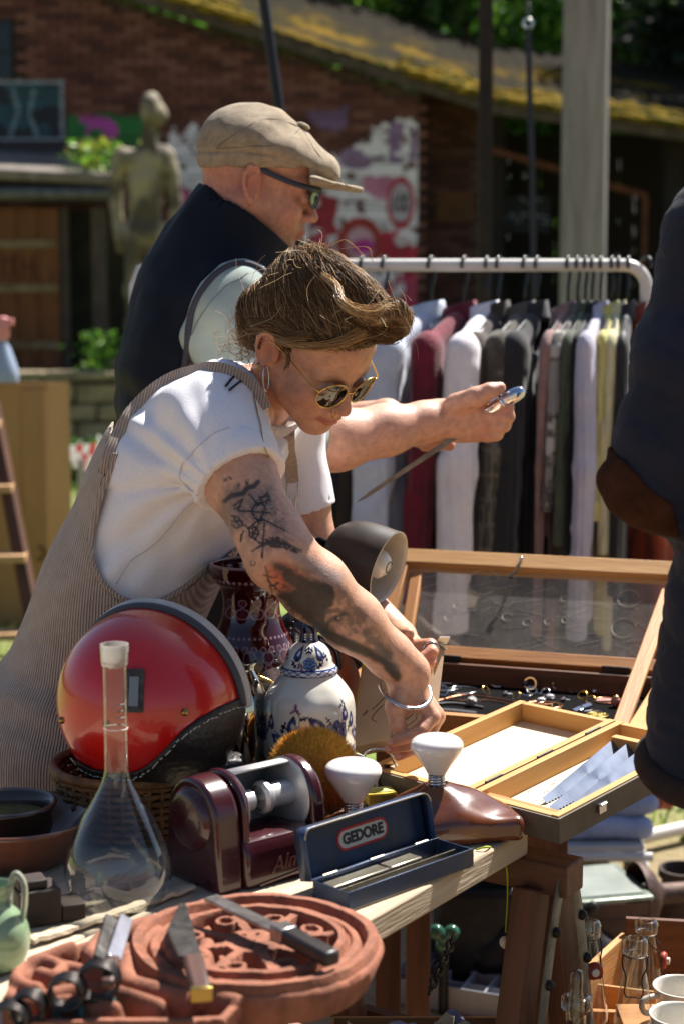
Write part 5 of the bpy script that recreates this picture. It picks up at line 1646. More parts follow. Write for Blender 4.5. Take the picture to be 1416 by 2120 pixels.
# ------------------------------------------------------------------ MAN
MR = np.array([[.9459, -.155, .285], [.1796, .9818, -.062], [-.2702, .1099, .9565]])
MT, MSC = V(-.148, 3.05, 1.670), 1.0
def ml(p): return (np.asarray(p, float) * MSC) @ MR.T + MT
def man():
 M_LAT, M_FWD = unit(V(-.19, .98, 0)), unit(V(.98, .19, 0))
 nek, upp, mid, pel = at(462, 505, 3.07), at(440, 640, 3.07), at(418, 830, 3.06), at(420, 1120, 3.05)
 sr, er, wr = at(500, 655, 2.90), at(628, 925, 2.84), at(908, 868, 2.94)
 sl, el, wl_ = at(455, 648, 3.25), at(640, 900, 3.25), at(800, 862, 3.10)
 e = thing('person', (pel[0], pel[1], 0), 'person in beige flat cap, navy vest and pale green sleeves holding a blade', 'person')
 chunks, cols = [], []
 s = head_sdf(.0026, False)
 v, q = s.mesh(1)
 chunks.append((ml(v), q)); cols.append(head_color(v, False))
 sk = lin('#d6a288')
 s = SDF(np.minimum(er, wr) - V(.06, .10, .10), at(1075, 780, 3.15) + V(.02, .12, .03), .0028)
 fa = wr - er
 s.chain([er, er + fa * .25, er + fa * .6, er + fa * .9, wr], [.048, .050, .042, .033, .031], .02)
 kn = [at(1004, 838, 2.925), at(1006, 858, 2.918), at(1002, 878, 2.922), at(990, 896, 2.932)]
 for m_ in kn: s.cap(wr, m_, .028, .0155, .012)
 s.ell(at(950, 872, 2.935), (.040, .020, .034), k=.02)
 s.chain([at(945, 838, 2.915), at(985, 822, 2.895), at(1012, 810, 2.895), at(1034, 803, 2.900)], [.021, .0165, .0135, .0105], .008)
 for a_, b_, c_ in ((kn[0], at(1048, 842, 2.905), at(1040, 858, 2.945)), (kn[1], at(1050, 862, 2.905), at(1036, 878, 2.945)), (kn[2], at(1042, 880, 2.908), at(1024, 890, 2.95)), (kn[3], at(1026, 898, 2.92), at(1006, 904, 2.955))):
  s.chain([a_, b_, c_], [.0145, .0125, .0110], .004)
 s.chain([el, el + (wl_ - el) * .4, wl_], [.046, .046, .031], .02)
 lk = [at(862, 880, 3.03), at(866, 896, 3.02), at(866, 908, 3.02)]
 for m_ in lk: s.cap(wl_, m_, .026, .016, .012)
 s.chain([lk[0], at(900, 902, 2.985), at(918, 916, 2.975)], [.0135, .012, .0095], .004)
 s.chain([lk[1], at(905, 914, 2.985), at(930, 922, 2.975)], [.0135, .012, .0100], .004)
 s.chain([lk[2], at(880, 920, 2.99), at(905, 924, 2.98)], [.0135, .012, .0098], .004)
 s.chain([at(845, 862, 3.04), at(875, 846, 3.0), at(900, 842, 2.99)], [.016, .013, .0105], .006)
 v, q = s.mesh(1)
 c = np.tile(sk, (len(v), 1)) * (1 + .08 * fbm(v * 26, 5))[:, None]
 for P in kn + [at(1034, 803, 2.9), at(1050, 850, 2.9), at(930, 922, 2.975)]:
  w = .45 * np.exp(-np.sum((v - P) ** 2, 1) / .016 ** 2); c = c * (1 - w[:, None]) + lin('#b8644f') * w[:, None]
 chunks.append((v, q)); cols.append(c)
 s = SDF(V(-.65, 2.75, 0.0), V(.1, 3.4, 1.60), .013)
 for a, b, ra, rb in ((pel, mid, .14, .15), (mid, upp, .15, .145)):
  s.cap(a, b, ra, rb, .03, flat=M_FWD, fs=.72)
 s.cap(upp, nek, .08, .065, .03); s.cap(upp, sr, .06, .05, .03); s.cap(upp, sl, .06, .05, .03)
 s.chain([sr, er], [.052, .045], .02); s.chain([sl, el], [.052, .045], .02)
 for sg in (-1, 1):
  hip = pel + M_LAT * .09 * sg + V(0, 0, -.05)
  s.chain([hip, hip * V(1, 1, 0) + V(.03, 0, .5), hip * V(1, 1, 0) + V(0, 0, .09)], [.08, .055, .04], .03)
  s.cap(hip * V(1, 1, 0) + V(0, 0, .045), hip * V(1, 1, 0) + M_FWD * .17 + V(0, 0, .04), .035, .03, .02)
 v, q = s.mesh(1)
 chunks.append((v, q)); cols.append(np.tile(sk, (len(v), 1)))
 V_, Q_ = join(chunks)
 mesh_obj('body', V_, Q_, SKIN, e, None, 180, np.concatenate(cols))
 sh = mat('pale_green_cotton', '#a9b5ab', '#98a49c', scale=12, rough=.9, bump=.2, bscale=700)
 s = SDF(V(-.48, 2.74, 1.05), V(.03, 3.42, 1.58), .0045)
 for a, b, c_ in ((sr, er, 0), (sl, el, 1)):
  s.chain([a + V(-.01, 0, -.01), a + (b - a) * .4, a + (b - a) * .86], [.098, .090, .074], .02)
 s.cap(upp, sr, .09, .090, .03); s.cap(upp, sl, .09, .085, .03)
 def fold(x, y, z):
  P = np.stack([x, y, z], 1); pc = px_of(P)
  t = (pc[:, 0] - 400) * .62 + (pc[:, 1] - 620) * -.42
  u = (pc[:, 0] - 400) * .55 + (pc[:, 1] - 600) * .85
  return -.0055 * np.sin(t / 12.5 + 2.0 * vnoise(P * 9, 3)) * sstep(0, 70, u) - .002 * vnoise(P * 30, 5)
 HOLE = [(386, 790), (383, 700), (393, 640), (421, 586), (462, 549), (508, 538), (548, 554), (582, 592), (640, 660), (760, 900), (600, 1000)]
 s.carve(lambda x, y, z: np.where(y < 3.02, poly_sd(px_of(np.stack([x, y, z], 1)), HOLE) / 1200 - .004, -1.0), .004)
 s.field(fold)
 v, q = s.mesh(1)
 shirt = mesh_obj('shirt', v, q, sh, e, None, 180)
 shv = v
 P = [surf_pt(shv, x, y, 7, .0006) for x, y in catmull([V(520, 560), V(470, 585), V(430, 625), V(402, 670), V(390, 700)], 6)[:, :2]]
 P = np.array(P)
 for _ in range(2): P[1:-1] = (P[:-2] + P[1:-1] + P[2:]) / 3
 MB().tube(P, .0012, 5).build('seam', mat('green_thread', '#6f7d76', rough=.9), shirt, smooth=180)
 nv = mat('navy_vest', '#12151f', '#0e1019', scale=8, rough=.7, spec=.25, bump=.15, bscale=500)
 s = SDF(V(-.52, 2.74, .80), V(.06, 3.42, 1.68), .005)
 for a, b, ra, rb, fs in ((pel + V(0, 0, -.03), mid, .175, .182, .78), (mid, upp, .182, .168, .78)):
  s.cap(a, b, ra, rb, .04, flat=M_FWD, fs=fs)
 s.ell(at(372, 800, 3.06), (.085, .17, .20), None, .06)
 s.cap(upp, nek, .12, .085, .05)
 s.cap(upp, sr + V(-.02, .03, -.0), .095, .080, .04); s.cap(upp, sl + V(-.02, -.03, 0), .095, .080, .04)
 c0, c1 = at(487, 535, 3.07), at(470, 470, 3.07)
 cd = unit(at(520, 440, 3.07) - at(470, 530, 3.07))
 s.cap(at(478, 548, 3.065), at(512, 448, 3.065), .098, .098, .03)
 s.carve(lambda x, y, z: np.where(y < 2.99, -poly_sd(px_of(np.stack([x, y, z], 1)), HOLE) / 1200, -1.0), .004)
 for a, b in ((sl, el),):
  sgn = 1
  lat = M_LAT * sgn
  ctr = a + lat * .005 + V(.0, 0, -.012)
  s.cap(ctr + lat * .015 + V(.012, 0, .0), ctr + lat * .2 + V(.05, 0, -.1), .096, .14, .008, 'sub')
 pn = unit(np.cross(at(600, 515, 3.065) - at(432, 394, 3.065), M_LAT)); pn = pn if pn[2] > 0 else -pn
 pc0 = at(432, 396, 3.065)
 s.carve(lambda x, y, z: (x - pc0[0]) * pn[0] + (y - pc0[1]) * pn[1] + (z - pc0[2]) * pn[2], .004)
 s.cap(ml((-.045, 0, -.16)), ml((.005, 0, -.02)), .070, .084, .004, 'sub')
 s.field(lambda x, y, z: .006 * vnoise(np.stack([x, y, z], 1) * 11, 13) + .0025 * vnoise(np.stack([x, y, z], 1) * 32, 14) + .0035 * np.sin((z * 1.0 + .25 * x) * 2 * math.pi / .075 + 1.5 * vnoise(np.stack([x, y, z], 1) * 7, 2)) * sstep(1.42, 1.30, z))
 v, q = s.mesh(1)
 vest = mesh_obj('vest', v, q, nv, e, None, 180)
 P = []
 for x, y in catmull([V(386, 770), V(383, 700), V(393, 640), V(421, 586), V(462, 549), V(508, 538), V(548, 554), V(580, 590)], 5)[:, :2]:
  P.append(surf_pt(np.concatenate([v, shv]), x, y, 8, .001))
 P = np.array(P)
 for _ in range(3): P[1:-1] = (P[:-2] + P[1:-1] * 2 + P[2:]) / 4
 MB().tube(P, .0065, 8).build('armhole_piping', mat('charcoal_binding', '#3b3a42', rough=.8), vest, smooth=180)
 s = SDF(V(-.55, 2.80, 0.02), V(.05, 3.35, 1.15), .012)
 s.cap(pel, pel + V(0, 0, -.12), .15, .15, .04, flat=M_FWD, fs=.8)
 for sg in (-1, 1):
  hip = pel + M_LAT * .09 * sg + V(0, 0, -.05)
  s.chain([hip, hip * V(1, 1, 0) + V(.03, 0, .5), hip * V(1, 1, 0) + V(0, 0, .08)], [.105, .085, .075], .03)
 v, q = s.mesh(1)
 mesh_obj('trousers', v, q, mat('charcoal_trousers', '#26262b', rough=.9), e, None, 180)
 lin_ = mat('linen_cap', '#9c8b73', '#857560', scale=60, rough=.95, bump=.4, bscale=500, sheen=.1)
 s = SDF(V(-.33, 2.88, 1.60), V(.06, 3.22, 1.86), .003)
 MRc = MR
 ax = unit(at(700, 362, 3.05) - at(470, 268, 3.05)); upv = unit(V(-ax[2], 0, ax[0])); ly = np.cross(upv, ax)
 A = np.stack([ax, M_LAT, upv], 1)
 s.ell(at(577, 316, 3.045), (.117, .097, .046), A, .02)
 s.ell(at(518, 308, 3.05), (.058, .090, .048), None, .04)
 s.ell(ml((-.018, 0, .040)), (.1025, .0825, .0895), MR, .02)
 bx = unit(at(742, 388, 3.04) - at(650, 372, 3.04)); bu = unit(V(-bx[2], 0, bx[0]))
 s.ell(at(672, 380, 3.04), (.066, .088, .0085), np.stack([bx, M_LAT, bu], 1), .006)
 b0, b1 = at(433, 344, 2.98), at(610, 350, 2.98)
 bn = unit(np.cross(b1 - b0, M_LAT)); bn = bn if bn[2] < 0 else -bn
 s.carve(lambda x, y, z: np.where(px_of(np.stack([x, y, z], 1))[:, 0] < 640, (x - b0[0]) * bn[0] + (y - b0[1]) * bn[1] + (z - b0[2]) * bn[2], -1.0), .003)
 def capf(x, y, z):
  P = np.stack([x, y, z], 1); pc = px_of(P)
  seam = np.exp(-((pc[:, 1] - np.interp(pc[:, 0], [433, 500, 560, 640, 700], [314, 312, 320, 350, 380])) / 4.0) ** 2)
  g = np.sin((pc[:, 0] * .45 + pc[:, 1] * .9) / 12 + 2.6 * vnoise(P * 16, 3)) * sstep(440, 520, pc[:, 0])
  return .0045 * seam - .0016 * g + .0024 * vnoise(P * 16, 5) + .0012 * vnoise(P * 50, 6)
 s.field(capf)
 s.ell(ml((-.012, 0, .020)), (.088, .070, .074), MR, .003, 'sub')
 v, q = s.mesh(1)
 cap_ = mesh_obj('flat_cap', v, q, lin_, e, None, 180)
 bp = at(628, 256, 3.04)
 MB().ball(bp + V(0, 0, -.004), (.013, .013, .006), frame((0, 0, 0), ax, z=upv), nu=16, nv=8).build('button', lin_, cap_)
 for pts in ([(628, 258), (590, 290), (520, 308), (445, 312)], [(628, 258), (660, 310), (700, 360), (722, 380)], [(628, 258), (560, 240), (500, 262), (445, 305)]):
  P = np.array([surf_pt(v, x, y, 7, .0003) for x, y in catmull([V(*p) for p in pts], 6)[:, :2]])
  for _ in range(2): P[1:-1] = (P[:-2] + P[1:-1] + P[2:]) / 3
  MB().tube(P, .0010, 5).build('seam', mat('cap_thread', '#6e604e', rough=.95), cap_, smooth=180)
 fr = mat('slate_plastic', '#2b3340', rough=.4)
 g = MB()
 for y in (-1, 1):
  g.tube(catmull([ml((.104, y * .050, .014)), ml((.085, y * .066, .014)), ml((.050, y * .074, .014)), ml((.010, y * .080, .018)), ml((-.018, y * .083, .022)), ml((-.034, y * .082, .016))], 6), .0048, 8, flat=.35, nrm=(0, 1, 0))
 for y in (-1, 1):
  P = [V(.112 - 6 * (abs(y * .034 + .029 * math.cos(t))) ** 2, y * .034 + .029 * math.cos(t), .000 + .019 * math.sin(t)) for t in np.linspace(0, 6.283, 29)[:-1]]
  g.tube([ml(p) for p in P], .0018, 6, closed=True)
 g.tube([ml((.112, -.008, .008)), ml((.114, 0, .010)), ml((.112, .008, .008))], .002, 6)
 gf = tag(g.build('sunglasses_frame', fr, e, smooth=180), 'dark slate sport sunglasses frame')
 le = MB()
 for y in (-1, 1):
  P = [V(.111 - 6 * (abs(y * .034 + .028 * math.cos(t))) ** 2, y * .034 + .028 * math.cos(t), .018 * math.sin(t)) for t in np.linspace(0, 6.283, 29)[:-1]]
  le.add([ml(p) for p in P] + [ml((.113 - 6 * .034 ** 2, y * .034, 0))], [(i, (i + 1) % 28, 28) for i in range(28)])
 le.build('lens', mat('dark_lens'), gf, smooth=180)
man()

# ------------------------------------------------------------------ person at the edge in a quilted coat
def coat_person():
 Y = 2.0
 cx, cy = .585, 2.02
 e = thing('person', (cx, cy, 0), 'person in dark navy quilted coat with brown suede elbow patch', 'person')
 s = SDF(V(.25, 1.75, 0.0), V(.95, 2.35, 1.85), .012)
 s.cap((cx + .06, cy, .95), (cx + .08, cy, 1.36), .12, .13, .03, flat=(0, 1, 0), fs=.75)
 s.cap((cx + .12, cy, 1.38), (cx + .12, cy, 1.60), .06, .055, .03)
 s.ell((cx + .12, cy, 1.70), (.08, .095, .115), k=.02)
 s.ell((cx + .12, cy + .09, 1.68), (.014, .02, .02), k=.01)
 for sg in (-1, 1):
  s.chain([(cx + .09 + .085 * sg, cy, .9), (cx + .09 + .085 * sg, cy - .02, .48), (cx + .09 + .085 * sg, cy, .09)], [.08, .055, .04], .03)
  s.cap((cx + .09 + .085 * sg, cy - .04, .045), (cx + .09 + .085 * sg, cy + .15, .04), .035, .03, .02)
 v, q = s.mesh(1)
 mesh_obj('body', v, q, SKIN, e, None, 180, np.tile(lin('#c08a72'), (len(v), 1)))
 s = SDF(V(.4, 1.8, 0.02), V(.95, 2.3, 1.0), .014)
 for sg in (-1, 1):
  s.chain([(cx + .09 + .085 * sg, cy, .93), (cx + .09 + .085 * sg, cy - .02, .48), (cx + .09 + .085 * sg, cy, .08)], [.095, .08, .07], .03)
 v, q = s.mesh(1)
 mesh_obj('trousers', v, q, mat('dark_trousers', '#1f2026', rough=.9), e, None, 180)
 s = SDF(V(cx, 1.88, 1.55), V(cx + .25, 2.18, 1.86), .008)
 s.ell((cx + .12, cy - .012, 1.725), (.088, .098, .098), None, 0)
 s.carve(lambda x, y, z: (y - cy - .045) * .8 + (1.70 - z) * .6, .01)
 s.field(lambda x, y, z: .004 * vnoise(np.stack([x * 60, y * 60, z * 12], 1), 3))
 v, q = s.mesh(1)
 mesh_obj('hair', v, q, mat('short_hair', '#2b2019', '#3a2c22', scale=90, rough=.6, bump=.6, bscale=200), e, None, 180)
 coat = mat('navy_quilt', '#11172c', '#0a0e1c', scale=5, rough=.85, sheen=.05, bump=.25, bscale=300)
 s = SDF(V(.20, 1.70, .84), V(1.05, 2.40, 1.72), .006)
 sh, el, ha = at(1535, 510, Y), at(1352, 985, Y), at(1580, 1070, 2.12)
 s.cap((cx + .01, cy, .97), (cx + .03, cy, 1.36), .226, .190, .05, flat=(0, 1, 0), fs=.78)
 s.cap((cx + .10, cy, 1.36), sh, .11, .085, .05); s.cap((cx + .12, cy, 1.40), (cx + .12, cy, 1.54), .085, .075, .04)
 s.chain([sh, (sh + el) / 2, el], [.082, .070, .056], .04)
 s.chain([el, el + (ha - el) * .5, ha], [.056, .058, .052], .02)
 s.cap((cx + .35, cy, 1.36), (cx + .38, cy, .95), .08, .065, .04)
 def quilt(x, y, z):
  P = np.stack([x, y, z], 1)
  a = (x + y * .5 + z) / .052; b = (x + y * .5 - z) / .052
  w = np.minimum(np.abs(a - np.round(a)), np.abs(b - np.round(b)))
  return .0045 * np.exp(-(w / .10) ** 2) + .007 * vnoise(P * 8, 3) + .006 * np.sin(z * 70 + x * 40 + 4 * vnoise(P * 7, 6)) * sstep(.2, .05, np.linalg.norm(P - el, axis=1))
 s.field(quilt)
 s.carve(lambda x, y, z: .905 - z + .02 * np.sin(x * 14), .004)
 s.cap((cx + .01, cy, .7), (cx + .01, cy, .95), .185, .175, .01, 'sub', flat=(0, 1, 0), fs=.74)
 v, q = s.mesh(1)
 co = mesh_obj('coat', v, q, coat, e, None, 180)
 poly = [(1222, 925), (1262, 918), (1300, 958), (1345, 1008), (1392, 1040), (1410, 1115), (1330, 1105), (1262, 1065), (1225, 990)]
 s.F = s.F - np.float32(.005)
 s.carve(lambda x, y, z: np.maximum(poly_sd(px_of(np.stack([x, y, z], 1)), poly) / 1766, np.linalg.norm(np.stack([x, y, z], 1) - el - V(0, -.05, 0), axis=1) - .13), .003)
 pv, pq = s.mesh(1)
 mesh_obj('elbow_patch', pv, pq, mat('brown_suede', '#452a1c', '#331e15', scale=20, rough=.95, spec=.1), co, None, 180)
 hm = MB()
 hm.tube([(cx + .01 + .222 * math.cos(t), cy + .172 * math.sin(t), .905 + .01 * math.sin(3 * t)) for t in np.linspace(0, 6.283, 49)[:-1]], .017, 10, closed=True)
 hm.build('hem_trim', mat('brown_cord', '#3a261b', '#2c1d16', scale=60, rough=.95), co, smooth=180)
coat_person()
# ================================================================== CLOTHES RACK
RY = 4.26
RZ = at(1050, 549, RY)[2]
def rack():
 e = thing('clothes_rack', at(708, 1830, RY) * V(1, 1, 0), 'white tubular clothes rack with jackets hanging on its rail', 'clothes rack')
 wm = mat('white_enamel', '#d9d5cf', '#c9c4bd', scale=6, rough=.35)
 xl, xr = at(280, 549, RY)[0], at(1338, 549, RY)[0]
 xr2 = at(1326, 1500, RY)[0]
 P = [V(xl, RY, 0.05), V(xl, RY, RZ - .05), V(xl + .015, RY, RZ - .014), V(xl + .05, RY, RZ)]
 MB().tube(np.array(P), .0155, 14).build('upright', wm, e, smooth=60)
 arc = [V(xr - .055 + .055 * math.sin(t), RY, RZ - .055 + .055 * math.cos(t)) for t in np.linspace(0, math.pi / 2, 8)]
 MB().tube(np.array([V(xl + .05, RY, RZ)] + arc), .0155, 14).build('rail', wm, e, smooth=60)
 MB().tube(np.array([V(xr, RY, RZ - .055), V(xr2, RY, .05)]), .0155, 14).build('upright', wm, e, smooth=60)
 MB().lathe([(.0155, 0), (.0195, 0), (.0195, .25), (.0155, .25)], 16, frame((xr2 + .0045, RY, .48), (1, 0, 0), z=(xr - xr2, 0, RZ))).build('sleeve_joint', wm, e)
 for x in (xl, xr2):
  MB().tube(np.array([V(x - .02, RY - .27, .02), V(x, RY, .05), V(x + .06, RY + .42, .04)]), .0165, 12).build('foot', wm, e, smooth=60)
 for dy in (-.2, .2):
  MB().tube(np.array([V(xl, RY + dy, .09), V(xr2, RY + dy, .09)]), .012, 10).build('stretcher', wm, e)
 bar('shelf_board', (xl + .03, RY, .11), (xr2 - .02, RY, .11), .40, .016, mat('white_board', '#c9c6c6', '#b5b0ae', scale=4, rough=.5), e)
 MB().tube(np.array([V(xr2 + .02, RY + .1, .04), V(xr2 + .42, RY + .35, .04)]), .018, 12).build('foot', wm, e, smooth=60)
 return e
rack()
HB = mat('black_hanger', '#0d0d0f', rough=.3)
def hanger(px, yaw, what):
 p = V(at(px, 549, RY)[0], RY, RZ)
 h = V(-math.sin(yaw), -math.cos(yaw), 0)
 e = thing('clothes_hanger', p + V(0, 0, -.1), 'black hook hanger on the rail carrying the ' + what, 'hanger', 'black hangers on the white rail')
 t = np.cross(h, V(0, 0, 1))
 hk = [p + h * (.022 * math.cos(a)) + V(0, 0, .0205 * math.sin(a)) for a in np.linspace(R(-20), R(195), 14)]
 hk += [p + h * -.014 + V(0, 0, -.032), p + V(0, 0, -.055), p + V(0, 0, -.118)]
 q = p.copy(); p = p + V(0, 0, -.042)
 MB().tube(np.array(hk), .0040, 8).build('hook', HB, e, smooth=180)
 MB().tube(catmull([p + h * -.20 + V(0, 0, -.125), p + h * -.1 + V(0, 0, -.095), p + V(0, 0, -.076), p + h * .1 + V(0, 0, -.095), p + h * .20 + V(0, 0, -.125)], 5), .0055, 8).build('arms', HB, e, smooth=180)
 return p, h, t
def garment(px, yaw, length, slen, m, label, cat='jacket', name='jacket', seed=0, thick=.032, wide=.215, collar=True, colors=None, open_front=False, sl_r=.052, spread=.05, both=True):
 sq = .42 if px > 1170 and slen else .72
 if px > 1320: sq = 1.0
 if sl_r > .055: sq, wide = sq * 1.15, wide + .045
 p, h, t = hanger(px, R(yaw), ' '.join(label.split()[:3]))
 e = thing(name, p + V(0, 0, -.1 - length), label, cat, 'clothes hanging on the rack')
 s = SDF((-.36, -.13, -1.42 if length > .95 else -1.0), (.36, .13, -.02), .0085)
 sh = .128
 s.cap((-wide + .02, 0, -sh - .030), (0, 0, -.088), .028, .036, .02); s.cap((wide - .02, 0, -sh - .030), (0, 0, -.088), .028, .036, .02)
 s.rbox(Matrix.Translation((0, 0, -.16 - length / 2)), (wide - .035, thick, length / 2), .025, .03)
 for sg in ((1, -1) if both else (1,)):
  if slen:
   s.chain([(sg * (wide - .022), 0, -sh - .035), (sg * (wide + .012), .004 * sg + .018 * math.sin(seed * 2.1), -sh - slen * .45), (sg * (wide + spread * .6), .012, -sh - slen)], [.050, sl_r * .92, sl_r * .80], .02)
 r = np.random.default_rng(seed + 40)
 ph = r.uniform(0, 6, 4)
 def f(x, y, z):
  P = np.stack([x, y, z], 1)
  return .005 * np.sin(x * 62 + ph[0] + 2.5 * vnoise(P * 5 + seed, 2)) * sstep(-.16, -.40, z) * (np.abs(x) < wide - .045) + .0042 * np.sin(x * 130 + y * 190 + ph[2] + 3 * vnoise(P * np.array([7, 7, 2.5]) + seed, 9)) * sstep(-.14, -.3, z) + .0026 * vnoise(P * np.array([16, 16, 40]) + seed, 12) * (np.abs(x) > wide - .06) + .003 * vnoise(P * np.array([12, 12, 3]) + seed, 4) + .0016 * vnoise(P * 34 + seed, 6) + .0012 * np.sin(z * 42 + x * 18 + ph[1] + 3 * vnoise(P * 8 + seed, 8)) * (np.abs(x) > wide - .06)
 s.field(f)
 if slen: s.carve(lambda x, y, z: np.where(np.abs(x) > wide - .06 + .08 * sstep(-.5, -.2, z), (-sh - slen - .004) - z, -1.0))
 if collar:
  s.cap((0, 0, -.09), (0, .0, -.02), .050, .042, .006, 'sub')
 v, q = s.mesh(1)
 A = np.stack([h, t, V(0, 0, 1)], 1)
 v = v * V(1, sq, 1)
 W = v @ A.T + p
 c = colors(v) if colors else None
 mesh_obj('cloth', W, q, m, e, None, 180, c)
 if slen:
  for sg in ((1, -1) if both else (1,)):
   ce = V(sg * (wide + spread * .6), .012 * sq, -sh - slen)
   cu = MB().tube(np.array([ce + V(0, 0, .035), ce + V(0, 0, -.012)]), [sl_r * .86, sl_r * .84], 18, flat=sq, nrm=(0, 1, 0))
   cu.build('cuff', m, e, Matrix([[*A[i], p[i]] for i in range(3)] + [[0, 0, 0, 1]]), smooth=60, colors=(lambda v_: np.tile(c[0], (len(v_), 1))) if c is not None else None)
 if collar:
  cb = MB()
  def cf(u, w):
   a = R(-150) + u * R(300)
   rr = .058 + .012 * (1 - w) + .004 * math.sin(a * 3)
   return (rr * math.sin(a) * 1.0, (-rr * .62 * math.cos(a) + .01) * (sq + .25), -.105 + w * .050 + .012 * math.cos(a))
  cb.surf(cf, 24, 5)
  o = cb.build('collar', m, e, Matrix([[*A[i], p[i]] for i in range(3)] + [[0, 0, 0, 1]]), smooth=180, colors=(lambda v_: np.tile(c[0], (len(v_), 1))) if c is not None else None)
  md = o.modifiers.new('solid', 'SOLIDIFY'); md.thickness = .005; md.offset = 0
 return e
def cloth(n, a, b, **k):
 kw = dict(rough=.92, sheen=.2, bump=.35, bscale=260, scale=14); kw.update(k)
 return mat(n, a, b, **kw)
def tweed(v):
 n = (vnoise(v * 420, 2) > .2)[:, None]; base = lin('#4a453d') * np.ones((len(v), 1))
 g = ((np.abs((v[:, 0] / .05) % 1 - .5) < .06) | (np.abs((v[:, 2] / .06) % 1 - .5) < .06))[:, None]
 return np.where(g, lin('#6d665a'), base * np.where(n, 1.2, .85))
def camo(v):
 n = fbm(v * 24, 3)[:, None]
 return np.where(n > .1, lin('#8f8a84'), np.where(n > -.2, lin('#5d5a55'), lin('#b7b2ab')))
garment(690, 24, .70, .60, cloth('quilt_grey', '#3b3c42', '#2c2d32'), 'grey quilted jacket at the end of the rail behind the white sleeve', seed=1)
garment(752, 22, 1.02, .62, cloth('black_wool', '#131315', '#1b1b1e'), 'black wool coat hanging beside the grey quilted jacket', 'coat', 'coat', seed=2)
garment(797, 24, .98, .60, cloth('olive_brown', '#3a3226', '#2a241c'), 'olive brown jacket with high collar hanging behind the curled hair', seed=3)
garment(893, 29, .74, .66, cloth('ice_denim', '#c3cbd9', '#aeb7c9'), 'pale blue denim jacket hanging next to the burgundy coat', seed=4, spread=.09, sl_r=.060)
garment(962, 27, .98, .62, cloth('burgundy_boucle', '#74122a', '#4d0b1b', bump=.8, bscale=160), 'burgundy red wool coat with rolled collar on the rail', 'coat', 'coat', seed=5, wide=.25, sl_r=.054)
garment(1008, 18, .62, .68, cloth('white_knit', '#ebe6e8', '#dcd6da', bump=.6, bscale=200), 'white knitted cardigan with long pale sleeves on the rail', 'cardigan', 'cardigan', seed=6, sl_r=.060, spread=.06)
garment(1032, 22, .98, .58, cloth('taupe_cord', '#453930', '#352b24'), 'taupe brown corduroy jacket hanging behind the white cardigan', seed=7, sl_r=.046)
garment(1087, 24, .92, .60, mat('tweed_cloth', attr=True, rough=.95, sheen=.2, bump=.3, bscale=300), 'dark checked tweed jacket hanging above the jewellery case lid', seed=8, colors=tweed)
garment(1112, 22, 1.05, .58, cloth('charcoal_wool', '#1e1d20', '#29272b'), 'charcoal black jacket hanging between tweed and pink garments', seed=9)
garment(1176, 20, .88, .70, cloth('dusty_pink', '#9a7872', '#83645f'), 'dusty pink long sleeved cardigan hanging in the rail middle', 'cardigan', 'cardigan', seed=10, sl_r=.034, thick=.02, spread=.07)
garment(1196, 21, .60, .40, mat('speckled_cloth', attr=True, rough=.95), 'grey speckled short jacket squeezed beside the olive shirt', seed=11, colors=camo, sl_r=.042)
garment(1212, 18, .70, .48, cloth('olive_green', '#4f5843', '#3d4534'), 'olive green field shirt on the crowded end of the rail', 'shirt', 'shirt', seed=12, sl_r=.05)
garment(1226, 17, 1.0, .60, cloth('black_cotton', '#101013', '#18181b'), 'black cotton jacket hanging behind the olive green shirt', seed=13)
garment(1244, 16, .66, .70, cloth('lilac_fleece', '#bdb9c8', '#aca8b9', bump=.7, bscale=180), 'lilac grey fleece sweatshirt with one long sleeve hanging low', 'sweatshirt', 'sweatshirt', seed=14, sl_r=.060, spread=.03)
garment(1266, 14, .70, .42, cloth('lemon_cotton', '#c9c07a', '#b7ad62'), 'lemon yellow blouse hanging near the bent end of the rail', 'blouse', 'blouse', seed=15, sl_r=.04)
garment(1280, 13, .74, .50, cloth('cream_cotton', '#cfc8a0', '#bdb58c'), 'cream coloured blouse beside the lemon yellow one', 'blouse', 'blouse', seed=16, sl_r=.042)
garment(1300, 12, .86, .60, cloth('black_satin', '#0f0f12', '#17171c', rough=.6), 'black glossy jacket last on the bent end of the rail', seed=17)
garment(1336, -30, 1.16, 0, cloth('rust_silk', '#a3441c', '#7c2d12', rough=.6), 'rust orange dress hanging low past the rack upright', 'dress', 'dress', seed=18, thick=.05, wide=.16, collar=False)
def folded_things():
 for k, (px, Y, dz, c1, c2, lab) in enumerate([(1215, RY - .06, .0, '#8f9cbd', '#a9b5d2', 'lower pale blue folded jeans on the rack shelf'), (1225, RY - .04, .055, '#7f8db2', '#9aa7c8', 'upper blue folded jeans stacked on the rack shelf')]):
  s = SDF((-.2, -.16, -.05), (.2, .16, .08), .007)
  s.rbox(Matrix.Identity(4), (.13, .10, .026), .02, .01)
  s.cap((-.12, -.09, .0), (.12, -.09, .0), .028, .028, .01)
  s.field(lambda x, y, z: .006 * vnoise(np.stack([x, y, z], 1) * 22 + k, 3))
  v, q = s.mesh(1)
  o = mesh_obj('folded_jeans', v, q, mat('denim%d' % k, c1, c2, scale=20, rough=.95, bump=.4, bscale=400), None, Matrix.Translation((at(px, 1600, RY)[0], Y, .150 + dz)), 180)
  tag(o, lab, 'jeans')
folded_things()
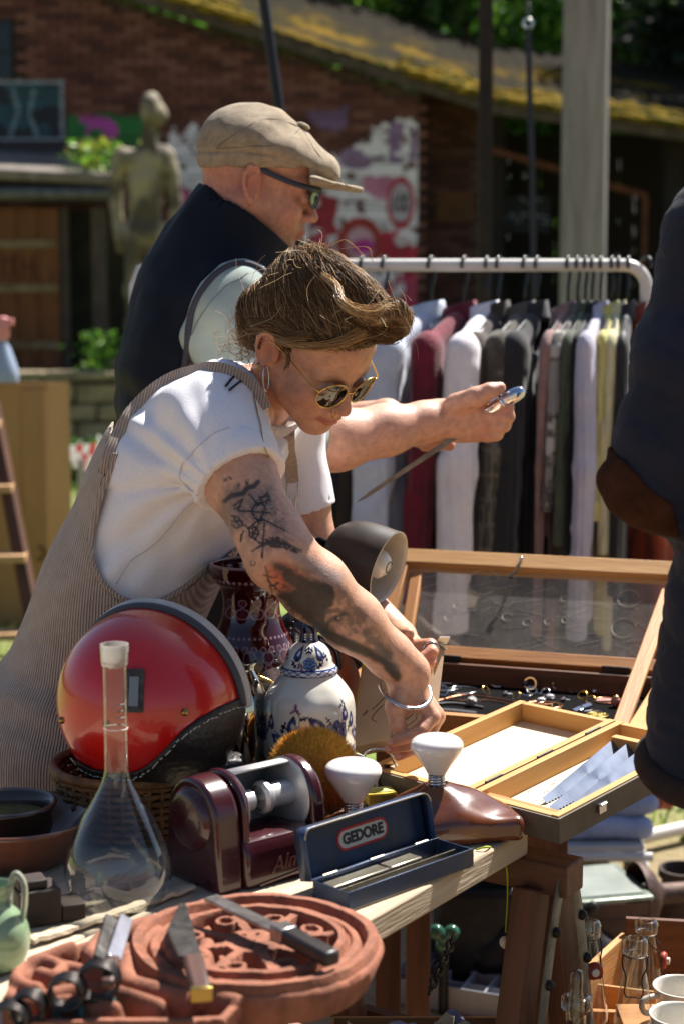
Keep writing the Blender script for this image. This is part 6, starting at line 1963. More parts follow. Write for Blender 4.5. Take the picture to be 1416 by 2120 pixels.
# ================================================================== STALL TABLE
TZ = 0.75
TC = onz(1098, 1716, TZ)                          # far corner of the plank top
TE1 = unit(onz(1098, 1716, TZ) - onz(760, 1908, TZ)); TE1[2] = 0; TE1 = unit(TE1)
TE2 = V(-TE1[1], TE1[0], 0)
def tp(s_, t_, z=TZ):                             # along the planks (negative = towards the viewer), across
 return V(*(TC + TE1 * s_ + TE2 * t_)[:2], z)
WP = mat('worn_white_plank', '#c9b9a0', '#a8957c', scale=7, rough=.85, stretch=(.5, 7, 7), bump=.6, bscale=24, contrast=(.3, .7))
OAK = mat('trestle_wood', '#6b4530', '#4e3120', scale=7, rough=.6, stretch=(.5, 8, 8), bump=.25, bscale=30)
PINE = mat('pine', '#b27c46', '#996536', scale=6, rough=.6, stretch=(.6, 9, 9), bump=.2, bscale=30)
PINE2 = mat('pale_pine', '#c2955e', '#ae804b', scale=6, rough=.6, stretch=(.6, 9, 9), bump=.2, bscale=30)
STEEL = mat('steel', '#b8b8b8', rough=.25, metal=1)
IRON = mat('dark_iron', '#3a3634', '#2a2624', scale=30, rough=.55, metal=.7, bump=.3)
GLASS = thin_glass('clear_glass', '#f6f8f6', .03, 1.5)
def on_table(px, py, z=TZ):
 return onz(px, py, z)
def table():
 e = thing('plank_table', tp(-.5, .25, 0), 'worn whitewashed plank table on wooden trestles carrying the bric-a-brac', 'table')
 w = .245
 for i, (s0, s1) in enumerate([(-1.15, 0), (-1.15, -.004), (-1.15, -.335)]):
  a, b = tp(s0, w * (i + .5), TZ - .0185 - .001 * i), tp(s1, w * (i + .5), TZ - .0185 - .001 * i)
  bar('plank', a, b, w - .006, .037, WP, e, bevel=.004)
 def trestle(sc_, t0, t1):
  bar('beam', tp(sc_, t0, TZ - .037 - .024), tp(sc_, t1, TZ - .037 - .024), .055, .045, OAK, e, bevel=.003)
  zb = TZ - .075
  for t in (t0 + .05, t1 - .05):
   for sg in (-1, 1):
    top = tp(sc_ + sg * .030, t, zb - .0); bot = tp(sc_ + sg * .20, t, 0.0)
    bar('leg', bot + V(0, 0, .004), top, .052, .034, OAK, e, up=TE2, bevel=.003)
  for sg in (-1, 1):
   u = .55
   z = zb * (1 - u); s_ = sc_ + sg * (.03 + .17 * u) + sg * .036
   bar('stretcher', tp(s_, t0 + .01, z), tp(s_, t1 - .01, z), .022, .075, OAK, e, bevel=.002)
  si = mat('grey_strap_iron', '#7d7f78', '#5d5c55', scale=30, rough=.5, metal=.6, bump=.3)
  for sg in (-1, 1):
   P = catmull([tp(sc_ + sg * .012, t0 + .012, zb + .03), tp(sc_ + sg * .036, t0 + .012, zb - .04), tp(sc_ + sg * .058, t0 + .012, zb - .12), tp(sc_ + sg * .088, t0 + .012, zb - .26)], 6)
   MB().tube(P, .0125, 8, flat=.28, nrm=TE2).build('strap_iron', si, e, smooth=60)
   for k in (7, 12, 17):
    MB().ball(P[min(k, len(P) - 1)] - TE2 * .005, .0075, nu=10, nv=6).build('bolt', IRON, e)
  return zb
 trestle(.012, -.062, .43)
 trestle(-1.0, .04, .70)
 c0, c1 = at(938, 1940, 2.42), at(888, 2052, 2.28)
 n = 9
 for k in range(n):
  p = c0 + (c1 - c0) * (k + .5) / n
  d = unit(c1 - c0); u = unit(np.cross(d, V(0, 1, 0) if k % 2 else V(1, .5, 0)))
  L_ = np.linalg.norm(c1 - c0) / n * .72
  MB().tube([p + d * L_ * math.cos(t) + u * .007 * math.sin(t) for t in np.linspace(0, 6.283, 13)[:-1]], .0022, 5, closed=True).build('chain_link', IRON, e)
table()
def side_table():
 e = thing('side_table', (.2, 2.9, 0), 'plain wooden table under the glazed jewellery case', 'table')
 a, b = CA, CB
 c = CF + b * .10
 for i in range(3):
  o = CF + b * (.00 + .135 * i + .06)
  bar('plank', V(*(o - a * .56)[:2], TZ - .018), V(*(o - a * .0)[:2], TZ - .018), .133, .035, PINE, e, bevel=.003)
 for x in (-.46, -.20):
  for y in (.16, .36):
   p = CF + a * x + b * y
   bar('leg', V(p[0], p[1], 0), V(p[0], p[1], TZ - .036), .045, .045, OAK, e, up=(1, 0, 0))
 for y in (.18, .34):
  p, q = CF + a * -.46 + b * y, CF + a * -.20 + b * y
  bar('rail', V(p[0], p[1], TZ - .075), V(q[0], q[1], TZ - .075), .02, .07, OAK, e)

# ------------------------------------------------------------------ glazed jewellery case
CA = unit(V(.95, -.31, 0)); CB = V(-CA[1], CA[0], 0)
CF = onz(1320, 1512, .785); CF = V(CF[0], CF[1], 0)      # front corner of the case
CW, CD = .54, .345
def cp(x, y, z): return V(*(CF + CA * x + CB * y)[:2], z)
side_table()
def case():
 e = thing('jewellery_case', cp(-CW / 2, CD / 2, TZ), 'open wooden jewellery case with glazed lid propped up', 'display case')
 zt = .785
 velvet = mat('black_velvet', '#070607', '#0c0b0c', scale=60, rough=1.0, spec=.1)
 MB().box((0, 0, 0), (CW - .02, CD - .02, .008)).build('velvet', velvet, e, frame(cp(-CW / 2, CD / 2, TZ + .006), CA))
 bar('front_rail', cp(-CW, .009, (TZ + zt) / 2 + .001), cp(.01, .009, (TZ + zt) / 2 + .001), .020, zt - TZ, PINE, e)
 bar('back_rail', cp(-CW, CD - .009, (TZ + zt) / 2 + .006), cp(.0, CD - .009, (TZ + zt) / 2 + .006), .020, zt - TZ + .012, OAK, e)
 bar('side_rail', cp(.0, .02, (TZ + zt) / 2), cp(.0, CD - .02, (TZ + zt) / 2), .042, zt - TZ - .002, PINE2, e)
 bar('side_rail', cp(-CW, .02, (TZ + zt) / 2), cp(-CW, CD - .02, (TZ + zt) / 2), .030, zt - TZ - .002, PINE, e)
 MB().ball(cp(-.20, CD - .021, zt - .012), .0035, nu=10, nv=6).build('nail', mat('gold'), e)
 h0 = cp(-CW, CD + .004, zt + .012); h1 = cp(.0, CD + .004, zt + .012)
 up = unit(V(0, 0, 1) * .66 + CB * .75); L_ = .236
 nrm = np.cross(CA, up)
 g = bar('lid_bottom_bar', h0 + up * .012, h1 + up * .012, .026, .026, PINE, e, up=up)
 bar('lid_top_bar', h0 + up * L_ - CA * .012, h1 + up * L_ + CA * .012, .030, .034, PINE2, e, up=up)
 bar('lid_side_bar', h1 + up * .026, h1 + up * (L_ - .018), .032, .026, PINE, e, up=nrm)
 bar('lid_side_bar', h0 + up * .026, h0 + up * (L_ - .018), .032, .026, PINE, e, up=nrm)
 vs = [h0 + CA * .012 + up * .02, h1 - CA * .012 + up * .02, h1 - CA * .012 + up * (L_ - .012), h0 + CA * .012 + up * (L_ - .012)]
 gm = thin_glass('dusty_pane', '#f1f0ec', .03, 1.0, dust=.27)
 mesh_obj('pane', np.array(vs), [(0, 1, 2, 3)], gm, e, None, 0)
 sc_ = MB()
 rr = np.random.default_rng(3)
 for i in range(70):
  a = rr.uniform(.05, CW - .05); b = rr.uniform(.04, L_ - .04); t = rr.normal(.15, .35); l = rr.uniform(.01, .06)
  p = h0 + CA * a + up * b + nrm * .0012; q = p + (CA * math.cos(t) + up * math.sin(t)) * l
  sc_.tube([p, q], .0002, 3)
 for (a, b, r_) in ((.17, .19, .030), (.45, .10, .022), (.45, .17, .02), (.12, .10, .008), (.13, .13, .007), (.23, .11, .009), (.27, .10, .008), (.31, .105, .008), (.34, .11, .006), (.33, .16, .006)):
  c = h0 + CA * a + up * b + nrm * .0012
  sc_.tube([c + r_ * (math.cos(t) * CA + math.sin(t) * up) for t in np.linspace(.2, 5.6, 24)], .0004, 3)
 tag(sc_.build('scratches', mat('scratch', '#d5d2cc', rough=.8), e), None, None, None, 'stuff')
 for x in (-.40, -.09):
  MB().box((0, 0, 0), (.05, .006, .022)).build('hinge', IRON, e, frame(cp(x, CD - .006, zt + .014), CA), bevel=.001)
 a, b = cp(-.030, .012, zt + .002), h1 + up * (L_ * .80) + nrm * .004 - CA * .018
 bar('prop', a, b, .026, .010, PINE, e, up=CB)
 bar('prop', cp(-CW + .06, CD * .9, zt + .006), h0 + up * (L_ * .86) + CA * .035, .022, .012, PINE, e, up=CB)
 hk = at(1018, 1166, 3.1)
 ht = h0 + CA * (CW * .44) + up * (L_ + .002) + nrm * .019
 MB().tube(catmull([ht, ht - up * .012 + nrm * .003, ht - up * .036 - CA * .004 + nrm * .004, ht - up * .052 - CA * .014 + nrm * .006, ht - up * .054 - CA * .004 + nrm * .008], 6), .0022, 7).build('hook', IRON, e, smooth=180)
 MB().ball(ht, .004, nu=10, nv=6).build('screw', STEEL, e)
 MB().ball(h1 + up * (L_ + .002) + nrm * .0165 - CA * .016, .0035, nu=10, nv=6).build('screw', STEEL, e)
case()

# ------------------------------------------------------------------ jewellery lying on the velvet
SIL = mat('silver', '#d9d9d9', rough=.15, metal=1); GOLD = mat('gold'); ROSE = mat('rose_gold', '#c98a68', rough=.25, metal=1)
JZ = TZ + .0102
def jpt(px, py): return onz(px, py, JZ)
def circ(c, r, axis=(0, 0, 1), n=28, k=1.0):
 a = unit(axis); u = unit(np.cross(a, V(.3, 1, .2))); w = np.cross(a, u)
 return [c + r * (math.cos(t) * u + k * math.sin(t) * w) for t in np.linspace(0, 6.283, n + 1)[:-1]]
def jewel(name, cat, label, p, parts, group='jewellery on the black velvet'):
 if len(parts) == 1:
  nm, mb, m = parts[0]
  o = mb.build(name, m, None, smooth=60); tag(o, label, cat, group); return o
 e = thing(name, p, label, cat, group)
 for nm, mb, m in parts: mb.build(nm, m, e, smooth=60)
 return e
def jewels():
 up = V(0, 0, 1)
 for k, (px, py, r, t, m, lab) in enumerate([(918, 1424, .030, .0016, SIL, 'wide silver bangle by the sunlit corner of the velvet'), (958, 1430, .027, .0013, SIL, 'thin silver bangle overlapping the rose gold chains'),
            (1137, 1462, .022, .0016, ROSE, 'rose gold bangle with a charm lying beside the tray'), (1255, 1452, .021, .0016, ROSE, 'rose gold hoop with a pink half disc')]):
  p = jpt(px, py)
  parts = [('band', MB().tube(circ(p + up * t, r), t, 7, closed=True), m)]
  if k == 2: parts.append(('charm', MB().tube(circ(p + V(-.006, 0, .004), .005, (.2, -1, .4), 14), .001, 6, closed=True).tube([p + V(-.014, 0, .003), p + V(.006, .004, .003)], .0012, 6), ROSE))
  if k == 3: parts.append(('disc', MB().prism([(.018 * math.cos(a), .018 * math.sin(a)) for a in np.linspace(0, math.pi, 14)], 0, .0015, Matrix.Translation(Vector(p))), mat('pink_shell', '#b98a80', rough=.4)))
  jewel('bangle', 'bangle', lab, p, parts)
 for k, (px, py, r, m, ax, lab) in enumerate([(1027, 1421, .0105, SIL, (.1, -.2, 1), 'plain flat silver ring lying behind the chains'), (1063, 1420, .0115, SIL, (.3, -.55, .7), 'silver ring tilted on its edge'),
                                                 (915, 1440, .010, SIL, (.2, -.8, .6), 'small silver ring beside the leather cord'), (1100, 1436, .009, SIL, (.1, -.5, .8), 'thin silver ring next to the crystal pendant'),
                                                 (1128, 1440, .008, SIL, (-.4, -.5, .7), 'narrow silver ring leaning on another piece')]):
  p = jpt(px, py)
  h = r * math.sqrt(max(0, 1 - unit(ax)[2] ** 2)) + .0014
  jewel('finger_ring', 'ring', lab, p, [('band', MB().tube(circ(p + up * h, r, ax, 22), .0014, 6, closed=True), m)])
 p = jpt(1095, 1428)
 jewel('signet_ring', 'ring', 'heavy silver ring with a dark blue oval stone', p, [('band', MB().lathe([(.0095, 0), (.0115, 0), (.0125, .006), (.0115, .012), (.0095, .012)], 24, frame(p + up * .013, (1, 0, 0), z=(-.6, -.8, .1))), SIL), ('stone', MB().ball(p + V(-.0085, -.0085, .014), (.006, .005, .007), nu=14, nv=8), mat('blue_stone', '#141a2e', rough=.1, coat=1))])
 for k, (pts, m, lab) in enumerate([([(905, 1452), (960, 1440), (1020, 1446), (1080, 1456), (1120, 1452)], ROSE, 'rose gold fine chain stretched across the velvet'), ([(900, 1446), (950, 1452), (1010, 1452), (1070, 1462), (1110, 1468)], ROSE, 'second fine copper chain lying alongside the rose gold one'),
                                       ([(890, 1462), (930, 1459), (965, 1462), (1000, 1468)], mat('grey_cord', '#57565c', rough=.6), 'grey plaited cord necklace near the case front'), ([(1075, 1440), (1095, 1444), (1110, 1438), (1125, 1444), (1118, 1450)], SIL, 'coiled silver chain by the blue stone ring')]):
  P = catmull([jpt(*q) + up * (.0015 + .0006 * k) for q in pts], 10)
  r = .0024 if k == 2 else .0011
  mb = MB()
  if k == 2: mb.tube(P, r, 7)
  else: mb.tube(P + np.stack([np.zeros(len(P)), np.sin(np.arange(len(P)) * 1.7) * .0004, np.zeros(len(P))], 1), r * (1 + .35 * np.sin(np.arange(len(P)) * 2.1)), 5)
  jewel('necklace', 'necklace', lab, P[0], [('chain', mb, m)])
 p = jpt(950, 1412); jewel('bead_earring', 'earring', 'pair of small green glass beads on a wire', p, [('bead', MB().ball(p + V(-.005, 0, .006), .006, nu=12, nv=8), mat('green_bead', '#3c5a2c', rough=.15, coat=1)), ('bead', MB().ball(p + V(.008, -.002, .006), .006, nu=12, nv=8), mat('green_bead'))])
 p = jpt(976, 1462); jewel('filigree_ball', 'pendant', 'small round silver filigree ball with a loop', p, [('ball', MB().ball(p + up * .009, .009, nu=16, nv=10), mat('filigree', '#8d8a86', '#c7c4be', scale=600, rough=.4, metal=.9, bump=1.0, bscale=900)), ('loop', MB().tube(circ(p + V(.011, 0, .009), .003, (0, 1, 0), 12), .0008, 5, closed=True), SIL)])
 p = jpt(1274, 1464); jewel('bead', 'bead', 'round dusty pink stone bead with a cap', p, [('stone', MB().ball(p + up * .0095, .0095, nu=16, nv=10), mat('rose_stone', '#b07a6a', '#8f5a4c', scale=90, rough=.35)), ('cap', MB().lathe([(.006, 0), (.004, .003), (0, .004)], 12, Matrix.Translation(Vector(p + up * .0175))), GOLD)])
 for k, (px, py, rz) in enumerate([(1196, 1472, .5), (1214, 1466, .35), (1222, 1474, .6)]):
  p = jpt(px, py)
  M = frame(p + up * (.004 + .001 * k), (math.cos(rz), math.sin(rz), .25), z=(-.3, -.3, .9))
  jewel('plate_earring', 'earring', ['square polished silver earring plate tipped against another', 'mirror bright square earring plate standing on edge', 'thin triangular silver wire earring beside the square plates'][k], p,
              [('plate', MB().box((0, 0, 0), (.016, .011, .0012), M), SIL)] if k < 2 else [('wire', MB().tube([p + V(-.012, 0, .001), p + V(.016, .003, .001), p + V(.004, .010, .001), p + V(-.012, 0, .001)], .001, 5), SIL)])
 for k, (px, py, c, lab) in enumerate([(1083, 1473, '#c9c6c2', 'pale grey square brooch beside the tray rim'), (1176, 1481, '#3a3f78', 'rectangular brooch with blue and red enamel'), (1120, 1408 + 45, '#d8d4cf', 'small frosted oval cabochon'), (1138, 1446, '#d2cfd0', 'clear cut crystal drop')]):
  p = jpt(px, py)
  if k < 2: parts = [('setting', MB().box((0, 0, 0), (.022, .013, .003), frame(p + up * .002, (1, .15, 0))), SIL), ('enamel', MB().box((0, 0, 0), (.018, .0095, .003), frame(p + up * .0032, (1, .15, 0))), mat('enamel%d' % k, c, '#7d3a4a' if k else '#9a979a', scale=160, rough=.15, coat=1))]
  else: parts = [('stone', MB().ball(p + up * .004, (.008, .006, .004), nu=12, nv=8), mat('frost%d' % k, c, rough=.15, coat=1)), ('rim', MB().tube(circ(p + up * .002, .008, n=18), .0008, 5, closed=True), SIL)]
  jewel('brooch', 'brooch', lab, p, parts)
 p = jpt(1100, 1492 - 2)
 for k, (px, py, lab) in enumerate([(1236, 1482, 'openwork round gold brooch by the prop stick'), (1330, 1440, 'open brass filigree brooch beside the upright brooch pin')]):
  p = jpt(px, py)
  mb = MB()
  for q in range(3): mb.tube(circ(p + up * .002, .006 + .006 * q, n=20), .0011, 5, closed=True)
  for q in range(12):
   a = q * math.pi / 6; mb.tube([p + up * .002, p + V(.018 * math.cos(a), .018 * math.sin(a), .002)], .0009, 5)
  jewel('filigree_brooch', 'brooch', lab, p, [('lattice', mb, mat('old_brass', '#9a8648', '#6d5c30', scale=120, rough=.35, metal=1))])
 p = jpt(1338, 1428)
 jewel('cone_pendant', 'pendant', 'tall pointed brass filigree pendant standing on the velvet', p, [('cone', MB().lathe([(0, 0), (.011, 0), (.012, .004), (.008, .016), (.004, .026), (.001, .034), (0, .035)], 18, Matrix.Translation(Vector(p))), mat('old_brass'))])
 p = jpt(1300, 1452)
 jewel('moon_earring', 'earring', 'white crescent earring on a silver hook', p, [('crescent', MB().tube([p + .011 * V(math.cos(t), math.sin(t), .1) for t in np.linspace(.3, 4.4, 14)], .0022, 6), mat('white_shell', '#d9d3cc', rough=.3)), ('hook', MB().tube(circ(p + V(.010, 0, .004), .004, (0, 1, 0), 12), .0007, 5, closed=True), SIL)])
 p = jpt(908, 1412)
 jewel('butterfly_brooch', 'brooch', 'bright silver twisted brooch at the corner of the case', p, [('wing', MB().tube(circ(p + V(-.008, 0, .004), .009, (.2, -.5, .8), 16, .6), .0014, 6, closed=True), SIL), ('wing', MB().tube(circ(p + V(.009, .003, .004), .010, (-.2, -.5, .8), 16, .55), .0014, 6, closed=True), SIL)])
 p = jpt(990, 1470)
 jewel('suede_strap', 'strap', 'dark grey suede strap lying along the case front', p, [('strap', MB().tube(catmull([jpt(880, 1470) + up * .002, jpt(930, 1472) + up * .002, jpt(985, 1478) + up * .002], 6), .006, 8, flat=.35, nrm=(0, 0, 1)), mat('suede_grey', '#4b4a4d', rough=.95))])
 rj = np.random.default_rng(21)
 spots = [(930, 1408), (985, 1412), (1005, 1436), (1045, 1440), (1068, 1448), (1150, 1428), (1165, 1452), (1185, 1432), (1205, 1446), (1230, 1436), (1222, 1456), (1268, 1436), (1290, 1438), (1312, 1456), (1150, 1470), (1040, 1412), (1180, 1418), (1245, 1420)]
 for k, (px, py) in enumerate(spots):
  p = jpt(px, py)
  if k % 3: jewel('finger_ring', 'ring', 'small plain %s ring scattered over the velvet between the larger pieces' % ('silver' if k % 2 else 'gold'), p, [('band', MB().tube(circ(p + up * .006, .0085, (rj.normal(0, .5), -.6, .7), 18), .0013, 6, closed=True), SIL if k % 2 else GOLD)], 'plain %s rings scattered on the velvet' % ('silver' if k % 2 else 'gold'))
  else: jewel('stud_earring', 'earring', 'one of the small glittering stud earrings scattered over the velvet', p, [('stud', MB().ball(p + up * .004, (.005, .004, .004), nu=6, nv=4), SIL), ('pin', MB().tube([p + up * .004, p + V(.012, .004, .002)], .0008, 5), SIL)], 'stud earrings scattered on the velvet')
jewels()

# ------------------------------------------------------------------ hinged wooden blade box lying open
BH = .79
BO = onz(1155, 1690, BH - .003); BL = onz(975, 1645, BH); BR = onz(1416, 1548, BH + .03)
BX = unit((BR - BO) * V(1, 1, 0))                         # along the box
BXT = unit(BX + V(0, 0, .100))                            # far end lies on the case rail
BY = V(-BX[1], BX[0], 0)
def blade_box():
 out = mat('grey_painted_wood', '#6d6557', '#584f42', scale=9, rough=.7, bump=.3)
 inn = mat('box_inner_wood', '#c89a5e', '#b98a50', scale=6, rough=.6, stretch=(.6, 9, 9))
 base_ply = mat('bare_ply', '#e2d0ae', '#d6c29d', scale=8, rough=.75)
 e = thing('blade_box', BO - V(0, 0, .035), 'hinged grey and pine saw blade box lying open flat across the tables', 'box')
 L_, wall, hgt = .362, .012, .036
 W2, W1 = .155, .185
 def tray(o, width, zoff, parent):
  z0 = V(0, 0, -hgt)
  u, w = BXT, BY
  up = unit(np.cross(u, w))
  def q(a, b, c): return o + u * a + w * b + up * c
  bar('bottom', q(0, width / 2, -hgt + .003), q(L_, width / 2, -hgt + .003), width - .004, .005, base_ply, e, up=up, bevel=0)
  for b_, nm in ((wall / 2, 'side'), (width - wall / 2, 'side')):
   bar('side_wall', q(0, b_, -hgt / 2), q(L_, b_, -hgt / 2), wall, hgt, inn, e, up=up, bevel=.001)
  for a_ in (wall / 2, L_ - wall / 2):
   bar('end_wall', q(a_, wall + .0003, -hgt / 2 - .0005), q(a_, width - wall - .0003, -hgt / 2 - .0005), wall, hgt - .001, inn, e, up=up, bevel=.001)
  return q, up
 q2, up = tray(BO, W2, 0, e)
 q1, _ = tray(BO + BY * (W2 + .004), W1, 0, e)
 for qq, wd in ((q2, W2), (q1, W1)):
  bar('painted_face', qq(-.0018, .0, -hgt / 2 - .002), qq(-.0018, wd, -hgt / 2 - .002), .0035, hgt - .001, out, e, up=up, bevel=0)
 bar('painted_face', q2(-.003, -.0018, -hgt / 2 - .002), q2(L_, -.0018, -hgt / 2 - .002), .0035, hgt - .001, out, e, up=up, bevel=0)
 for a_ in (.09, .30):
  cl = MB().box((0, 0, 0), (.016, .004, .014), frame(q2(a_, -.006, -hgt * .45), BXT, z=up)).tube([q2(a_ - .006, -.009, -hgt * .3), q2(a_ + .006, -.009, -hgt * .3)], .0022, 6)
  cl.build('catch', STEEL, e)
 for a_ in (.06, .18, .30):
  MB().tube([q2(a_ - .018, W2 + .002, .001), q2(a_ + .018, W2 + .002, .001)], .0022, 8).build('hinge', IRON, e)
 bar('slotted_rack', q2(L_ * .80, wall + .004, -.010), q2(L_ * .80, W2 - wall - .03, -.010), .014, .030, inn, e, up=up)
 bar('ledge', q2(.018, wall + .002, -.012), q2(.018, W2 - wall - .002, -.012), .024, .012, mat('tan_ledge', '#b5763f', rough=.6), e, up=up)
 bl = mat('blade_steel', '#9ba3b3', '#8992a5', scale=12, rough=.3, rough2=.45, metal=.85, aniso=.3)
 for k, b_ in enumerate((.030, .058, .085)):
  n = 60
  a0, a1 = .045 + .02 * k, L_ * .80
  lo, hi = [], []
  x = np.linspace(a0, a1, n)
  pts = []
  for i in range(n):
   t = (x[i] - a0) / (a1 - a0)
   pts.append((x[i], .010 + .030 * t))
  pts2 = [(x[i], (-.001 if i % 2 else .0012)) for i in range(n)][::-1]
  tl = unit(up * .75 + BY * .66)
  M = Matrix([[BXT[i], tl[i], np.cross(BXT, tl)[i], q2(0, b_, -hgt + .007)[i]] for i in range(3)] + [[0, 0, 0, 1]])
  o = MB().prism(pts + pts2, -.0005, .0005, M).build('saw_blade', bl, None, smooth=0)
  tag(o, ['saw blade resting against the hinge side of the slotted rack', 'middle saw blade with toothed edge in the slotted rack', 'saw blade against the outer wall of the open box'][2 - k], 'saw blade', 'saw blades in the open box')
 r_ = np.random.default_rng(8); mb = MB()
 for i in range(26):
  a, b = r_.uniform(.03, L_ * .75), r_.uniform(.095, W2 - .02)
  mb.box((0, 0, 0), (.0024, .0010, .0008), frame(q2(a, b, -hgt + .0065), r_.normal(0, 1, 3) * V(1, 1, .1)))
 tag(mb.build('sawdust', mat('dust_speck', '#8a6a44', rough=.95), e), None, None, None, 'stuff')
 return q1
blade_box()
# ================================================================== THINGS ON THE PLANK TABLE
def T3(p, rz=0.0): return Matrix.Translation(Vector([float(x) for x in p])) @ Matrix.Rotation(rz, 4, 'Z')
def scz(px, py, Y): return at(px, py, Y)[2]
# ---- basket
def basket():
 c = V(at(275, 1700, 2.27)[0], 2.27, TZ)
 e = thing('wicker_basket', c, 'round brown wicker basket under the red helmet', 'basket')
 wk = mat('wicker', '#8a5a2a', '#5a3616', scale=60, rough=.6, bump=.3)
 rad = .104; h = .085
 n = 36
 mb = MB()
 for k in range(n):
  a = 2 * math.pi * k / n
  mb.tube([c + V(rad * .92 * math.cos(a), rad * .92 * math.sin(a), .004), c + V(rad * math.cos(a), rad * math.sin(a), h)], .0032, 6)
 mb.build('stakes', wk, e, smooth=180)
 for r_ in range(9):
  z = .008 + r_ * .010
  P = [c + V((rad * (.92 + .08 * z / h) + .0035 * (1 if (q + r_) % 2 else -1)) * math.cos(2 * math.pi * q / n), (rad * (.92 + .08 * z / h) + .0035 * (1 if (q + r_) % 2 else -1)) * math.sin(2 * math.pi * q / n), z) for q in range(n)]
  MB().tube(P, .0042, 6, closed=True).build('weaver', wk, e, smooth=180)
 MB().tube([c + V(rad * 1.02 * math.cos(t), rad * 1.02 * math.sin(t), h + .003) for t in np.linspace(0, 6.283, 49)[:-1]], .007, 8, closed=True).build('rim', wk, e, smooth=180)
 MB().lathe([(0, .004), (rad * .9, .004), (rad * .9, .008), (0, .008)], 30, T3(c)).build('base', wk, e)
basket()
# ---- helmet
def helmet():
 Y = 2.27
 c = at(312, 1447, Y); r = 200 / (FPX / Y) * .985
 e = thing('helmet', V(c[0], Y, TZ + .1), 'red open-face motorcycle helmet with white trim and black leather skirt', 'helmet')
 n = unit(V(.42, .88, .22))                             # the face opening looks away from the viewer
 curve = [(60, 1470), (112, 1500), (124, 1545), (150, 1578), (190, 1598), (235, 1608), (275, 1606), (305, 1592), (340, 1560), (375, 1522), (410, 1495), (450, 1472), (500, 1450), (560, 1430)]
 cx, cy = [p[0] for p in curve], [p[1] for p in curve]
 s = SDF(c - r * 1.2, c + r * 1.2, .0035)
 s.ell(c, (r, r * 1.04, r), None, 0)
 s.carve(lambda x, y, z: (x - c[0]) * n[0] + (y - c[1]) * n[1] + (z - c[2]) * n[2] - .026)
 def low(x, y, z):
  pc = px_of(np.stack([x, y, z], 1)); return (pc[:, 1] - np.interp(pc[:, 0], cx, cy)) / 1550
 s.carve(low, .003)
 s.ell(c, (r - .012, r * 1.04 - .012, r - .012), None, 0, 'sub')
 v, q = s.mesh(1)
 red = mat('red_helmet_paint', '#cf1a14', '#b41010', scale=9, rough=.22, rough2=.34, coat=.7, spec=.6)
 sh = mesh_obj('shell', v, q, red, e, None, 180)
 s = SDF(c - r * 1.25, c + r * 1.25, .0035)
 s.ell(c + V(0, 0, -.002), (r + .004, r * 1.04 + .004, r + .006), None, 0)
 s.carve(lambda x, y, z: (x - c[0]) * n[0] + (y - c[1]) * n[1] + (z - c[2]) * n[2] - .060)
 def low2(x, y, z):
  pc = px_of(np.stack([x, y, z], 1)); return (np.interp(pc[:, 0], cx, cy) - 7 - pc[:, 1]) / 1550
 s.carve(low2, .003)
 s.carve(lambda x, y, z: (c[2] - r * .90) - z, .004)
 s.ell(c, (r - .011, r * 1.04 - .011, r - .011), None, 0, 'sub')
 v2, q2 = s.mesh(1)
 lth = mat('black_leather', '#171414', '#221c1a', scale=30, rough=.42, bump=.5, bscale=120)
 sk = mesh_obj('leather_skirt', v2, q2, lth, e, None, 180)
 u = unit(np.cross(n, V(0, 0, 1))); w = np.cross(n, u)
 def ring(off, grow, tr, nm, m, a0, a1):
  rr_ = math.sqrt(max(r * r - off * off, 0)) * (1 + grow)
  P = [c + n * off + rr_ * (math.cos(t) * u * 1.02 + math.sin(t) * w) for t in np.linspace(a0, a1, 90)]
  P = [p_ for p_, k_ in zip(P, px_of(P)) if k_[1] < 1462]
  MB().tube(P, tr, 10, flat=1.3, nrm=n).build(nm, m, e, smooth=180)
 w2 = 1 if w[2] > 0 else -1
 a0, a1 = (R(-38), R(218)) if w2 > 0 else (R(-218), R(38))
 ring(.028, .012, .0052, 'piping', mat('grey_piping', '#3f4046', rough=.5), a0, a1)
 ring(.040, .030, .0075, 'white_trim', mat('white_rubber', '#c9c5bd', '#b3aea5', scale=20, rough=.4), a0, a1)
 st = mat('pale_thread', '#b9b2a6', rough=.9)
 mb = MB()
 xs = np.arange(118, 508, 9.0)
 for x in xs:
  a = surf_pt(v2, x, np.interp(x, cx, cy) + 13, 6, .0008); b = surf_pt(v2, x + 5.5, np.interp(x + 5.5, cx, cy) + 13, 6, .0008)
  mb.tube([a, b], .0009, 5)
 tag(mb.build('stitching', st, sk), None, None, None, 'stuff')
 for (x, y) in ((216, 1499), (386, 1473), (124, 1494)):
  p = surf_pt(v, x, y, 6, .001); MB().ball(p, .005, nu=12, nv=8).build('rivet', mat('brass_rivet', '#9a8250', rough=.3, metal=1), e)
 p = surf_pt(v, 279, 1425, 6, .0015); d = unit(p - c)
 bd = MB().prism([(-.013, -.028), (.013, -.028), (.013, .028), (-.013, .028)], -.001, .002, frame(p, np.cross(V(0, 0, 1), d), z=d)).build('badge', mat('badge_black', '#1b1918', '#4a443c', scale=120, rough=.4), e, bevel=.002)
 MB().prism([(-.006, -.020), (.006, -.020), (.006, .018), (-.006, .018)], .002, .0026, frame(p, np.cross(V(0, 0, 1), d), z=d)).build('emblem', mat('badge_silver', '#8f8a82', rough=.35, metal=.8), bd)
 s = SDF(c - r * 1.1, c + r * 1.1, .006)
 s.ell(c + V(0, 0, .0), (r - .012, r - .012, r - .012), None, 0)
 s.ell(c + n * .03, (r - .035, r - .035, r - .03), None, .0, 'sub')
 s.carve(lambda x, y, z: (c[2] - r * .82) - z, 0)
 s.carve(lambda x, y, z: (x - c[0]) * n[0] + (y - c[1]) * n[1] + (z - c[2]) * n[2] - .03)
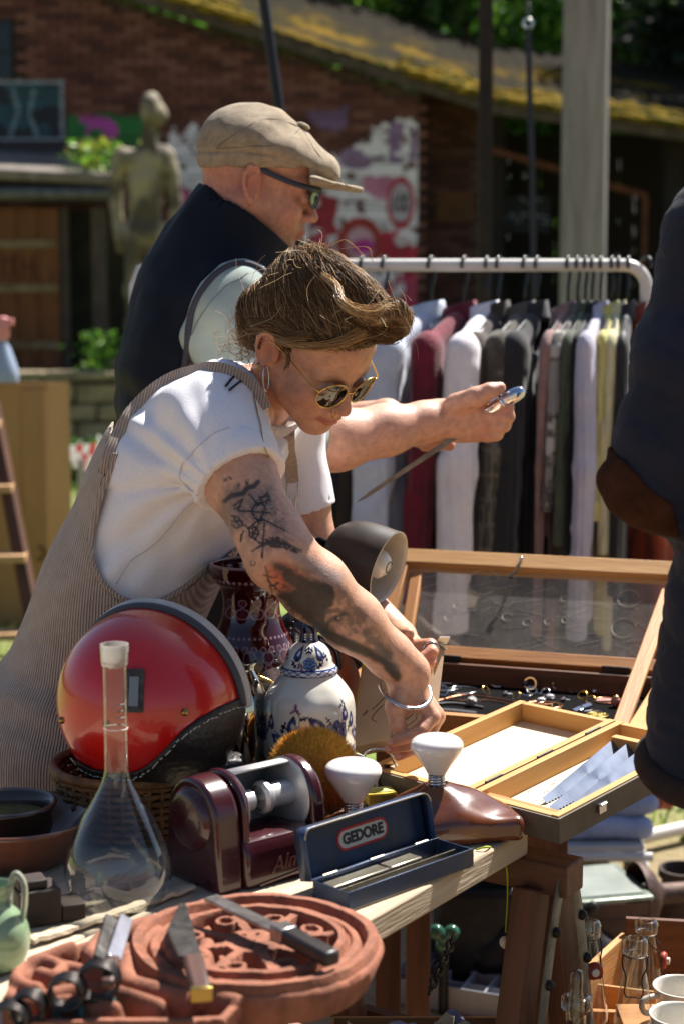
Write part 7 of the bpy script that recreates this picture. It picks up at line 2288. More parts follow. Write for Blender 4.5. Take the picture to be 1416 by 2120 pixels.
 v3, q3 = s.mesh(1)
 mesh_obj('lining', v3, q3, mat('dark_lining', '#151313', rough=.95), e, None, 180)
helmet()
# ---- flask
def flask():
 p = on_table(247, 1868); p[2] = TZ + .0005
 S = FPX / p[1]
 g = [(0, .001), (.042, 0), (.052, .004)]
 prof = [(0, .0015), (.040, .0), (.054, .006), (.0625, .024), (.0645, .042), (.060, .066), (.046, .098), (.031, .124), (.0195, .146), (.0150, .160), (.0140, .180), (.0140, .285), (.0150, .290), (.0162, .296), (.0168, .314), (.0172, .316)]
 cu = catmull([V(r, z, 0) for r, z in prof], 4)
 e = thing('volumetric_flask', p, 'clear glass long-necked laboratory flask standing before the red helmet', 'flask')
 MB().lathe([(max(a[0], 0), a[1]) for a in cu], 56, T3(p)).build('glass', GLASS, e, smooth=180)
 MB().lathe([(.0150, .290), (.0160, .296), (.0170, .314), (.0168, .3165), (.0150, .3165), (.0142, .312), (.0135, .296)], 40, T3(p)).build('ground_mouth', thin_glass('frosted_mouth', '#ffffff', .2, 1.0, dust=.5), e, smooth=60)
 MB().tube(circ(p + V(0, 0, .215), .0142, n=30), .0004, 4, closed=True).build('volume_mark', mat('mark_white', '#d8d8d4', rough=.6), e)
 lb = MB()
 for k, z in enumerate((.246, .238, .230, .222)):
  P = [p + V(.01455 * math.cos(a), .01455 * math.sin(a), z) for a in np.linspace(R(-75), R(-35 - 10 * (k % 2)), 6)]
  lb.tube(P, .0008, 4)
 lb.build('etched_print', mat('mark_grey', '#6e6a66', rough=.7), e)
flask()
# ---- stoneware bowls
def bowls():
 br = mat('brown_glaze', '#7a4a33', '#56301f', scale=16, rough=.25, rough2=.4, coat=.5, bump=.15, bscale=30)
 dk = mat('dark_glaze', '#2b211c', '#3c2f26', scale=12, rough=.3, coat=.4)
 p = V(at(38, 1800, 2.13)[0], 2.13, TZ + .0003)
 e = thing('stoneware_bowl', p, 'large brown glazed stoneware bowl holding a smaller pot', 'bowl')
 H = scz(30, 1690, 2.13) - TZ
 MB().lathe([(0, .002), (.060, 0), (.066, .004), (.078, H * .35), (.091, H * .72), (.099, H * .93), (.103, H), (.100, H + .004), (.095, H + .002), (.090, H * .9), (.080, H * .6), (.066, H * .25), (.045, .014), (0, .013)], 56, T3(p)).build('vessel', br, e, smooth=180)
 q = p + V(-.012, .0, .0135)
 e2 = thing('stoneware_pot', q, 'smaller dark glazed pot nested inside the brown bowl', 'pot')
 h2 = H + .004
 MB().lathe([(0, .0), (.045, .0), (.052, .01), (.058, h2 * .5), (.056, h2 * .8), (.0625, h2 * .94), (.0640, h2), (.0600, h2 + .003), (.055, h2 * .97), (.051, h2 * .8), (.050, h2 * .4), (.040, .012), (0, .011)], 48, T3(q)).build('vessel', dk, e2, smooth=180)
 MB().lathe([(0, 0), (.050, 0), (.050, .001), (0, .001)], 36, T3(q + V(0, 0, h2 * .72))).build('dry_soil', mat('mossy_soil', '#3f3a22', '#5b5a2e', scale=60, rough=1), e2)
bowls()
# ---- wooden block, green glass jug, twine
def small_left():
 p = on_table(90, 1905)
 e = thing('wooden_block', p, 'dark stepped wooden block beside the green glass jug', 'block')
 dw = mat('dark_block', '#3a2c24', '#251b16', scale=10, rough=.7, bump=.4, bscale=40)
 M = frame(V(p[0] - .008, p[1], TZ), (.9, .42, 0))
 MB().box((0, 0, .021), (.050, .045, .042), M).build('block', dw, e, bevel=.002)
 MB().box((.040, -.002, .010), (.028, .040, .020), M).build('step', dw, e, bevel=.002)
 MB().box((-.006, .0, .0475), (.034, .03, .011), M).build('cap', dw, e, bevel=.002)
 p = on_table(2, 2005); p[2] = TZ + .0004
 e = thing('glass_jug', p, 'round pale green glass jug with looped handle', 'jug')
 gg = mat('green_glass', '#a8bf9a', '#8faa84', scale=12, rough=.12, trans=.35, ior=1.2, coat=.6)
 r = .033
 prof = [(0, .001), (.015, 0), (.026, .008), (.0325, .028), (.031, .048), (.022, .063), (.013, .072), (.011, .082), (.015, .094), (.0145, .095), (.0105, .083)]
 MB().lathe([(a[0] if a[0] > 1e-4 else 0, a[1]) for a in catmull([V(x, z, 0) for x, z in prof], 4)], 40, T3(p)).build('body', gg, e, smooth=180)
 MB().tube(catmull([p + V(.012, -.002, .074), p + V(.014, -.004, .095), p + V(.020, -.004, .108), p + V(.028, -.004, .098), p + V(.029, -.004, .078), p + V(.026, -.003, .058)], 6), .0036, 9).build('handle', GLASS if False else mat('pale_glass', '#c7d4c4', rough=.08, trans=.7, ior=1.3), e, smooth=180)
 a, b = on_table(66, 1958) + V(0, 0, .006), on_table(400, 1846) + V(0, 0, .006)
 n = 26; mb = MB()
 P = np.array([a + (b - a) * t for t in np.linspace(0, 1, n)]) + rng.normal(0, .0009, (n, 3))
 mb.tube(P, .0085 * (1 + .12 * rng.normal(0, 1, n)), 7, flat=.55, nrm=(0, 0, 1))
 tag(mb.build('wooden_batten', WP, smooth=30), 'pale splintered batten lying along the joint between two planks', 'batten')
small_left()
# ---- terracotta ornament: medallion with scroll work
TCO = mat('terracotta', attr=True, rough=.85, bump=.35, bscale=90, col2='#000000', scale=30)
def terracotta():
 ztop = .800
 c = onz(528, 1938, ztop); R0 = .134; th = .048
 e = thing('terracotta_ornament', V(c[0], c[1], TZ), 'carved orange terracotta medallion with scroll border lying on the planks', 'ornament')
 nr, na = 90, 220
 vs, hs = [], []
 a_ = np.linspace(0, 2 * math.pi, na, endpoint=False); r_ = np.linspace(0, 1, nr)
 A, Rr = np.meshgrid(a_, r_, indexing='ij')
 H = np.zeros_like(Rr)
 def ridge(x, c_, w, s_=.012): return sstep(-s_, s_, w - np.abs(x - c_))
 H += .010 * ridge(Rr, .93, .05) + .004 * ridge(Rr, .80, .035) + .009 * ridge(Rr, .69, .04) - .004 * ridge(Rr, .865, .02)
 inner = Rr < .645
 x, y = Rr * np.cos(A), Rr * np.sin(A)
 fl = np.zeros_like(Rr)
 for k in range(8):
  b = k * math.pi / 4 + .3
  px, py = x * math.cos(b) + y * math.sin(b), -x * math.sin(b) + y * math.cos(b)
  fl = np.maximum(fl, sstep(.012, -.012, np.abs(py) - .05) * (px > 0))
  fl = np.maximum(fl, sstep(.012, -.012, np.abs(np.hypot(px - .50, py - .12) - .075) - .028))
 fl = np.maximum(fl, sstep(.012, -.012, np.abs(Rr - .20) - .05))
 H += np.where(inner, -.017 + .022 * fl, 0)
 H += .0016 * fbm(np.stack([x.ravel() * 7, y.ravel() * 7, x.ravel() * 0], 1), 4).reshape(x.shape)
 Z = ztop - .010 + H
 X = c[0] + R0 * x * (1 + .012 * np.sin(A * 5)); Yv = c[1] + R0 * y * (1 + .012 * np.sin(A * 5))
 V3 = np.stack([X, Yv, Z], -1).reshape(-1, 3)
 f = []
 for i in range(na):
  j = (i + 1) % na
  for k in range(nr - 1):
   f.append((i * nr + k, j * nr + k, j * nr + k + 1, i * nr + k + 1) if k else (i * nr, j * nr + 1, i * nr + 1))
 n0 = len(V3)
 side = []
 for i in range(na):
  top = V3[i * nr + nr - 1]
  side += [top + V(0, 0, -.006) + .003 * unit(top * V(1, 1, 0) - c * V(1, 1, 0)), V(*(c + (top - c) * .93)[:2], TZ + .004)]
 V3 = np.concatenate([V3, np.array(side)])
 for i in range(na):
  j = (i + 1) % na
  f += [(i * nr + nr - 1, j * nr + nr - 1, n0 + 2 * j, n0 + 2 * i), (n0 + 2 * i, n0 + 2 * j, n0 + 2 * j + 1, n0 + 2 * i + 1)]
 f.append(tuple(n0 + 2 * i + 1 for i in reversed(range(na))))
 def tcol(v):
  n = fbm(v * 22, 3); m_ = fbm(v * 70, 8)
  cc = lin('#925c45') * (1 + .16 * n)[:, None] * (1 + .08 * m_)[:, None]
  w = sstep(.1, .5, m_ + .5 * n)[:, None] * .6
  return cc * (1 - w) + lin('#64402f') * w
 mesh_obj('medallion', V3, f, TCO, e, None, 50, tcol(V3))
 base = [(4, 2075), (20, 2030), (70, 1988), (150, 1958), (250, 1925), (330, 1888), (430, 1905), (520, 2060), (470, 2112), (380, 2118), (200, 2118), (60, 2122)]
 g = .0022
 poly = np.array([onz(a, b, .785)[:2] for a, b in base])
 x0, y0 = poly.min(0) - .006; x1, y1 = poly.max(0) + .006
 gx, gy = np.arange(x0, x1, g), np.arange(y0, y1, g)
 GX, GY = np.meshgrid(gx, gy, indexing='ij')
 P2 = np.stack([GX.ravel(), GY.ravel()], 1)
 Hh = np.full(len(P2), .768)
 def stroke(pts, w, hgt):
  d = poly_dist(P2, catmull([V(*onz(a, b, .785)[:2], 0) for a, b in pts], 6)[:, :2])
  return hgt * np.sqrt(np.clip(1 - (d / w) ** 2, 0, 1)) ** .7
 up_ = np.zeros(len(P2))
 for pts, w in (([(335, 1905), (275, 1922), (218, 1940), (188, 1972), (212, 1996), (258, 1990), (262, 1970), (238, 1966)], .011), ([(78, 2052), (36, 2036), (46, 2006), (92, 1994), (128, 2008), (112, 2026), (84, 2020)], .010),
                   ([(128, 2004), (180, 2016), (238, 2010)], .010), ([(326, 1932), (296, 1956), (268, 1986), (266, 2030), (316, 2050), (372, 2062), (408, 2048), (400, 2024), (366, 2022)], .013), ([(90, 2066), (180, 2052), (258, 2062), (330, 2086)], .010), ([(20, 2074), (70, 2082), (150, 2078), (240, 2092)], .009),
                   ([(150, 1966), (100, 1982), (60, 2000)], .008), ([(430, 1960), (420, 2010), (446, 2060), (490, 2076)], .012)):
  up_ = np.maximum(up_, stroke(pts, w, .026))
 dsd = poly_sd(P2, poly)
 rim_ = .018 * sstep(.009, .004, np.abs(dsd + .006))
 Hh = Hh + np.maximum(up_, rim_) + .0012 * fbm(np.stack([P2[:, 0] * 50, P2[:, 1] * 50, P2[:, 0] * 0], 1), 3)
 ins = (dsd < 0).reshape(GX.shape)
 idx = -np.ones(GX.shape, int); ii = np.argwhere(ins); idx[ii[:, 0], ii[:, 1]] = np.arange(len(ii))
 Hg = Hh.reshape(GX.shape)
 top = np.stack([gx[ii[:, 0]], gy[ii[:, 1]], Hg[ii[:, 0], ii[:, 1]]], 1)
 a_, b_, c_, d_ = idx[:-1, :-1], idx[1:, :-1], idx[1:, 1:], idx[:-1, 1:]
 Q = np.stack([a_, b_, c_, d_], -1).reshape(-1, 4); Q = Q[(Q >= 0).all(1)]
 low = top.copy(); low[:, 2] = TZ + .002
 n_ = len(top)
 ed = {}
 for k in range(4):
  for u, w in zip(Q[:, k], Q[:, (k + 1) % 4]):
   if (w, u) in ed: del ed[(w, u)]
   else: ed[(u, w)] = 1
 walls = np.array([(w, u, u + n_, w + n_) for u, w in ed])
 v = np.concatenate([top, low])
 mesh_obj('scroll_panel', v, np.concatenate([Q, walls]), TCO, e, None, 50, tcol(v))
 return e, ztop
_te, TZ2 = terracotta()
# ---- tools lying on the terracotta
def tools():
 bright = mat('worn_steel', '#a7a5a3', '#7f7b78', scale=50, rough=.3, metal=.9)
 dwood = mat('tool_wood', '#54352a', '#3a241c', scale=12, rough=.5, stretch=(.6, 7, 7))
 zt = TZ2 + .0045
 a, b, c_ = onz(436, 1858, zt + .016), onz(585, 1930, zt + .010), onz(690, 1986, zt + .008)
 e = thing('spatula_file', b, 'flat steel file with a dark handle laid across the medallion', 'file')
 bar('blade', a, b, .018, .004, bright, e, bevel=.0008)
 bar('handle', b, c_, .020, .016, mat('black_handle', '#1d1a19', '#2c2724', scale=30, rough=.4), e, bevel=.004)
 bar('ferrule', b - (c_ - b) * .10, b + (c_ - b) * .14, .022, .017, bright, e, bevel=.002)
 a, b, c_ = onz(378, 1872, zt + .020), onz(400, 1985, zt + .016), onz(418, 2058, zt + .012)
 e = thing('leather_knife', b, 'broad dark triangular knife with short wooden handle on the medallion edge', 'knife')
 M = frame(a, b - a, z=(0.2, -.2, 1))
 L_ = np.linalg.norm(b - a)
 MB().prism([(0, -.003), (L_ * .55, -.022), (L_, -.014), (L_, .010), (0, .004)], -.0015, .0015, M).build('blade', mat('blackened_steel', '#2d2b2a', '#454240', scale=60, rough=.45, metal=.8, bump=.4), e, bevel=.0006)
 bar('handle', b, c_, .020, .014, dwood, e, bevel=.004)
 MB().box((0, 0, 0), (.006, .021, .015)).build('ferrule', mat('brass', '#b59a5a', rough=.3, metal=1), e, frame(c_, c_ - b), bevel=.001)
 a, b, c_ = onz(262, 1900, zt + .024), onz(236, 1985, zt + .016), onz(222, 2040, zt + .010)
 e = thing('plane_iron', b, 'bright flat plane iron leaning on the scroll panel', 'chisel')
 bar('iron', a, b, .015, .004, mat('lilac_steel', '#c2c0c6', '#a5a3aa', scale=30, rough=.25, metal=.9), e, up=(.5, -.3, .8), bevel=.0006)
 bar('backing', a - V(.014, -.004, .004), b - V(.012, -.004, .004), .020, .006, mat('blackened_steel'), e, up=(.5, -.3, .8), bevel=.0006)
 bar('shank', b, c_, .014, .010, dwood, e, bevel=.003)
 ir = mat('coil_iron', '#4c4846', '#34302e', scale=50, rough=.4, metal=.9)
 gs = mat('green_shank', '#2f5a50', '#234439', scale=20, rough=.5)
 for k, (px, py, r, lab) in enumerate([(205, 2030, .020, 'tallest coiled iron with green twin shanks before the scroll panel'), (140, 2052, .017, 'middle coiled iron ring with short green shank'), (60, 2085, .016, 'low coiled iron with a dull grey spiral'), (22, 2112, .018, 'lowest coiled iron at the table corner')]):
  q = at(px, py, 1.60 - .015 * k)
  e = thing('coil_iron', V(q[0], q[1], TZ), lab, 'iron', 'coiled irons standing at the table corner')
  P = []
  for t in np.linspace(0, 5.2 * 2 * math.pi, 110):
   P.append(q + V(r * math.cos(t), .0035 * t / 6.283 * 1.2 - .012, r * math.sin(t) * .95))
  MB().tube(P, .0021, 6).build('coil', ir, e, smooth=180)
  zb = TZ if q[1] > 1.6 else TZ
  for dx in (-.010, .012):
   MB().tube([q + V(dx, 0, -r * .8), V(q[0] + dx * 1.1, q[1] + .004, TZ + .0005)], .0042, 8).build('shank', gs, e, smooth=180)
  MB().box((q[0], q[1], TZ + .005), (.034, .02, .008)).build('foot', ir, e, bevel=.001)
tools()
# ---- bakelite machine
def machine():
 bak = mat('maroon_bakelite', '#2e1015', '#3f161c', scale=6, rough=.18, rough2=.28, coat=.6)
 alu = mat('brushed_aluminium', '#cfcdca', '#bbb8b5', scale=40, rough=.35, rough2=.45, metal=.45)
 p0 = on_table(458, 1848); p1 = on_table(654, 1794)
 ax = unit((p1 - p0) * V(1, 1, 0)); dp = V(-ax[1], ax[0], 0)
 W = np.linalg.norm(p1 - p0) * 1.02
 e = thing('bakelite_machine', p0, 'dark maroon bakelite winding machine with aluminium drum trough', 'machine')
 def q(a, b, c_): return p0 + ax * a + dp * b + V(0, 0, c_)
 H = .137
 def cheek(a0, a1, nm, hh, dd):
  prof = []
  D = .052 * dd
  for t in np.linspace(0, math.pi, 20): prof.append((D * math.cos(t) + .045, hh - D + D * math.sin(t)))
  pts = [(.105, 0.0)] + prof + [(-.014, 0.0)]
  M = Matrix([[dp[i], 0, ax[i], q(a0, 0, 0)[i]] for i in range(3)] + [[0, 0, 0, 1]]); M[2][1] = 1.0
  MB().prism(pts, 0, a1 - a0, M).build(nm, bak, e, bevel=.006, bseg=3)
 cheek(-.012, .026, 'end_cheek', H, 1.0); cheek(W - .014, W + .006, 'end_cheek', H * 1.0, 1.06)
 cheek(.030, .040, 'inner_cheek', H * 1.02, 1.02)
 MB().lathe([(0, 0), (.040, 0), (.037, .007), (.028, .010), (0, .011)], 36, frame(q(-.012, .045, H - .052), dp, z=-ax)).build('boss', bak, e, smooth=60)
 pts = [(-.018, 0), (.100, 0), (.100, .05), (.0, .062), (-.010, .058), (-.018, .045)]
 M = Matrix([[dp[i], 0, ax[i], q(.026, 0, 0)[i]] for i in range(3)] + [[0, 0, 0, 1]]); M[2][1] = 1.0
 MB().prism(pts, 0, W - .040, M).build('base', bak, e, bevel=.006, bseg=3)
 zc = H - .048; yc = .045; rad = .046
 def tr(u, w):
  t = R(-115) + u * R(215)                           # open towards the viewer
  return q(.040 + w * (W - .054), yc + rad * math.cos(t), zc + rad * math.sin(t) - .002)
 tb = MB().surf(tr, 30, 2).build('trough', alu, e, smooth=180)
 md = tb.modifiers.new('solid', 'SOLIDIFY'); md.thickness = .0025; md.offset = 0
 for a in (.0415, W - .0165):
  MB().lathe([(0, 0), (rad * 1.0, 0), (rad * 1.04, .0015), (rad, .003), (0, .003)], 40, frame(q(a, yc, zc), dp, z=ax)).build('end_disc', alu, e, smooth=60)
 MB().tube([q(.042, yc - .006, zc + .004), q(.075, yc - .006, zc + .004)], .0135, 18).build('spindle_boss', alu, e)
 MB().tube([q(.070, yc - .006, zc + .004), q(.110, yc - .006, zc + .004)], .0055, 14).build('spindle', STEEL, e)
 MB().tube([q(W - .060, yc - .006, zc + .004), q(W - .016, yc - .006, zc + .004)], .0165, 18).build('spindle_boss', alu, e)
 MB().lathe([(.0165, 0), (.021, .004), (.021, .010), (.0165, .014)], 20, frame(q(W - .064, yc - .006, zc + .004), dp, z=ax)).build('collar', alu, e)
 lm = mat('worn_lettering', '#4a262b', '#633c40', scale=80, rough=.25, coat=.5)
 f = q(W * .60, -.0195, .026)
 Mt = frame(f, ax, z=-dp)
 text_mesh('Almil', .027, Mt @ Matrix.Rotation(R(6), 4, 'Z'), lm, 'lettering', e, extrude=.001, shear=.35)
 bar('underline', q(W * .30, -.0192, .004), q(W * .92, -.0192, .012), .002, .0025, lm, e, bevel=0)
machine()
# ---- tin
def tin():
 zt = TZ
 a, b = on_table(648, 1862), on_table(892, 1776)
 ax = unit((b - a) * V(1, 1, 0)); dp = V(-ax[1], ax[0], 0)
 L_ = np.linalg.norm((b - a) * V(1, 1, 0)) + .012
 e = thing('steel_tin', a, 'open blue steel tool tin with red and white name plate inside its lid', 'tin')
 blue = mat('blue_tin_paint', '#2f3f5c', '#4a4a48', scale=14, rough=.4, metal=.35, bump=.15, contrast=(.5, .75))
 inn = mat('worn_tin', '#98907f', '#7b7568', scale=25, rough=.4, metal=.6)
 def q(u, w, z): return a + ax * u + dp * w + V(0, 0, z)
 D, h = .062, .024
 bar('tray_bottom', q(0, -D / 2, .0015), q(L_, -D / 2, .0015), D, .002, inn, e, bevel=0)
 for w in (-.0008, -D + .0008): bar('tray_side', q(0, w, h / 2 + .001), q(L_, w, h / 2 + .001), .0016, h, blue, e, bevel=.0005)
 for u in (.0008, L_ - .0008): bar('tray_end', q(u, -D + .002, h / 2), q(u, -.002, h / 2), .0016, h - .001, blue, e, bevel=.0005)
 bar('divider', q(.004, -D * .55, h * .4), q(L_ - .004, -D * .55, h * .4), .0012, h * .7, inn, e, bevel=0)
 for k, (u0, u1) in enumerate([(.008, .105), (.108, .165)]):
  bar('tool_slot', q(u0, -D * .28, h * .6), q(u1, -D * .28, h * .6), D * .36, h * .5, mat('galvanised', '#b5ad9a', '#8f8878', scale=30, rough=.3, metal=.85), e, bevel=.002)
 up = unit(V(0, 0, 1) + dp * .22)
 nr = np.cross(ax, up)                                   # towards the viewer
 Hl = .062
 def rr_poly(w, h_, r):
  pts = []
  for cx, cy, a0 in ((w - r, h_ - r, 0), (r, h_ - r, 90), (r, 0, None), (w - r, 0, None)):
   if a0 is None: pts.append((0 if cx == r else w, 0))
   else: pts += [(cx + r * math.cos(R(a0 + t)), cy + r * math.sin(R(a0 + t))) for t in np.linspace(0, 90, 7)]
  return pts
 o = q(0, .002, h - .002)
 M = Matrix([[ax[i], up[i], nr[i], o[i]] for i in range(3)] + [[0, 0, 0, 1]])
 P = rr_poly(L_, Hl, .012)
 lidp = MB().prism(P, -.0195, -.018, M).build('lid_panel', blue, e)
 k = len(P)
 v = np.array([[x, y, z] for z in (-.0195, 0) for x, y in P])
 f = [(i, (i + 1) % k, k + (i + 1) % k, k + i) for i in range(k)]
 rim = MB().add(xf(M, v), f).build('lid_rim', blue, e, smooth=60)
 md = rim.modifiers.new('solid', 'SOLIDIFY'); md.thickness = .0016; md.offset = 0
 MB().tube([xf(M, np.array([[x, y, .0]]))[0] for x, y in P[:14]], .0011, 5).build('lid_edge', mat('bare_edge', '#a79a86', rough=.4, metal=.7), e)
 cx, cy = L_ * .50, Hl * .52
 def stadium(w, h_, n=12):
  r = h_ / 2
  return [(cx + (w / 2 - r) + r * math.cos(t), cy + r * math.sin(t)) for t in np.linspace(-math.pi / 2, math.pi / 2, n)] + [(cx - (w / 2 - r) + r * math.cos(t), cy + r * math.sin(t)) for t in np.linspace(math.pi / 2, 1.5 * math.pi, n)]
 MB().prism(stadium(.092, .0285), -.0178, -.0172, M).build('plate_border', mat('plate_red', '#b02a2a', rough=.45), lidp)
 MB().prism(stadium(.085, .0220), -.0171, -.0167, M).build('plate_field', mat('plate_pale', '#c9c3b8', rough=.5), lidp)
 text_mesh('GEDORE', .0185, M @ Matrix.Translation((cx, cy, -.0163)), mat('plate_ink', '#22242a', rough=.5), 'lettering', lidp, extrude=.0002, bold=.0009, spacing=1.0)
 for u in (.03, L_ * .5, L_ - .03):
  MB().tube([q(u - .012, .001, h), q(u + .012, .001, h)], .0022, 8).build('hinge', inn, e)
tin()
# ---- porcelain bulbs on brown glazed bases
def lampbase(p, rz, label, hs=1.0, ws=1.0, name='ceramic_lamp_base'):
 e = thing(name, p, label, 'lamp base', 'brown ceramic lamp bases')
 s = SDF((-.10, -.08, -.004), (.10, .08, .10), .003)
 s.rbox(T3((0, 0, .014)), (.078, .050, .014), .010, 0)
 s.ell((-.012, .004, .020), (.062, .045, .036), None, .03)
 s.cap((-.018, .004, .026), (-.018, .004, .040), .022, .0185, .016)
 s.carve(lambda x, y, z: np.maximum(np.abs(x + .002 * 0) - (.078 - .35 * np.maximum(0, y + .0)), -1), .012)
 s.field(lambda x, y, z: .0014 * vnoise(np.stack([x, y, z], 1) * 26, 3))
 s.carve(lambda x, y, z: -z, .002)
 s.cap((-.018, .004, .050), (-.018, .004, .10), .0115, .0115, 0, 'sub')
 v, q = s.mesh(1)
 br = mat('treacle_glaze', '#4a2415', '#6b3a20', scale=14, rough=.16, rough2=.3, coat=.7)
 M = T3(p, rz) @ Matrix.Diagonal((ws, ws, hs, 1))
 mesh_obj('glazed_base', v, q, br, e, M, 180)
 top = xf(M, np.array([[-.018, .004, .058]]))[0]
 return e, top
def bulb(top, label, sc_=.9, tilt=(0, 0, 1)):
 e = thing('reflector_bulb', top, label, 'light bulb', 'white mushroom bulbs')
 M = frame(top + unit(tilt) * -.005, np.cross(V(0, 1, 0), unit(tilt)), z=tilt) @ Matrix.Scale(sc_, 4)
 cap = [(.0125, 0)]
 z = 0
 for k in range(5): cap += [(.0132, z + .001), (.0142, z + .0022), (.0132, z + .0036)]; z += .0042
 cap += [(.0148, z + .002), (.0150, z + .006)]
 MB().lathe(cap, 28, M).build('screw_cap', mat('nickel', '#c6c4bf', rough=.25, metal=1), e, smooth=60)
 prof = [(.0150, z + .002), (.0172, z + .006), (.0240, z + .017), (.0325, z + .029), (.0390, z + .039), (.0412, z + .047), (.0390, z + .054), (.0310, z + .0595), (.016, z + .0625), (0, z + .0635)]
 cu = catmull([V(a, b, 0) for a, b in prof], 5)
 MB().lathe([(max(0, x[0]) if i < len(cu) - 1 else 0, x[1]) for i, x in enumerate(cu)], 44, M).build('opal_glass', mat('opal_glass', '#e6e3df', rough=.12, coat=.5, sss=.25), e, smooth=180)
p_ = V(at(935, 1700, 2.235)[0], 2.235, TZ + .0005)
_, top_ = lampbase(p_, R(12), 'brown glazed ceramic lamp base at the plank table corner', 1.2, 1.14)
bulb(top_, 'white mushroom bulb in the lamp base at the table corner', .86)
p_ = V(at(758, 1700, 2.20)[0], 2.20, TZ + .0005)
_, top_ = lampbase(p_, R(30), 'brown glazed ceramic lamp base half hidden by the blue tin', .72)
bulb(top_, 'white mushroom bulb standing just behind the blue tin', .92)
# ---- yellow matchbox
def matchbox():
 p = V(*at(786, 1672, 2.38)[:2], TZ)
 e = thing('matchbox', p, 'small yellow matchbox standing behind the bulbs', 'matchbox')
 M = frame(p + V(0, 0, .0), (1, .25, 0))
 hgt = at(786, 1636, 2.38)[2] - TZ
 MB().box((0, 0, hgt / 2), (.044, .034, hgt), M).build('sleeve', mat('matchbox_yellow', '#b8a43a', '#a08c30', scale=40, rough=.8), e, bevel=.001)
 MB().box((.002, .002, hgt + .0006), (.034, .024, .0008), M).build('label_panel', mat('matchbox_label', '#d3cf8a', '#8ea04a', scale=60, rough=.8), e)
 MB().box((0, -.0174, hgt / 2), (.040, .0008, hgt * .6), M).build('striker', mat('striker_brown', '#6b5a2a', rough=.9), e)
matchbox()
# ---- golden fur duster
def duster():
 c = V(*at(648, 1602, 2.285)[:2], 0); c[2] = at(648, 1602, 2.285)[2]
 r = .060
 c[2] = max(c[2], TZ + r * .98)
 e = thing('fur_duster', V(c[0], c[1], TZ), 'round golden yellow lambswool polishing pad behind the machine', 'duster')
 rg = np.random.default_rng(4)
 MB().ball(c, (r, r * .72, r), nu=32, nv=20).build('pad', mat('wool_core', '#bd8428', rough=1), e, smooth=180)
 MB().lathe([(0, 0), (.03, 0), (.03, .004), (0, .004)], 20, frame(V(c[0], c[1] + r * .70, c[2]), (1, 0, 0), z=(0, 1, 0))).build('backing', mat('tool_wood'), e)
 n = 16000
 d = rg.normal(0, 1, (n, 3)); d /= np.linalg.norm(d, axis=1)[:, None]
 P = c + d * np.array([r, r * .72, r]) * .97
 t = unit(V(.2, -.2, .5)) * .5 + rg.normal(0, .35, (n, 3)); dirn = d + t * .7
 dirn /= np.linalg.norm(dirn, axis=1)[:, None]
 L_ = rg.uniform(.006, .012, n)[:, None]
 side = np.cross(dirn, rg.normal(0, 1, (n, 3))); side /= np.linalg.norm(side, axis=1)[:, None]
 v = np.stack([P - side * .0005, P + side * .0005, P + dirn * L_], 1).reshape(-1, 3)
 up = sstep(-.3, .45, d[:, 2] + .25 * rg.normal(0, 1, n))[:, None]  # paler upwards: sunlight on the top painted into the pile colour
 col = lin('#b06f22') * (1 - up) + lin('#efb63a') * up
 col = col * rg.uniform(.75, 1.2, n)[:, None]
 mesh_obj('pile', v, np.arange(n * 3).reshape(-1, 3), mat('wool_pile', attr=True, rough=.8, sheen=.3), e, None, 0, np.repeat(col, 3, 0))['kind'] = 'stuff'
duster()
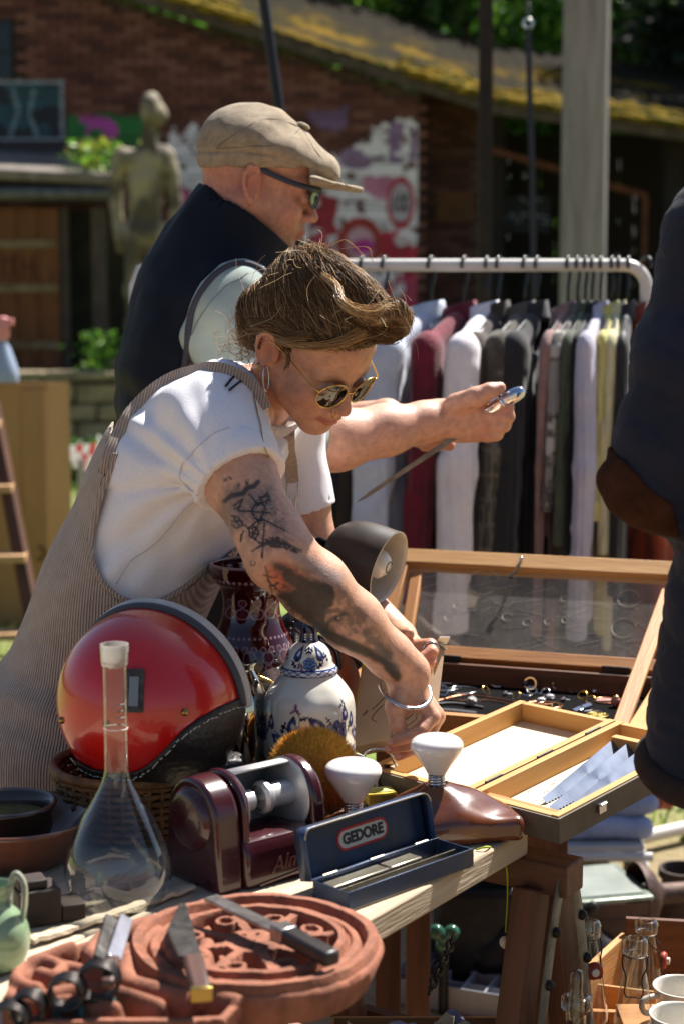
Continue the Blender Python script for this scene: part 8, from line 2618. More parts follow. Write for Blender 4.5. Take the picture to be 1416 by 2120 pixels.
# ---- delft lidded jar
def delft():
 Y = 2.385
 p = V(at(640, 1500, Y)[0], Y, TZ + .0003)
 e = thing('porcelain_jar', p, 'white lidded porcelain jar painted with blue flowers', 'jar')
 S = FPX / Y
 zz = lambda py: at(640, py, Y)[2] - TZ
 z = [0, .004, .03, .07, zz(1560), zz(1500), zz(1465), zz(1440), zz(1418), zz(1402), zz(1394), zz(1388)]
 r = [.046, .050, .056, .061, .0645, .0655, .0650, .062, .053, .044, .0385, .0375]
 cu = catmull([V(a, b, 0) for a, b in zip(r, z)], 14)
 na = 300
 th = np.linspace(0, 2 * math.pi, na, endpoint=False)
 Rr = cu[:, 0]; Zz = cu[:, 1]; k = len(cu)
 A = np.repeat(th, k); RR = np.tile(Rr, na); ZZ = np.tile(Zz, na)
 RRf = RR * (1 + .016 * np.cos(A * 8) * sstep(.02, .06, ZZ) * sstep(zz(1398), zz(1425), ZZ))
 v = np.stack([RRf * np.cos(A), RRf * np.sin(A), ZZ], 1)
 f = np.array([(i * k + j, ((i + 1) % na) * k + j, ((i + 1) % na) * k + j + 1, i * k + j + 1) for i in range(na) for j in range(k - 1)])
 B0, B1, B2, PK = lin('#131d45'), lin('#26376e'), lin('#6d80b0'), lin('#7d3a6a')
 def paint(u, w, seed, items):
  col = np.tile(lin('#d9d7cd'), (len(u), 1)) * (1 + .03 * fbm(np.stack([u * 20, w * 20, u * 0], 1), 3))[:, None]
  n = fbm(np.stack([u * 260, w * 260, u * 0], 1), 5)
  def put(m_, c_, op=1.0):
   m_ = np.clip(m_, 0, 1)[:, None] * op
   col[:] = col * (1 - m_) + c_ * m_
  for it in items:
   t = it[0]
   if t == 'fl':                                   # flower: centre, radius, petals
    _, cu_, cw, R_, np_ = it
    x, y = u - cu_, w - cw; rr_ = np.hypot(x, y) / R_; a = np.arctan2(y, x)
    lobe = .78 + .22 * np.abs(np.cos(a * np_ / 2))
    put(rr_ < lobe, B2); put((rr_ < lobe) & (rr_ > lobe - .12), B0); put((rr_ < lobe * .80 + .1 * n) & (np.abs(np.sin(a * np_ / 2)) > .45), B1)
    put((rr_ < .52), B2); put((rr_ < .52) & (rr_ > .44), B0); put((rr_ < .42) & (np.abs(np.cos(a * 4)) > .5), B1); put(rr_ < .14, B0)
   elif t == 'bud':                                # teardrop bud with pale heart
    _, cu_, cw, R_, an = it
    x, y = u - cu_, w - cw; c_, s_ = math.cos(an), math.sin(an)
    X, Y_ = x * c_ + y * s_, -x * s_ + y * c_
    rr_ = np.hypot(X / (R_ * 1.35), Y_ / (R_ * (.75 + .25 * np.clip(-X / R_, -1, 1))))
    put(rr_ < 1, B2); put((rr_ < 1) & (rr_ > .82), B0); put((rr_ < .78) & (rr_ > .4 + .1 * n), B1); put(rr_ < .3, lin('#c9cbd2'))
   elif t == 'leaf':
    _, cu_, cw, R_, an, cc = it
    x, y = u - cu_, w - cw; c_, s_ = math.cos(an), math.sin(an)
    X, Y_ = x * c_ + y * s_, -x * s_ + y * c_
    wd = R_ * .42 * np.clip(1 - (X / R_) ** 2, 0, 1) * (.75 + .35 * np.sign(np.sin(X / R_ * 9)))
    put((np.abs(X) < R_) & (np.abs(Y_) < wd), {'b': B0, 'm': B1, 'p': PK}[cc])
   elif t == 'stem':
    d = poly_dist(np.stack([u, w], 1), catmull([V(*q_, 0) for q_ in it[1]], 6)[:, :2])
    put(sstep(.0012, .0005, d), B0, .9)
   elif t == 'band':
    _, w0, w1 = it
    put((w > w0) & (w < w1), lin('#c9cdd8'))
    ph = u / .012 * math.pi
    mid = (w0 + w1) / 2; am = (w1 - w0) * .38
    put(np.minimum(np.abs(w - mid - am * np.sin(ph)), np.abs(w - mid + am * np.sin(ph))) < .0008, B1)
    put((np.abs(w - w0) < .0009) | (np.abs(w - w1) < .0009), B1)
  return col
 rad = .064
 U = ((A + math.pi / 2 + math.pi) % (2 * math.pi) - math.pi) * rad
 items = []
 for s0 in (-.134, 0, .134, .268):                       # motif repeats round the jar
  o = s0
  z0 = zz(1496)
  items += [('stem', [(o - .03, z0 - .03), (o - .015, z0 + .0), (o - .012, z0 + .022), (o - .018, z0 + .036)]), ('stem', [(o + .045, z0 - .02), (o + .05, z0 + .01), (o + .058, z0 + .03)]), ('stem', [(o - .05, z0), (o - .03, z0 - .012), (o - .012, z0 - .02), (o + .02, z0 - .01)]),
                  ('fl', o + .042, z0 - .004, .021, 8), ('bud', o + .012, z0 + .012, .0115, 2.3), ('bud', o - .022, z0 + .010, .0105, 1.5), ('bud', o - .045, z0 - .012, .0105, 2.6), ('bud', o + .058, z0 + .024, .0085, 1.7), ('bud', o - .058, z0 + .012, .0085, 1.6),
                  ('leaf', o - .006, z0 + .022, .008, .3, 'b'), ('leaf', o + .008, z0 - .010, .011, 1.9, 'b'), ('leaf', o + .002, z0 - .008, .010, 1.2, 'b'), ('leaf', o - .036, z0 + .006, .010, 1.2, 'b'), ('leaf', o + .030, z0 + .016, .008, 2.2, 'b'),
                  ('leaf', o - .022, z0 + .030, .006, .5, 'p'), ('leaf', o - .014, z0 + .030, .006, 2.6, 'p'), ('leaf', o - .018, z0 + .037, .0055, 1.57, 'p'), ('leaf', o + .050, z0 + .036, .006, .6, 'm'), ('leaf', o + .056, z0 + .040, .006, 2.2, 'm'),
                  ('leaf', o + .012, z0 - .024, .012, .8, 'b'), ('leaf', o - .026, z0 - .030, .012, .2, 'b'), ('bud', o - .01, z0 - .036, .011, 1.2), ('fl', o + .078, z0 - .040, .016, 7), ('leaf', o + .066, z0 + .002, .009, 1.3, 'b')]
 col = paint(U, ZZ, 1, items)
 gl = mat('delft_glaze', attr=True, rough=.1, coat=.6, spec=.6)
 mesh_obj('vessel', v, f, gl, e, T3(p), 180, col)
 MB().lathe([(0, .001), (.046, .001)], 40, T3(p)).build('foot', mat('bare_porcelain', '#cfcabd', rough=.5), e)
 z = [zz(1389), zz(1393), zz(1389), zz(1382), zz(1374), zz(1362), zz(1348), zz(1336), zz(1329), zz(1326)]
 r = [.036, .0400, .0412, .0405, .0360, .0335, .0300, .0235, .0150, .008]
 cu = catmull([V(a, b, 0) for a, b in zip(r, z)], 9); k = len(cu)
 na = 200; th = np.linspace(0, 2 * math.pi, na, endpoint=False)
 A = np.repeat(th, k); RR = np.tile(cu[:, 0], na); ZZ = np.tile(cu[:, 1], na)
 v = np.stack([RR * np.cos(A), RR * np.sin(A), ZZ], 1)
 f = np.array([(i * k + j, ((i + 1) % na) * k + j, ((i + 1) % na) * k + j + 1, i * k + j + 1) for i in range(na) for j in range(k - 1)])
 U = ((A + math.pi / 2 + math.pi) % (2 * math.pi) - math.pi) * .034
 it = [('band', zz(1391), zz(1379))]
 for o in (-.071, 0, .071, .142):
  zl = zz(1360)
  it += [('fl', o + .002, zl - .004, .0105, 7), ('bud', o - .016, zl + .010, .0085, 1.2), ('bud', o + .018, zl + .010, .0085, 1.9), ('leaf', o + .001, zl + .016, .007, 1.57, 'b'), ('leaf', o - .004, zl + .014, .006, 2.1, 'b'), ('leaf', o + .006, zl + .014, .006, 1.0, 'b'),
               ('leaf', o - .013, zl - .006, .006, 1.4, 'p'), ('leaf', o - .009, zl - .008, .006, 1.7, 'p'), ('leaf', o + .017, zl - .006, .008, .6, 'b'), ('leaf', o - .022, zl - .005, .008, 2.4, 'b'), ('leaf', o + .030, zl + .004, .008, 1.9, 'b')]
 lid = mesh_obj('lid', v, f, gl, e, T3(p), 180, paint(U, ZZ, 2, it))
 bl = mat('cobalt_glaze', '#0e1538', '#1a2450', scale=60, rough=.12, coat=.7)
 zf = zz(1328)
 MB().lathe([(.0135, zf - .002), (.0140, zf + .002), (.0125, zf + .006), (.0115, zf + .016), (.0125, zf + .020), (.0105, zf + .024), (.0095, zf + .030), (.0080, zf + .036), (.0045, zf + .0405), (0, zf + .042)], 24, T3(p)).build('finial', bl, lid, smooth=180)
 fw = mat('finial_white', '#d5d3ca', rough=.15)
 for dx in (-.0045, .0035):
  for dz in (.005, .0085, .012):
   MB().ball(p + V(dx, -.0117, zf + dz), (.0022, .0012, .0014), nu=8, nv=6).build('white_mark', fw, lid)
delft()
# ---- ruby crystal vase
def ruby():
 Y = 2.475
 p = V(at(522, 1400, Y)[0], Y, TZ + .0003)
 zz = lambda py: at(522, py, Y)[2] - TZ
 e = thing('ruby_vase', p, 'tall dark ruby red cut crystal vase behind the porcelain jar', 'vase')
 z = [0, .006, .02, .05, .10, zz(1420), zz(1370), zz(1335), zz(1310), zz(1280), zz(1245), zz(1215), zz(1200), zz(1180), zz(1166)]
 r = [.046, .047, .040, .044, .055, .0635, .0655, .0615, .054, .0445, .0415, .0460, .0560, .0600, .0610]
 cu = catmull([V(a, b, 0) for a, b in zip(r, z)], 12)
 inner = [V(max(a[0] - .006, .004), a[1] + (.012 if i == 0 else 0), 0) for i, a in enumerate(cu)][::-1]
 cu = np.concatenate([cu, np.array([[cu[-1][0] - .003, cu[-1][1] + .0015, 0]]), np.array(inner[:-14])])
 k = len(cu); na = 260
 th = np.linspace(0, 2 * math.pi, na, endpoint=False)
 A = np.repeat(th, k); RR = np.tile(cu[:, 0], na); ZZ = np.tile(cu[:, 1], na); IN = np.tile(np.arange(k) > len(cu) * .52, na)
 v = np.stack([RR * np.cos(A), RR * np.sin(A), ZZ], 1)
 f = np.array([(i * k + j, ((i + 1) % na) * k + j, ((i + 1) % na) * k + j + 1, i * k + j + 1) for i in range(na) for j in range(k - 1)])
 U = A * .06
 P2 = np.stack([U, ZZ], 1)
 col = np.tile(lin('#3a0409'), (len(v), 1))
 W = lin('#a68088')
 def dots(zc, n, rd):
  ph = (A / (2 * math.pi) * n) % 1 - .5
  m_ = np.hypot(ph * 2 * math.pi * RR / n, ZZ - zc) < rd
  col[m_ & ~IN] = W * .9
 for zc, n, rd in ((zz(1196), 40, .0026), (zz(1309), 42, .0022)): dots(zc, n, rd)
 def ovals(zc, n, a, b, wl_):
  ph = ((A / (2 * math.pi) * n) % 1 - .5) * 2 * math.pi * RR / n
  q = np.hypot(ph / a, (ZZ - zc) / b)
  col[(np.abs(q - 1) < wl_) & ~IN] = W * .7; col[(q < .55) & ~IN] = lin('#6a2a34')
 ovals(zz(1262), 12, .010, .0075, .16); ovals(zz(1240), 12, .006, .005, .2); ovals(zz(1345), 14, .0085, .0085, .14); ovals(zz(1365), 14, .005, .004, .25); ovals(zz(1330), 28, .004, .004, .25)
 def leaves(zc, n, h):
  ph = ((A / (2 * math.pi) * n) % 1 - .5) * 2 * math.pi * RR / n
  t = (ZZ - zc) / h
  wd = .011 * np.clip(1 - t ** 2, 0, 1) * (.8 + .3 * np.sign(np.sin(t * 22)))
  col[(np.abs(ph) < wd) & (np.abs(t) < 1) & ~IN] = W * .55
 leaves(zz(1400), 9, .028)
 ph = ((A / (2 * math.pi) * 9 + .5) % 1 - .5) * 2 * math.pi * RR / 9
 q = np.hypot(ph, ZZ - zz(1405)); col[(np.abs(q - .011) < .0025 + .001 * np.sin(np.arctan2(ZZ - zz(1405), ph) * 18)) & ~IN] = W * .5
 col[ZZ > zz(1169)] = W * .55
 rb = mat('ruby_glass', attr=True, rough=.06, coat=.9, spec=.8, trans=.25, ior=1.3)
 mesh_obj('vessel', v, f, rb, e, T3(p), 180, col)
 o = MB().lathe([(0, .004), (.045, .002)], 30, T3(p)).build('foot', rb, e, smooth=180)
 set_col(o.data, np.tile(lin('#3a0409'), (len(o.data.vertices), 1)))
ruby()
# ---- mirror-bright jug, clay jug, pouch, enamel dish, cutters
def behind():
 Y = 2.40
 p = V(at(512, 1500, Y)[0] - .004, Y, TZ + .0003)
 zz = lambda py: at(512, py, Y)[2] - TZ
 e = thing('silvered_jug', p, 'mirror bright silvered jug reflecting the porcelain jar', 'jug')
 prof = [(0, 0), (.026, 0), (.030, .004), (.024, .014), (.032, .05), (zz(1500) and .0385, zz(1500)), (.036, zz(1450)), (.027, zz(1415)), (.018, zz(1392)), (.016, zz(1384)), (.0195, zz(1372)), (.0185, zz(1371)), (.014, zz(1384))]
 cu = catmull([V(a, b, 0) for a, b in prof], 5)
 MB().lathe([(max(0, x[0]) if i else 0, x[1]) for i, x in enumerate(cu)], 48, T3(p)).build('vessel', mat('mirror_silver', '#cfc6b4', rough=.05, metal=1), e, smooth=180)
 MB().tube(catmull([p + V(.020, 0, zz(1400)), p + V(.044, 0, zz(1420)), p + V(.050, 0, zz(1470)), p + V(.038, 0, zz(1520))], 6), .0030, 8).build('handle', mat('gold'), e, smooth=180)
 p = on_table(455, 1690); p = V(p[0], 2.29, TZ)
 s = SDF((-.06, -.05, 0), (.06, .05, .11), .004)
 s.rbox(T3((0, 0, .048)), (.036, .022, .046), .014, 0); s.rbox(T3((.006, -.012, .072)), (.030, .016, .022), .008, .004)
 s.field(lambda x, y, z: .003 * vnoise(np.stack([x, y, z], 1) * 40, 2))
 v, q = s.mesh(1)
 e = thing('leather_pouch', p, 'small black leather pouch tucked between helmet and silvered jug', 'pouch')
 mesh_obj('pouch', v, q, mat('black_leather'), e, T3(p, .3), 180)
 MB().ball(p + V(.0, -.034, .070), .004, nu=10, nv=6).build('stud', STEEL, e)
 Y = 2.63
 p = V(at(688, 1400, Y)[0], Y, TZ + .0003)
 e = thing('clay_jug', p, 'dull orange clay jug half hidden under the tattooed forearm', 'jug')
 h = at(700, 1335, Y)[2] - TZ
 MB().lathe([(0, 0), (.03, 0), (.045, h * .25), (.050, h * .5), (.042, h * .75), (.028, h * .92), (.030, h), (.026, h), (.024, h * .9), (0, h * .86)], 40, T3(p)).build('vessel', mat('orange_clay', '#8f4a26', '#723a1e', scale=10, rough=.6), e, smooth=180)
 MB().tube(catmull([p + V(.03, -.0, h * .93), p + V(.058, 0, h * .8), p + V(.050, 0, h * .5)], 5), .006, 8).build('handle', mat('orange_clay'), e, smooth=180)
 p = V(at(612, 1400, 2.60)[0], 2.60, TZ + .0003)
 h = at(612, 1262, 2.60)[2] - TZ
 e = thing('coffee_pot', p, 'black enamel coffee pot standing behind ruby vase and porcelain jar', 'coffee pot')
 be = mat('black_enamel', '#15151a', '#23242c', scale=12, rough=.15, coat=.6)
 MB().lathe([(0, 0), (.042, 0), (.045, .01), (.040, h * .5), (.031, h * .85), (.032, h * .88), (.02, h * .95), (.006, h), (0, h)], 40, T3(p)).build('vessel', be, e, smooth=50)
 MB().tube(catmull([p + V(.034, 0, h * .82), p + V(.066, 0, h * .7), p + V(.060, 0, h * .35), p + V(.04, 0, h * .25)], 6), .005, 8).build('handle', be, e, smooth=180)
 c = at(738, 1562, 2.40)
 e = thing('enamel_dish', V(c[0], c[1], TZ), 'small blue enamel dish with white rim leaning beside the blade box', 'dish')
 n = unit(V(.55, -.65, .45))
 M = frame(V(c[0], c[1], TZ + .030), np.cross(V(0, 1, 0), n), z=n)
 MB().lathe([(0, -.006), (.020, -.006), (.030, .0), (.0335, .004), (.0345, .0035), (.031, -.0015), (.021, -.0085), (0, -.0085)], 40, M).build('dish', mat('blue_enamel', '#5d7ea3', '#3f6086', scale=14, rough=.15, coat=.4), e, smooth=180)
 MB().tube([xf(M, np.array([[.034 * math.cos(t), .034 * math.sin(t), .004]]))[0] for t in np.linspace(0, 6.283, 41)[:-1]], .0012, 6, closed=True).build('rim', mat('white_rim', '#d2cfc6', rough=.3), e, smooth=180)
 p = V(*at(782, 1560, 2.43)[:2], TZ)
 e = thing('metal_cutter', p, 'jagged bright metal cutter lying behind the enamel dish', 'cutter')
 pts = [(.028 * (1 if k % 2 else .6) * math.cos(k * math.pi / 6), .020 * (1 if k % 2 else .6) * math.sin(k * math.pi / 6)) for k in range(12)]
 mb = MB()
 for k in range(12):
  a, b = pts[k], pts[(k + 1) % 12]
  mb.beam(p + V(a[0], a[1], .020), p + V(b[0], b[1], .020), .0012, .036)
 mb.build('cutter_wall', STEEL, e)
 MB().tube(catmull([p + V(-.028, 0, .038), p + V(-.014, -.004, .062), p + V(.014, -.004, .062), p + V(.028, 0, .038)], 5), .0025, 7).build('grip', STEEL, e, smooth=180)
behind()
# ---- flat carton held by the woman's left hand
def carton():
 Y = 2.555
 tl = at(752, 1368, 2.60)
 ux = unit(V(.80, -.58, .36)); W, H = .136, .150
 uy = V(-.22, -.66, -.85)
 uy = unit(uy - ux * np.dot(uy, ux)); n = np.cross(ux, uy)
 n = n if n[1] < 0 else -n
 D = .030
 e = thing('flat_carton', V(*(tl + ux * W / 2 + uy * H)[:2], TZ), 'buff cardboard carton with yellow edges and pencil scribble held upright', 'carton')
 bd = mat('buff_board', '#a99076', '#9a8168', scale=12, rough=.9)
 yl = mat('yellow_print', '#c9a81e', '#b5951a', scale=30, rough=.6)
 def q(a, b, c_): return tl + ux * a + uy * b - n * c_
 body = bar('body', q(0, H / 2, D / 2), q(W, H / 2, D / 2), D, H, bd, e, up=-uy, bevel=.001)
 bar('yellow_edge', q(-.0006, .0, D / 2), q(-.0006, H * .62, D / 2), D + .001, .0012, yl, e, up=ux, bevel=0)
 bar('yellow_flap', q(.0, .006, -.0008), q(W * .98, .006, -.0008), .0012, .013, yl, e, up=-uy, bevel=0)
 bar('silver_end', q(W * .45, -.0012, D / 2), q(W + .004, -.0012, D / 2), D + .002, .0018, mat('silver_foil', '#b9b4a6', '#8f8a7c', scale=20, rough=.3, metal=.7), e, up=-uy, bevel=0)
 bar('yellow_top', q(.02, -.0012, D / 2), q(W * .45, -.0012, D / 2), D + .002, .0018, mat('yellow_stripes', '#d8c05a', '#b89a2a', scale=90, rough=.5, stretch=(8, 1, 1)), e, up=-uy, bevel=0)
 bar('torn_flap', q(W + .002, -.006, D * .3), q(W + .012, -.010, D * .7), .022, .002, mat('white_card', '#cfc8bc', rough=.9), e, up=-uy, bevel=0)
 ink = mat('pencil_line', '#4a4038', rough=.9)
 def draw(nm, pts, r=.0006):
  P = catmull([q(a * W, b * H, -.0007) for a, b in pts], 6)
  MB().tube(P, r, 4).build(nm, ink, e)
 draw('scribble', [(.24, .62), (.34, .56), (.55, .40), (.66, .30)]); draw('scribble', [(.66, .36), (.66, .46), (.52, .56), (.36, .62), (.26, .72), (.34, .78)])
 draw('scribble', [(.12, .66), (.18, .62)], .0011)
 st = [(.58, .82), (.90, .62), (.90, .86), (.58, 1.0)]
 for k in range(4): draw('stamp_line', [st[k], ((st[k][0] + st[(k + 1) % 4][0]) / 2, (st[k][1] + st[(k + 1) % 4][1]) / 2), st[(k + 1) % 4]], .0004)
 for k in range(3): draw('stamp_line', [(.63, .845 + .035 * k), (.75, .775 + .035 * k), (.86, .71 + .035 * k)], .0007)
carton()
# ---- blade held by the man
def blade():
 a, b = at(736, 1041, 2.90), at(1012, 858, 2.925)
 d = unit(b - a)
 e = thing('letter_blade', (a + b) / 2, 'long thin rusty blade with chrome handle held over the table', 'knife')
 st = mat('rusty_blade', '#9a8c78', '#6d5f50', scale=40, rough=.45, metal=.7)
 L_ = np.linalg.norm(b - a)
 M = frame(a, d, z=(0.1, -1, .2))
 MB().prism([(0, 0), (.02, -.0035), (L_ * .95, -.0055), (L_ * .95, .0055), (.03, .0035)], -.0012, .0012, M).build('blade', st, e, bevel=.0004)
 ch = mat('chrome', '#d7dbe2', rough=.06, metal=1)
 h0, h1 = at(1006, 852, 2.915), at(1070, 815, 2.90)
 dd = unit(h1 - h0)
 MB().lathe([(0, -.002), (.011, 0), (.0125, .010), (.0125, .045), (.0125, .060), (.010, .070), (.005, .075), (0, .076)], 28, frame(h0, np.cross(V(0, 1, 0), dd), z=dd)).build('handle', ch, e, smooth=60)
 MB().lathe([(.0125, .030), (.0150, .032), (.0150, .036), (.0125, .038)], 24, frame(h0, np.cross(V(0, 1, 0), dd), z=dd)).build('collar', ch, e, smooth=60)
 g = at(1013, 905, 2.92)
 MB().tube([at(1006, 880, 2.93), g], .0028, 8).ball(g, .0042, nu=10, nv=6).build('guard', STEEL, e)
blade()
# ---- dome lamp
def lamp():
 Y = 2.62
 c = at(770, 1162, Y)
 ax = unit(V(.80, -.42, -.24))                          # the mouth looks right, towards the viewer and a little down
 p0 = V(at(668, 1420, 2.56)[0], 2.57, TZ)
 e = thing('desk_lamp', p0, 'dark bronze dome desk lamp with clear bulb leaning over the table', 'lamp')
 Rr = .058
 M = frame(c, np.cross(V(0, 0, 1), ax), z=ax)
 prof = [(0, -.078), (.014, -.077), (.030, -.071), (.045, -.057), (.054, -.036), (Rr, -.010), (Rr + .0005, .030)]
 cu = catmull([V(a, b, 0) for a, b in prof], 6)
 outer = [(max(0, x[0]) if i else 0, x[1]) for i, x in enumerate(cu)]
 MB().lathe(outer, 56, M).build('shade', mat('bronze_shade', '#3a302a', '#2e2722', scale=40, rough=.4, spec=.6), e, smooth=180)
 MB().lathe([(max(0, r_ - .0016), z_ + .0014) if i else (0, z_ + .0014) for i, (r_, z_) in enumerate(outer)] + [(Rr + .0005, .0305)], 56, M).build('shade_lining', mat('cream_lining', '#c9c4b4', '#b9b3a2', scale=12, rough=.4), e, smooth=180)
 MB().lathe([(0, -.070), (.013, -.070), (.013, -.034), (0, -.034)], 20, M).build('socket', IRON, e)
 MB().lathe([(0.011, -.036), (.013, -.026), (.021, -.008), (.0245, .006), (.0215, .020), (.012, .029), (0, .0315)], 32, M).build('bulb', mat('milky_bulb', '#cfccc2', rough=.08, coat=.8, sss=.1), e, smooth=180)
 pr = MB().tube([xf(M, np.array([[.009 * math.cos(t), .009 * math.sin(t), .0302]]))[0] for t in np.linspace(.4, 5.2, 16)], .0008, 4)
 pr.build('bulb_print', mat('print_grey', '#5a5a58', rough=.7), e)
 back = xf(M, np.array([[0, 0, -.078]]))[0]
 P = catmull([back, back - ax * .03 + V(0, 0, -.01), at(652, 1260, 2.60), at(650, 1340, 2.57), V(p0[0], p0[1], TZ + .03)], 26)
 MB().tube(P, .0062 + .0011 * np.sign(np.sin(np.arange(len(P)) * math.pi / 1.0 + .5)), 12).build('gooseneck', mat('black_rib', '#171615', rough=.35, metal=.5), e, smooth=30)
 MB().lathe([(0, 0), (.045, 0), (.047, .004), (.040, .012), (.012, .018), (.009, .032), (0, .032)], 40, T3(p0 + V(0, 0, .0004))).build('foot', mat('bronze_shade'), e, smooth=60)
lamp()
# ---- green cord with a white bead
def bead():
 pts = [on_table(985, 1762) + V(0, 0, .002), on_table(1012, 1758) + V(0, 0, .003), at(1035, 1768, 2.255), at(1048, 1800, 2.245), at(1050, 1860, 2.24), at(1046, 1930, 2.235)]
 e = thing('hanging_bead', pts[-1], 'neon yellow-green cord with white bead hanging off the plank edge', 'cord')
 MB().tube(catmull(pts, 8), .0013, 6).build('cord', mat('neon_cord', '#a9b820', rough=.6), e, smooth=180)
 MB().ball(at(1046, 1951, 2.235), (.0085, .0085, .0088), nu=20, nv=12).build('bead', mat('white_bead', '#d9d2c4', rough=.35), e)
bead()
# ================================================================== THINGS UNDER AND BEHIND THE TABLES
def bench():
 e = thing('low_bench', (.52, 2.44, 0), 'low pine bench carrying bottles and cups', 'bench')
 for k in range(3):
  bar('plank', (.26, 2.27 + .135 * k, .285), (.98, 2.27 + .135 * k, .285), .13, .028, PINE, e)
 for x in (.32, .92):
  for y in (2.27, 2.54):
   bar('leg', (x, y, 0), (x, y, .271), .045, .045, OAK, e, up=(1, 0, 0))
BZ = .2992
bench()
def swing_bottle(px, ptop, Y, rz, label, stopper=True):
 z = at(px, ptop, Y)[2]; H = z - BZ
 p = V(at(px, ptop, Y)[0], Y, BZ + .0003)
 e = thing('swing_top_bottle', p, label, 'bottle', 'clear bottles on the low bench')
 prof = [(0, .002), (.030, 0), (.037, .006), (.038, .02), (.0375, H * .30), (.033, H * .46), (.024, H * .66), (.0165, H * .82), (.0140, H * .90), (.0142, H * .915), (.0175, H * .925), (.0180, H * .965), (.0160, H * .99), (.0120, H), (.0100, H * .99), (.0100, H * .9)]
 cu = catmull([V(a, b, 0) for a, b in prof], 5)
 MB().lathe([(max(0, x[0]) if i else 0, x[1]) for i, x in enumerate(cu)], 40, T3(p)).build('glass', GLASS, e, smooth=180)
 w = mat('bail_wire', '#4a4846', rough=.35, metal=1)
 c = p + V(0, 0, H * .915); d = V(math.sin(rz), -math.cos(rz), 0); s_ = V(-d[1], d[0], 0)
 MB().tube(circ(c, .0158, n=22), .0011, 6, closed=True).build('collar_wire', w, e)
 for sg in (-1, 1):
  MB().tube(catmull([c + s_ * .0165 * sg, c + s_ * .017 * sg + d * .010 + V(0, 0, -.012), c + s_ * .011 * sg + d * .022 + V(0, 0, -.026), c + s_ * .013 * sg + d * .026 + V(0, 0, -.044), c + s_ * .010 * sg + d * .026 + V(0, 0, -.052)], 6), .0012, 6).build('bail', w, e, smooth=180)
 MB().tube([c + s_ * .010 + d * .026 + V(0, 0, -.052), c - s_ * .010 + d * .026 + V(0, 0, -.052)], .0012, 6).build('bail', w, e)
 if stopper:
  cc = c + d * .027 + V(0, 0, -.040)
  M = frame(cc, s_, z=d)
  MB().lathe([(0, -.004), (.0115, -.004), (.0135, 0), (.0115, .004), (.006, .005), (0, .005)], 24, M).build('rubber_washer', mat('red_rubber', '#8a2a18', rough=.5), e, smooth=60)
  MB().lathe([(0, .004), (.0055, .004), (.0055, .009), (0, .010)], 16, M).build('stopper', mat('white_ceramic', '#d6d2c9', rough=.25), e)
swing_bottle(1218, 1905, 2.33, R(10), 'swing-top bottle with red washer turned outward beside the trestle leg')
swing_bottle(1338, 1905, 2.48, R(70), 'swing-top bottle standing against the wooden crate wall')
swing_bottle(1315, 1942, 2.28, R(-12), 'shorter swing-top bottle with wire bail hanging down in front', False)
def stopper_bottle():
 Y = 2.20; px = 1192
 p = V(at(px, 2100, Y)[0], Y, BZ + .0003)
 H = at(px, 2062, Y)[2] - BZ
 e = thing('apothecary_bottle', p, 'small clear apothecary bottle with glass stopper on the bench edge', 'bottle', 'clear bottles on the low bench')
 prof = [(0, .002), (.03, 0), (.034, .006), (.034, H * .62), (.026, H * .74), (.0145, H * .80), (.0145, H * .90), (.0205, H * .93), (.0205, H * .985), (.0175, H), (.011, H * .99), (.011, H * .85)]
 cu = catmull([V(a, b, 0) for a, b in prof], 4)
 MB().lathe([(max(0, x[0]) if i else 0, x[1]) for i, x in enumerate(cu)], 36, T3(p)).build('glass', GLASS, e, smooth=180)
 MB().lathe([(0, H * .86), (.0095, H * .86), (.0105, H * 1.0), (.008, H * 1.02), (.0095, H * 1.10), (.007, H * 1.15), (0, H * 1.16)], 24, T3(p)).build('stopper', GLASS, e, smooth=180)
stopper_bottle()
def cups():
 ZB = .44
 q = at(1412, 2060, 2.27)
 e = thing('upturned_box', V(q[0], 2.27, BZ), 'small upturned wooden box lifting the white cups', 'box')
 for dx in (-.066, .066): MB().box((q[0] + dx, 2.27, (BZ + ZB) / 2 - .004), (.010, .24, ZB - BZ - .010)).build('side', PINE, e, bevel=.001)
 for dy in (-.115, .115): MB().box((q[0], 2.27 + dy, (BZ + ZB) / 2 - .004), (.120, .010, ZB - BZ - .012)).build('side', PINE, e, bevel=.001)
 MB().box((q[0], 2.27, ZB - .005), (.145, .245, .009)).build('bottom', PINE, e, bevel=.001)
 wc = mat('white_china', '#d3cfc6', '#c5c0b6', scale=10, rough=.15, coat=.4)
 for k, (px, py, Y, lab) in enumerate([(1412, 2042, 2.33, 'white china cup by the crate, behind the other cup'), (1408, 2100, 2.20, 'white china cup with rolled rim at the bench corner')]):
  c = at(px, py, Y)
  p = V(c[0], Y, ZB + .0003); H = c[2] - ZB
  e = thing('china_cup', p, lab, 'cup', 'white china cups on the low bench')
  MB().lathe([(0, .002), (.026, 0), (.028, .006), (.034, H * .3), (.040, H * .75), (.0415, H * .97), (.0430, H), (.0405, H + .001), (.0385, H * .95), (.036, H * .6), (.03, H * .2), (0, .01)], 44, T3(p)).build('cup', wc, e, smooth=180)
  MB().tube(catmull([p + V(-.036, -.012, H * .85), p + V(-.060, -.022, H * .78), p + V(-.058, -.022, H * .45), p + V(-.036, -.012, H * .32)], 6), .0042, 8).build('handle', wc, e, smooth=180)
cups()
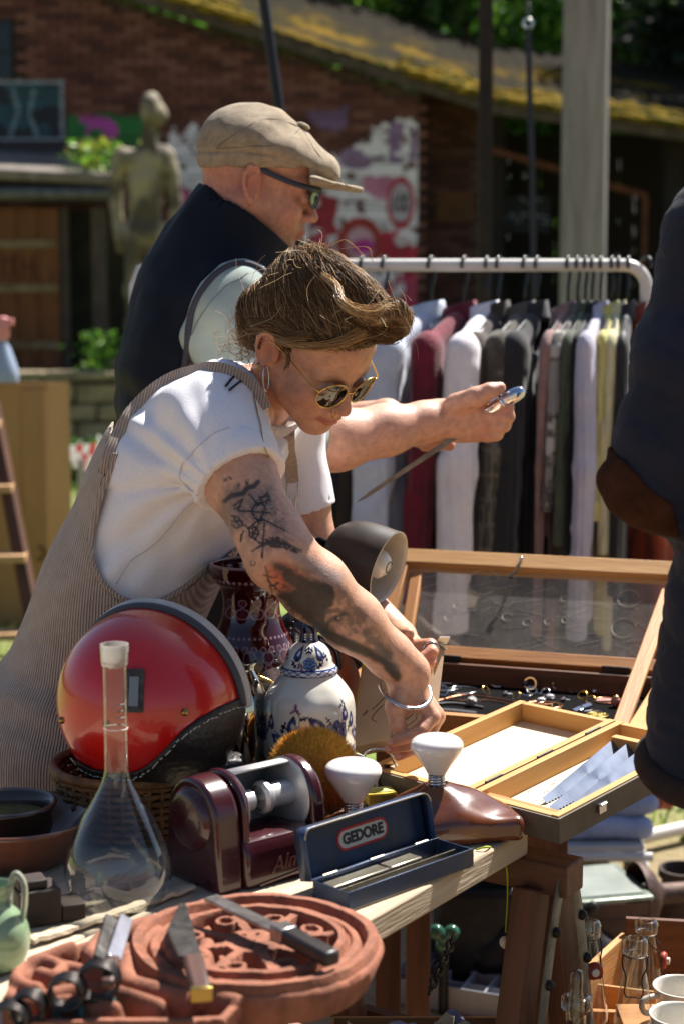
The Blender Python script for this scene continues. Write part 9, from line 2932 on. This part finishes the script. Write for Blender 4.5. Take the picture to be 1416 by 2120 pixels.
def crate():
 e = thing('pine_crate', (.5, 2.62, BZ), 'open pine crate with partitions standing behind the bottles', 'crate')
 a, b = at(1165, 2010, 2.53), at(1296, 1905, 2.62)
 z0 = BZ + .0005
 zt = at(1300, 1915, 2.72)[2]
 A, B = V(a[0], 2.53, 0), V(at(1292, 1960, 2.76)[0], 2.76, 0)
 C = V(.86, 2.70, 0)
 h = zt - z0
 h1 = at(1230, 1985, 2.62)[2] - z0
 def w(p, q, hh, nm, th=.012, m=PINE2): bar(nm, V(p[0], p[1], z0 + hh / 2), V(q[0], q[1], z0 + hh / 2), th, hh, m, e)
 w(A, B, h1 * .9, 'side_wall'); w(V(B[0], B[1] - .005, 0), C, h, 'end_wall', m=OAK)  # darker wood paints the end wall's shade, paler wood the side wall's sun
 w(A, V(A[0] + .30, A[1] - .03, 0), h1 * .62, 'front_wall', m=PINE)
 w((A + B) / 2, (A + B) / 2 + V(.18, -.06, 0), h1 * .55, 'partition', .006)
 bar('base', (A + B) / 2 * V(1, 1, 0) + V(-.0, 0, z0 + .005), (A + B) / 2 * V(1, 1, 0) + V(.34, -.04, z0 + .005), .2, .008, PINE, e)
crate()
def lantern():
 Y = 3.62
 c = at(1205, 1870, Y)
 e = thing('signal_lantern', V(c[0], Y, 0), 'old rusty square lantern with glass top and round side port', 'lantern')
 rust = mat('rusty_lantern', '#5a4238', '#3e2d27', scale=14, rough=.6, metal=.4, bump=.5, bscale=60)
 W, H, D = .235, at(1200, 1800, Y)[2], .20
 z0 = .10; H = at(1205, 1838, Y)[2]
 M = frame(V(c[0], Y, 0), (.97, .22, 0))
 def bx(nm, cc, sz, m=rust, bv=.004): return MB().box(cc, sz, M).build(nm, m, e, bevel=bv)
 for x in (-W / 2, W / 2):
  bx('side_plate', (x, 0, (z0 + H) / 2), (.012, D, H - z0))
 bx('back_plate', (0, D / 2, (z0 + H) / 2), (W - .012, .010, H - z0)); bx('floor_plate', (0, 0, z0), (W - .012, D, .012)); bx('foot', (0, 0, z0 / 2), (W * .8, D * .8, z0 - .012))
 for z in (z0 + .02, H - .018): bx('front_bar', (0, -D / 2, z), (W - .012, .012, .036))
 for x in (-W / 2 + .022, W / 2 - .022): bx('front_bar', (x, -D / 2 - .001, (z0 + H) / 2), (.032, .012, H - z0 - .07))
 MB().box((0, -D / 2 + .004, (z0 + H) / 2), (W - .07, .003, H - z0 - .07), M).build('front_glass', mat('smoky_glass', '#5d5548', rough=.06, trans=.6, ior=1.1), e)
 fr = bx('top_frame', (-.005, 0, H + .006), (W + .02, D + .02, .010), mat('green_zinc', '#8f9a8e', '#6d776b', scale=20, rough=.4, metal=.5))
 MB().box((-.005, 0, H + .0125), (W - .015, D - .02, .003), M).build('top_glass', mat('dusty_top_glass', '#8d958f', '#a3a8a2', scale=8, rough=.15, coat=.6), e)
 q = xf(M, np.array([[W / 2 + .006, -.01, (z0 + H) / 2 + .01]]))[0]; dx = unit(V(.97, .22, 0))
 MB().lathe([(.075, 0), (.072, .018), (.055, .035), (.030, .05), (.024, .06), (.022, .22), (0, .22)], 36, frame(q, V(0, 0, 1), z=dx)).build('spout', rust, e, smooth=60)
 MB().ball(q + V(-.005, -D / 2 + .0, .06), .006, nu=8, nv=6).build('rivet', IRON, e)
lantern()
def junk():
 ir = mat('greasy_iron', '#2b2725', '#1d1a19', scale=20, rough=.45, metal=.6, bump=.4)
 c = at(1015, 1850, 3.55)
 e = thing('iron_winch', V(c[0], c[1], 0), 'black iron winch with ribbed drum lying under the table', 'winch')
 ax = unit(V(.86, .3, .25))
 prof = [(0, -.05)]
 for k in range(9): prof += [(.062, -.05 + k * .011), (.068, -.046 + k * .011)]
 prof += [(.05, .055), (0, .055)]
 MB().lathe(prof, 36, frame(V(c[0], c[1], .30), np.cross(V(0, 1, 0), ax), z=ax)).build('drum', ir, e, smooth=30)
 MB().tube([V(c[0] - .10, c[1] - .05, .16), V(c[0] + .12, c[1] - .02, .17)], .026, 16).build('shaft', mat('shaft_steel', '#6b5a52', rough=.4, metal=.7), e)
 MB().box((c[0], c[1], .11), (.24, .16, .22)).build('housing', ir, e, bevel=.02)
 MB().tube(catmull([V(c[0] - .06, c[1] - .09, .24), V(c[0] - .09, c[1] - .1, .28), V(c[0] - .05, c[1] - .1, .31)], 5), .012, 8).build('lever', ir, e)
 c2 = at(1130, 1950, 3.5)
 s = SDF((-.16, -.12, 0), (.16, .12, .24), .007)
 s.ell((0, 0, .09), (.12, .09, .10), None, .02); s.cap((-.12, 0, .06), (.12, 0, .06), .05, .05, .03); s.cap((.05, -.05, .15), (.09, -.05, .19), .02, .015, .01)
 v, q = s.mesh(1)
 o = mesh_obj('motor_housing', v, q, ir, None, T3((c2[0], c2[1], 0)), 180); tag(o, 'rounded dark cast iron motor housing on the ground behind the trestle', 'motor')
 p = at(918, 1938, 3.35)
 e = thing('valve_wheel', V(p[0], p[1], 0), 'green glazed three-lobed valve knob on a short post', 'valve')
 gm = mat('green_enamel', '#1f4a38', '#2d5f47', scale=30, rough=.2, coat=.5)
 mb = MB()
 for k in range(3):
  a = k * 2.094 + .5
  mb.ball(p + V(.018 * math.cos(a), -.004, .018 * math.sin(a)), (.017, .014, .017), nu=14, nv=10)
 mb.ball(p + V(0, -.004, 0), (.016, .016, .016), nu=14, nv=10).build('knob', gm, e, smooth=180)
 MB().tube([p + V(0, 0, -.015), V(p[0], p[1], .001)], .010, 12).build('post', ir, e)
 q0, q1 = onz(840, 2035, .05), onz(1170, 2088, .05)
 ax = unit((q1 - q0) * V(1, 1, 0)); dp = V(-ax[1], ax[0], 0)
 e = thing('seed_tray', V(*q0[:2], 0), 'grey plastic compartment tray on the ground under the table', 'tray')
 gp = mat('grey_plastic', '#8f9199', '#7d7f88', scale=12, rough=.5)
 L_, D, h = .50, .26, .055
 o = V(*q0[:2], 0) - ax * .04
 def q(a, b, z): return o + ax * a + dp * b + V(0, 0, z)
 bar('bottom', q(0, D / 2, .003), q(L_, D / 2, .003), D, .004, gp, e, bevel=0)
 for b in (0, D): bar('wall', q(0, b, h / 2 + .002), q(L_, b, h / 2 + .002), .004, h, gp, e)
 for a in (0, L_): bar('wall', q(a, .003, h / 2 + .001), q(a, D - .003, h / 2 + .001), .004, h, gp, e)
 for k in range(1, 10): bar('divider', q(L_ * k / 10, .004, h * .42), q(L_ * k / 10, D - .004, h * .42), .003, h * .75, gp, e, bevel=0)
 for k in range(1, 4): bar('divider', q(.004, D * k / 4, h * .40), q(L_ - .004, D * k / 4, h * .40), .003, h * .7, gp, e, bevel=0)
 pm = mat('clay_pot', '#4f3f36', '#3b2e27', scale=16, rough=.8, bump=.3)
 for k, (px, py, Y, r, h, lab) in enumerate([(1412, 1800, 3.95, .055, .10, 'dark clay flower pot standing by the rack foot'), (1405, 1850, 3.72, .062, .12, 'larger brown clay pot with dark rim beside the lantern spout')]):
  p = V(at(px, py, Y)[0], Y, at(px, py, Y)[2] - h)
  e = thing('clay_pot', V(p[0], p[1], 0), lab, 'pot', 'clay pots by the rack')
  z = max(p[2], 0.0)
  MB().lathe([(0, 0), (r * .7, 0), (r * .95, h * .8), (r * 1.05, h * .8), (r * 1.05, h), (r * .92, h), (r * .86, h * .75), (r * .6, h * .1), (0, h * .08)], 32, T3((p[0], p[1], z + .001))).build('vessel', pm, e, smooth=50)
  if z > .01: MB().lathe([(0, 0), (r * 1.0, 0), (r * .85, z), (0, z)], 28, T3((p[0], p[1], 0))).build('stand', pm, e, smooth=50)
 p = at(885, 2108, 2.22)
 z0 = .26
 e = thing('paper_box', V(p[0], p[1], 0), 'cardboard box stuffed with crumpled old papers beneath the plank edge', 'box')
 cb_ = mat('cardboard')
 zt = p[2] - .055
 for (dx, dy, sx, sy) in ((-.13, 0, .005, .18), (.13, 0, .005, .18), (0, -.09, .255, .005), (0, .09, .255, .005)):
  MB().box((p[0] + dx, p[1] + .04 + dy, zt / 2), (sx, sy, zt - .002)).build('panel', cb_, e)
 MB().box((p[0], p[1] + .04, .005), (.25, .17, .006)).build('base', cb_, e)
 rg = np.random.default_rng(9)
 for k in range(9):
  pm_ = mat('old_paper%d' % (k % 3), ['#cbbfa4', '#b9ab8e', '#8f93b0'][k % 3], rough=.9)
  ox, oy = p[0] - .11 + .026 * k, p[1] + .0 + .02 * (k % 3)
  def pf(u, w, k=k): return (ox + (u - .5) * .07 + .02 * (w - .5), oy + .02 * math.sin(u * 5 + k) + .03 * (u - .5), zt - .10 + w * (.13 + .012 * math.sin(u * 7 + k * 2)))
  o = MB().surf(pf, 7, 5).build('paper', pm_, e, smooth=60)
  md = o.modifiers.new('solid', 'SOLIDIFY'); md.thickness = .001
 p = at(1002, 2118, 2.2)
 return
junk()
